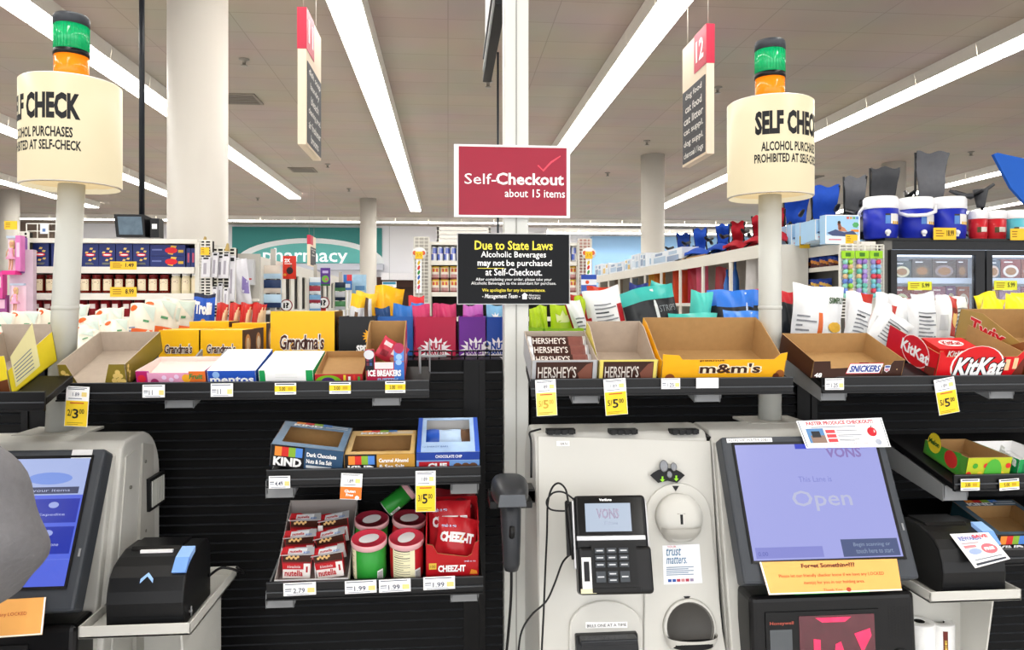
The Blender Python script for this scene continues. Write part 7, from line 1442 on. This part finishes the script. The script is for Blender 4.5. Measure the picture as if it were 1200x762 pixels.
rbox('blue_bag', 'blue topped colourful bag hanging at the right of the endcap', 'snack bag', 681, 699, 322, 344, Ye - .069, .03, mat('e6eaf2', rough=.3), lambda q, w, h: (q.rect(-w / 2, w / 2, h * .75, h, pap('2f50b0')), q.rect(-w / 2, w / 2, 0, h * .45, mat('3f60b8', rough=.4, var=.3, scale=30)), q.disc((-w * .1, -.001, h * .6), w * .12, pap('d8502a'), seg=10)))

# long pet aisle gondola receding on the right, stock on its top
XG = 2.62; ZT2 = 2.10
side_gondola('long receding white pet aisle shelving on the right', XG, -1, 5.9, 14.2, ZT2, .33, .75, .05, .10, (1.62, 1.25), mat('8f8a82', rough=.7, var=.1))
def xg(Y, zz=0): return XG
WBX = mat('e8eef6', rough=.35, var=.06, scale=6)
def stock(px0, px1, ytop, label, m=WBX, dx=.02, wd=.42, prints=None, name='toy_box', cat='box', X=XG, zt=ZT2, group=None):
    Ya = onX(px1, X + dx); Yb = onX(px0, X + dx); h = PZ(px1, ytop, Ya) - zt - .012; L = Yb - Ya; q = M(); q.box(0, wd, 0, L, 0, h, m)
    if prints: prints(q, L, h)
    return tag(q.build(name), label, cat, group, (X + dx, Ya, zt + .0115))
def pr_a(c1, c2):
    def f(q, L, h):
        for i, (a, b, c, d, m) in enumerate(((.1, .45, .1, .5, c1), (.5, .9, .15, .6, c2), (.15, .4, .6, .85, c2), (.6, .85, .7, .9, c1))): q.poly([(-.002, L * b, h * c), (-.002, L * a, h * c), (-.002, L * a, h * d), (-.002, L * b, h * d)], m)
        q.rect(.05, .3, h * .2, h * .6, c1, y=0)
    return f
cs = [pap(x) for x in ('a9c4de', 'd3dfec', '93a6c4', 'e8c880', 'b4cbe2')]
for k, (a, b, y) in enumerate(((697, 705, 309), (706, 713, 308), (714, 731, 306), (732, 739, 303), (740, 749, 297), (750, 757, 296), (758, 768, 295), (763, 799.5, 289))):
    stock(a, b, y, ORD[k] + ' white toy box from the far end on top of the long shelving', prints=pr_a(cs[k % 5], cs[(k + 2) % 5]), group='white boxes on the long shelving', wd=.17 + .02 * (k % 3), dx=.02 if k < 7 else .02) if k != 6 else None
stock(791, 826, 297.5, 'low kraft carton on top of the long shelving before the blue chairs', m=KBOARD, name='kraft_carton', wd=.40)
def camp_chair(loc, rz, label, fab, h=.42, w=.40, arm=True, group='folded camp chairs'):
    t = thing('camp_chair', label, 'camp chair', loc, rz, group); BLKT = mat('1a1b1e', rough=.4); r = random.Random(int(loc[0] * 100) + int(loc[1] * 37)); ph = r.uniform(0, 6)
    def bk(u, v): return Vector(((u - .5) * w * (.42 + .20 * v) , .06 + .05 * math.sin(math.pi * u) * (1 - v * .6) + .02 * math.sin(9 * v + ph) - .05 * v, h * .36 + v * h * .64 + .012 * math.sin(3 * math.pi * u + ph) * v))
    q = M(); q.surf(bk, 12, 10, fab); q.surf(lambda u, v: bk(1 - u, v) + Vector((0, .012, 0)), 12, 10, fab); q.build('backrest', t)
    def st(u, v): return Vector(((u - .5) * w * 1.15 * (1 - .3 * abs(v - .5)), -.26 + .34 * v + .02 * math.sin(7 * u + ph), h * (.06 + .30 * math.sin(math.pi * (.08 + .84 * v)) ** .8 * (.55 + .45 * math.sin(math.pi * u))) + .01 * math.sin(11 * v + 5 * u)))
    q = M(); q.surf(st, 14, 10, fab); q.surf(lambda u, v: st(1 - u, v) - Vector((0, 0, .01)), 14, 10, fab); q.build('seat', t)
    for sx in (-1, 1):
        q = M(); q.tube([(sx * w * .40, .03, .004), (sx * w * .24, .09, h * .5), (sx * w * .31, .03, h * 1.0)], .009, BLKT, 8); q.build('back_pole', t)
        q = M(); q.tube([(sx * w * .5, -.24, .004), (sx * w * .2, .02, h * .28), (-sx * w * .3, .10, h * .10)], .008, BLKT, 8); q.build('leg', t)
        if arm: q = M(); q.tube([(sx * w * .48, .05, h * .58), (sx * w * .60, -.08, h * .50), (sx * w * .62, -.22, h * .54)], [.016, .02, .012], BLKT, 8); q.build('armrest', t)
    return t
NB = mat('1c3f8e', rough=.75, var=.12, bump=.3); BB = mat('1f4fb8', rough=.75, var=.12, bump=.3); RB = mat('b01a2a', rough=.75, var=.12, bump=.3); GB = mat('6b6c70', rough=.8, var=.12, bump=.3); DG = mat('4a4b4e', rough=.8, var=.12, bump=.3)
ch = [(800, 275, 9.2, NB, 'navy folded camp chair farthest back on the long shelving'), (817, 269, 8.2, BB, 'blue folded camp chair second from the far end on the long shelving'), (831, 264, 7.5, BB, 'blue folded camp chair next to the red chairs'), (847, 261, 7.1, RB, 'red folded camp chair at the far end of the three red ones'), (865, 254, 6.6, RB, 'red folded camp chair in the middle of the three red ones'), (884, 246, 6.2, RB, 'red folded camp chair nearest, by the right lamp post')]
for px_, yt, Y, m, nm in ch:
    x = max(PX(px_, Y), XG + .22); hh = PZ(px_, yt, Y) - ZT2; camp_chair((x, Y, ZT2 + .012), -.5, nm, m, hh, 26 * Y / F, group='folded camp chairs on the long shelving')
def good(px0, px1, y0, y1, X, m, label, name, cat='pet supply', dr=None, lathe=False):
    Y = onX((px0 + px1) / 2, X); cx_, z0, w, h = foot(px0, px1, y1, y0, Y)
    if lathe:
        q = M(); r = w / 2; q.lathe([(r * .9, 0), (r, h * .05), (r, h * .55), (r * .45, h * .78), (r * .3, h * .82), (r * .34, h), (0, h)], (0, 0, 0), m, 14); return tag(q.build(name), label, cat, None, (cx_, Y, z0))
    return pouch(name, label, cat, (cx_, Y, z0), w, h, min(.09, w * .4), m, None, dr or (), (0, random.uniform(-.08, .08), -.5), 'stand', int(px0))
XI = XG + .16; zsh = 1.62
def gy(px, X): return HOR - (zsh - EYE) * F / (onX(px, X) / 1.0) 
gl_ = [(808, 818, 321, foil('b8283a'), 'dark red bag hanging in a bay of the long shelving'), (819, 828, 318, foil('c8506a'), 'pinkish bag beside the dark red one on the long shelving'), (839, 846, 322, foil('b04048'), 'small maroon bag left of the blue jugs'), (761, 770, 330, foil('e0a030'), 'orange tan bag in the middle bay of the long shelving'), (770, 778, 328, foil('c8701e'), 'brown orange bag beside the orange tan bag'), (790, 803, 325, foil('c8401e'), 'orange red bag right of the tan bags on the long shelving'), (722, 727, 336, foil('8a7a6a'), 'dull tan bag far along the long shelving'), (738, 743, 335, foil('7a8a9a'), 'grey blue bag far along the long shelving')]
for a, b, y, m, nm in gl_: good(a - 2, b + 3, y - 9, gy((a + b) / 2, XI) , XI, m, nm, 'pet_bag', 'pet bag')
BLJ = mat('2f6fc8', rough=.25, var=.1, coat=.3)
good(848, 856, 316, gy(852, XI), XI, BLJ, 'small blue bottle with pale label in the blue jug bay', 'pet_bottle', 'bottle', lathe=True); good(857, 866, 306, gy(861, XI), XI, mat('2a5fb0', rough=.25), 'big blue jug in the bay of the long shelving', 'pet_jug', 'jug', lathe=True)
good(873, 889, 300, gy(881, XI - .02), XI - .02, foil('e0dcda'), 'white bag with red print in the nearest bay of the long shelving', 'pet_bag', 'pet bag')

# grey end unit, freezer, coolers
YF = 5.1; XF = 3.08; zf1 = PZ(1100, 281.5, YF)
side_gondola('grey shelving unit beside the freezer with pool float boxes', 2.97, -1, 5.15, 6.6, zf1 - .012, .11, 1.38, .06, .07, (1.90, 1.72), mat('5a5854', rough=.7))
BXB = mat('a4cdee', rough=.3, var=.08, scale=5)
def pr_f(q, L, h):
    S_ = lambda y, z: Vector((-.002, L * (1 - y), h * z))
    q.poly([S_(.05, .1), S_(.95, .1), S_(.95, .32), S_(.05, .34)], pap('dfeef8')); q.poly([S_(.2, .30), S_(.55, .48), S_(.9, .40), S_(.7, .26)], pap('44527a')); q.poly([S_(.40, .5), S_(.46, .86), S_(.54, .86), S_(.56, .45)], pap('c98a6a')); q.poly([S_(.6, .75), S_(.9, .75), S_(.9, .88), S_(.6, .88)], pap('e0604a'))
def pr_w(q, w, h):
    for a, b, c, d in ((-w / 2, w / 2, 0, h * .03), (-w / 2, w / 2, h * .97, h), (-w / 2, -w * .47, 0, h), (w * .47, w / 2, 0, h)): q.rect(a, b, c, d, SW, off=.002)
    q.rect(-w / 2, w / 2, 0, h * .3, pap('dfeef8')); q.poly([(w * a, -.0012, h * b) for a, b in ((-.45, .38), (-.2, .50), (.05, .40), (.3, .46), (.45, .30), (.1, .26), (-.3, .28))], pap('46547c')); q.poly([(w * a, -.0016, h * b) for a, b in ((-.12, .45), (.14, .42), (.06, .55), (-.05, .62))], pap('c98a6a')); q.disc((-.1 * w, -.0016, h * .68), w * .05, pap('b5735a'), seg=12); q.disc((-.1 * w, -.0018, h * .74), w * .045, pap('3a2a22'), seg=12)
    q.poly([(w * a, -.0016, h * b) for a, b in ((-.13, .50), (-.05, .50), (-.04, .66), (-.13, .66))], pap('b5735a'))
    for k in range(4): q.rect(w * (.12 + .09 * k), w * (.19 + .09 * k), h * .86, h * .94, pap(['e0604a', 'e0a84a', '6ab06a', '5a8ad0'][k]))
    q.rect(w * .25, w * .48, h * .42, h * .50, pap('e8922a')); q.poly([(w * .38 + w * .1 * math.cos(k), -.0012, h * .66 + h * .1 * math.sin(k)) for k in range(6)], pap('5aae6a')); q.bars(-w * .4, 0, h * .1, h * .2, 1, pap('e07a8a'))
z_t = zf1 + .013
rbox('float_box', 'large pale blue pool float box in front, showing a child on a toy', 'box', 967, 1007.5, 252, 286, 5.20, .08, BXB, pr_w)
fb = [(955, 970, 257), (949, 960, 259), (944, 953, 260), (937, 947, 261), (927, 940, 263), (921, 928, 265), (915, 923, 267)]
for k, (a, b, y) in enumerate(fb):
    Y = 5.32 + .15 * k; cx_, z0, w, h = foot(a, b, 290, y, Y); z0 = z_t + .0005; h = PZ((a + b) / 2, y, Y) - z0; w = .24; q = M(); q.box(0, w, 0, .08, 0, h, BXB); q.T = Matrix.Translation((w / 2, 0, 0)); pr_w(q, w, h); q.T = None
    tag(q.build('float_box'), ORD[k] + ' pale blue pool float box behind the large front one', 'box', 'pool float boxes in a row', (PX(a, Y), Y, z0))
for row, (n, z_, y_, c1, c2, nm) in enumerate(((5, 1.9005, 302, '5a2a2a', 'd8883a', 'blue and orange snack bag from the left on the upper grey shelf'), (4, 1.7205, 328, '1f4fae', 'e0b04a', 'blue and gold snack bag from the left on the lower grey shelf'))):
    for k in range(n):
        px_ = 936 + k * 10.5; Y = onX(px_, 3.00); w = 15 * Y / F
        pouch('chip_bag', ORD[k] + ' ' + nm, 'snack bag', (3.00, Y, z_), w, PZ(px_, y_ - .5 * k, Y) - z_, .05, (lambda c1, c2: lambda u, v: foil(c2) if .35 < v + .3 * (u - .5) < .6 else (foil('1f3f9a') if v > .5 else foil(c1)))(c1, c2), None, (), (0, 0, -.75), 'stand', 140 + 10 * row + k, 'snack bags on the grey shelves')
ytag(937, 949, 277, 291, 5.762, '', 'yellow price sign at the left of the pool float boxes'); ytag(991, 1005, 275, 285.5, 5.197, '', 'yellow price sign below the large pool float box'); ytag(920, 931, 303, 315, onX(931, 2.95), '', 'yellow price sign on the upper grey shelf by the lamp post')
# tubes of coloured eggs
wire_rack('white wire grid behind the packs of coloured eggs', 984, 1035, 287, 372, 5.10, 24, 8, False)
def eggs(x0, x1, label, hues, seed):
    Y = 5.083; cx_, z0, w, h = foot(x0, x1, 350, 294, Y); t = thing('egg_pack', label, 'egg pack', (cx_, Y, z0)); r_ = random.Random(seed); M().box(-w / 2, w / 2, -.005, .0, h * .84, h, pap('9ad02a')).rect(-w * .2, w * .2, h * .88, h * .96, pap('3f7a1f'), y=-.005).build('header_card', t)
    cols = [mat(c, rough=.25, var=.05) for c in hues]; er = w / 5.2
    for i in range(8):
        for j in range(2):
            q = M(); q.lathe([(er * math.sin(math.pi * k / 7), -er * 1.15 * math.cos(math.pi * k / 7)) for k in range(8)], (0, 0, 0), cols[(i * 2 + j + r_.randrange(2)) % len(cols)], 10); e = q.build('plastic_egg', t); e.location = ((j - .5) * er * 2.15, r_.uniform(-.004, .004), er * 1.2 + i * h * .80 / 8); e.rotation_euler = (r_.uniform(-.6, .6), r_.uniform(-.8, .8), 0)
    M().box(-w / 2, w / 2, er * 1.3, er * 1.3 + .004, 0, h, mat('dfe6e0', rough=.3)).build('backing', t)
HU = ('8fd0c0', '9ad04a', '6a8ad8', '9a7ac8', '6ac0b0', 'b0a0d8', 'd8b88a')
eggs(986, 1001, 'left hanging pack of coloured plastic eggs beside the freezer', HU[:4] + HU[6:], 1); eggs(1002, 1018, 'middle hanging pack of coloured plastic eggs beside the freezer', HU[3:] + HU[:1], 2); eggs(1019, 1034, 'right hanging pack of coloured plastic eggs beside the freezer', ('7ac8c8', '8fb8e0', '9a8ac8', 'd84a5a', '7ab8d8', 'd8b88a'), 3)
# glass door freezer
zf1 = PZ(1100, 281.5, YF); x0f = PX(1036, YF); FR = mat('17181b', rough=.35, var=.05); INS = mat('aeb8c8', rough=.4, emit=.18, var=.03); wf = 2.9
t = thing('glass_freezer', 'black glass door freezer at the right, full of frozen food', 'freezer', (x0f, YF, 0))
q = M(); q.box(0, wf, .62, .66, 0, zf1, FR); q.box(0, .06, .0, .62, 0, zf1, mat('6f6d68', rough=.5)); q.box(wf - .06, wf, 0, .62, 0, zf1, FR); q.box(.06, wf - .06, 0, .62, 0, .4, FR); q.box(.06, wf - .06, .0, .62, zf1 - .07, zf1 - .005, FR); q.box(.0, wf, -.015, .66, zf1 - .005, zf1 + .012, BK); q.build('cabinet', t)
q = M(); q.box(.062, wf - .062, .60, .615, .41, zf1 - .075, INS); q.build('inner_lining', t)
zl1, zl2 = PZ(1100, 327, YF), PZ(1100, 303, YF)
for z in (zl1, zl1 - .42):
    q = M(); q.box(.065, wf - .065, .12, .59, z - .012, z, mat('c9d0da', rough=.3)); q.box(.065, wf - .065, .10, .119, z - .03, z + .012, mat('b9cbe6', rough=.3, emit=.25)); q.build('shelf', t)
q = M(); q.box(.07, wf - .07, .05, .09, zf1 - .115, zf1 - .078, mat('cfe0fa', rough=.4, emit=3.0)); q.build('inner_light', t)
for k, (a, b) in enumerate(((1040, 1149), (1151, 1262), (1264, 1375))):
    xa, xb = PX(a, YF) - x0f, PX(b, YF) - x0f; za, zb = .42, zf1 - .075; q = M()
    for c in ((xa, xa + .045, za, zb), (xb - .07, xb, za, zb), (xa + .045, xb - .07, za, za + .05), (xa + .045, xb - .07, zb - .035, zb)): q.box(c[0], c[1], -.045, -.004, c[2], c[3], FR)
    dr_ = q.build('door', t); q = M(); q.box(xa + .045, xb - .07, -.026, -.020, za + .05, zb - .035, mat('dfe8f2', rough=.03, alpha=.10, spec=.5)); q.build('glass_pane', dr_)
    q = M(); q.tube([(xb - .035, -.05, za + .5), (xb - .035, -.085, za + .54), (xb - .035, -.085, za + 1.0), (xb - .035, -.05, za + 1.04)], .009, BK, 8); q.build('handle', dr_)
def frozen(x0, x1, y0, zbase, label, m, plate, Y=YF + .16):
    cx_, _, w, _h = foot(x0, x1, 340, y0, Y); h = PZ((x0 + x1) / 2, y0, Y) - zbase; q = M(); q.box(-w / 2, w / 2, 0, .04, 0, h, m)
    q.poly([(w * .40 * math.cos(k * math.pi / 9), -.0008, h * .42 + h * .30 * math.sin(k * math.pi / 9)) for k in range(18)], pap(plate)); q.poly([(w * .28 * math.cos(k * math.pi / 7), -.0014, h * .42 + h * .19 * math.sin(k * math.pi / 7)) for k in range(14)], mat('a8784a', rough=.6, var=.4, scale=90)); q.bars(-w * .35, w * .2, h * .8, h * .92, 1, SW)
    return tag(q.build('frozen_meal'), label, 'frozen meal', 'frozen food boxes behind the freezer glass', (cx_, Y, zbase + .0005))
fm = [(1046, 1068, 306, '33454a', 'e6e0c0'), (1069, 1092, 304, '4a4240', '6f5f50'), (1093, 1120, 304, '55453f', '9a8a8a'), (1121, 1134, 304, '5a3a38', '7a5a4a'), (1157, 1172, 305, '4a5a6a', 'd8c0b0'), (1173, 1196, 304, '8a3a3a', 'efe8e0'), (1197, 1220, 304, '8a4a3a', 'efe0d0')]
for k, (a, b, y, c, pl_) in enumerate(fm): frozen(a, b, y, zl1, ORD[k] + ' frozen meal box from the left on the upper freezer shelf', mat(c, rough=.4, var=.2, scale=30), pl_)
fm = [(1046, 1067, 336, '8a2a34', 'cfd8b8'), (1068, 1090, 336, '8a3440', 'c9d8a8'), (1091, 1108, 336, '9a5a7a', 'e6d0e0'), (1109, 1120, 335, '7a4a80', 'c9c0a0'), (1122, 1136, 336, 'b0522a', 'e6e0d8'), (1157, 1170, 336, 'a06a5a', 'd8c8c0'), (1171, 1196, 336, '9a7aa0', 'd0b0d0'), (1197, 1220, 336, '8a4a6a', 'e0d0d0')]
for k, (a, b, y, c, pl_) in enumerate(fm): frozen(a, b, y, zl1 - .42 + .18, ORD[k] + ' frozen food box from the left on the lower freezer row', mat(c, rough=.4, var=.2, scale=30), pl_)
q = M(); q.box(.07, wf - .07, .14, .5, zl1 - .42 + .001, zl1 - .42 + .18, mat('8a8f9a', rough=.5)); q.build('riser', t)
LIM = pap('e2e23a')
ytag(1064, 1092, 330, 340, YF - .049, '5.99', 'lime yellow price sign on the left freezer door', LIM); ytag(1165, 1192, 329, 340, YF - .049, '5.99', 'lime yellow price sign on the right freezer door', LIM)
# drink coolers on the freezer
CW = mat('f0f0f2', rough=.4, var=.02); CBL = mat('1f2fae', rough=.35, var=.04)
def cooler(x0, x1, y0, label, m, Y, small=False, handle='side'):
    cx_, _, w, _h = foot(x0, x1, 281, y0, Y); z0 = zf1 + .0125; h = PZ((x0 + x1) / 2, y0, Y) - z0; r = w / 2; t = thing('drink_cooler', label, 'cooler', (cx_, Y + r, z0), -.50)
    def ell(p, mm, n): q = M(); q.lathe(p, (0, 0, 0), mm, 36); return q.build(n, t)
    ell([(r * .88, 0), (r * .92, h * .04), (r * .93, h * .12), (r * .95, h * .13), (r * .98, h * .7)], m, 'body')
    ell([(r * .99, h * .70), (r * 1.0, h * .73), (r * .99, h * .93), (r * .9, h * .985), (r * .55, h), (0, h)], CW, 'lid')
    q = M()
    if handle == 'front':
        q.tube([(-r * 1.02, -.01, h * .80), (-r * .95, -r * .75, h * .62), (-r * .5, -r * 1.12, h * .54), (0, -r * 1.2, h * .53), (r * .5, -r * 1.12, h * .54), (r * .95, -r * .75, h * .62), (r * 1.02, -.01, h * .80)], .013, CW, 10)
    elif handle == 'side': q.tube([(-r * .85, -r * .5, h * .80), (-r * 1.15, -r * .3, h * .66), (-r * 1.28, 0, h * .52), (-r * 1.1, r * .2, h * .60)], .011, CW, 8)
    if handle: q.build('handle', t)
    q = M(); q.lathe([(0, -.055), (.016, -.05), (.02, -.03), (.02, 0)], (r * .35, -r * .86, h * .14), CW, 14, axis='y'); q.box(r * .35 - .009, r * .35 + .009, -r * .86 - .045, -r * .86 - .02, h * .05, h * .14, CW)
    if not small: q.build('spigot', t)
    lb = lambda x, z: Vector((x, -math.sqrt(max((r * .972) ** 2 - x * x, 1e-6)) - .003, z)); q = M()
    def pr(xa, xb, za, zb, mm, n=4):
        for i in range(n): p, s = xa + (xb - xa) * i / n, xa + (xb - xa) * (i + 1) / n; q.poly([lb(p, za), lb(s, za), lb(s, zb), lb(p, zb)], mm)
    if not small: pr(r * .22, r * .50, h * .34, h * .53, pap('5a8ad0')); pr(r * .22, r * .5, h * .53, h * .57, pap('3a3226')); pr(r * .52, r * .92, h * .34, h * .57, pap('e6e4e0')); pr(r * .62, r * .92, h * .33, h * .40, pap('e0b02a'))
    else: pr(-r * .2, r * .2, h * .24, h * .42, pap('5a4a2a')); pr(r * .2, r * .8, h * .26, h * .42, pap('dcd6cc'))
    q.build('label', t); return t
cooler(1024.5, 1062, 228, 'leftmost blue drink cooler with white lid on the freezer', CBL, YF + .02, handle='side'); cooler(1066.5, 1104.5, 229, 'middle blue drink cooler with white handle hanging in front', CBL, YF + .02, handle='front'); cooler(1105.5, 1143, 228.5, 'rightmost blue drink cooler with white lid on the freezer', CBL, YF + .02, handle='')
cooler(1143.5, 1163, 245.5, 'left small red drink cooler with white lid on the freezer', mat('c8242e', rough=.35), YF + .06, True, ''); cooler(1164, 1185.5, 245.5, 'right small red drink cooler with white lid on the freezer', mat('c8242e', rough=.35), YF + .06, True, ''); cooler(1186.5, 1210, 245, 'small teal drink cooler with white lid at the right edge', mat('5ab8c8', rough=.35), YF + .06, True, '')
ytag(1094, 1120.5, 267, 281, YF - .03, '18.99', 'yellow price sign in front of the blue drink coolers'); ytag(1184, 1204, 268, 281.5, YF - .03, '', 'yellow price sign below the teal drink cooler')
# camp chairs standing behind the coolers and boxes
zc = zf1 + .013
for px_, yt, Y, m, wd, nm, rz_ in ((934, 231, 6.3, BB, .34, 'blue camp chair behind the left pool float boxes', -.2), (968, 217, 5.85, BB, .36, 'blue camp chair between the lamp and the grey chairs', -.25)):
    camp_chair((PX(px_, Y), Y, zc + .0), rz_, nm, m, PZ(px_, yt, Y) - zc, wd, group='camp chairs by the freezer')
for px_, yt, Y, m, wd, nm, rz_ in ((1003, 206, 5.78, GB, .28, 'grey camp chair left of the blue coolers', -.3), (1038, 196, 5.72, DG, .36, 'dark grey camp chair behind the leftmost blue cooler', -.2), (1094, 178, 5.70, GB, .42, 'large grey camp chair rising behind the middle blue cooler', -.1)):
    z0 = zf1 + .0125 if px_ > 1034 else zc; camp_chair((PX(px_, Y), Y, z0), rz_, nm, m, PZ(px_, yt, Y) - z0, wd, group='camp chairs by the freezer')
q = M(); q.tube([(-.14, .06, .02), (-.05, .02, -.03), (.06, .0, -.02), (.17, -.03, .06)], [.012, .02, .018, .012], DG, 8); q.lathe([(.055, .02), (.03, -.11), (.028, -.12), (0, -.12)], (.08, 0, 0), DG, 12); q.tube([(.10, 0, -.1), (.07, 0, -.24), (.03, .0, -.36)], .012, BKM, 8); q.tube([(-.02, 0, -.30), (.10, 0, -.24)], .012, BKM, 8); q.tube([(.03, 0, -.36), (.03, .0, -.40)], .012, BKM, 8)
c = P(1138, 218, 5.55); tag(q.build('chair_armrest'), 'black camp chair armrest with mesh cup holder behind the red coolers', 'armrest', loc=(c.x, c.y, zf1 + .0125 + .412))
# blue banner corner at the right edge
BN = mat('0f55b4', rough=.6, var=.08, scale=4); cpts = [(1164.5, 181), (1169, 179), (1215, 189), (1230, 262), (1200, 237), (1185, 220)]; o = P(1200, 210, 4.0); q = M(); q.slab([P(x, y, 4.0) - o for x, y in cpts][::-1], .02, BN)
t = thing('blue_banner', 'blue pointed banner hanging at the right edge of the photo', 'banner', o); q.build('cloth', t); q = M(); a = P(1215, 189, 4.0) - o; q.tube([a + Vector((0, .01, -.005)), Vector((a.x, .01, ZC - o.z - .001))], .004, GREYP, 6); q.build('hanging_wire', t)
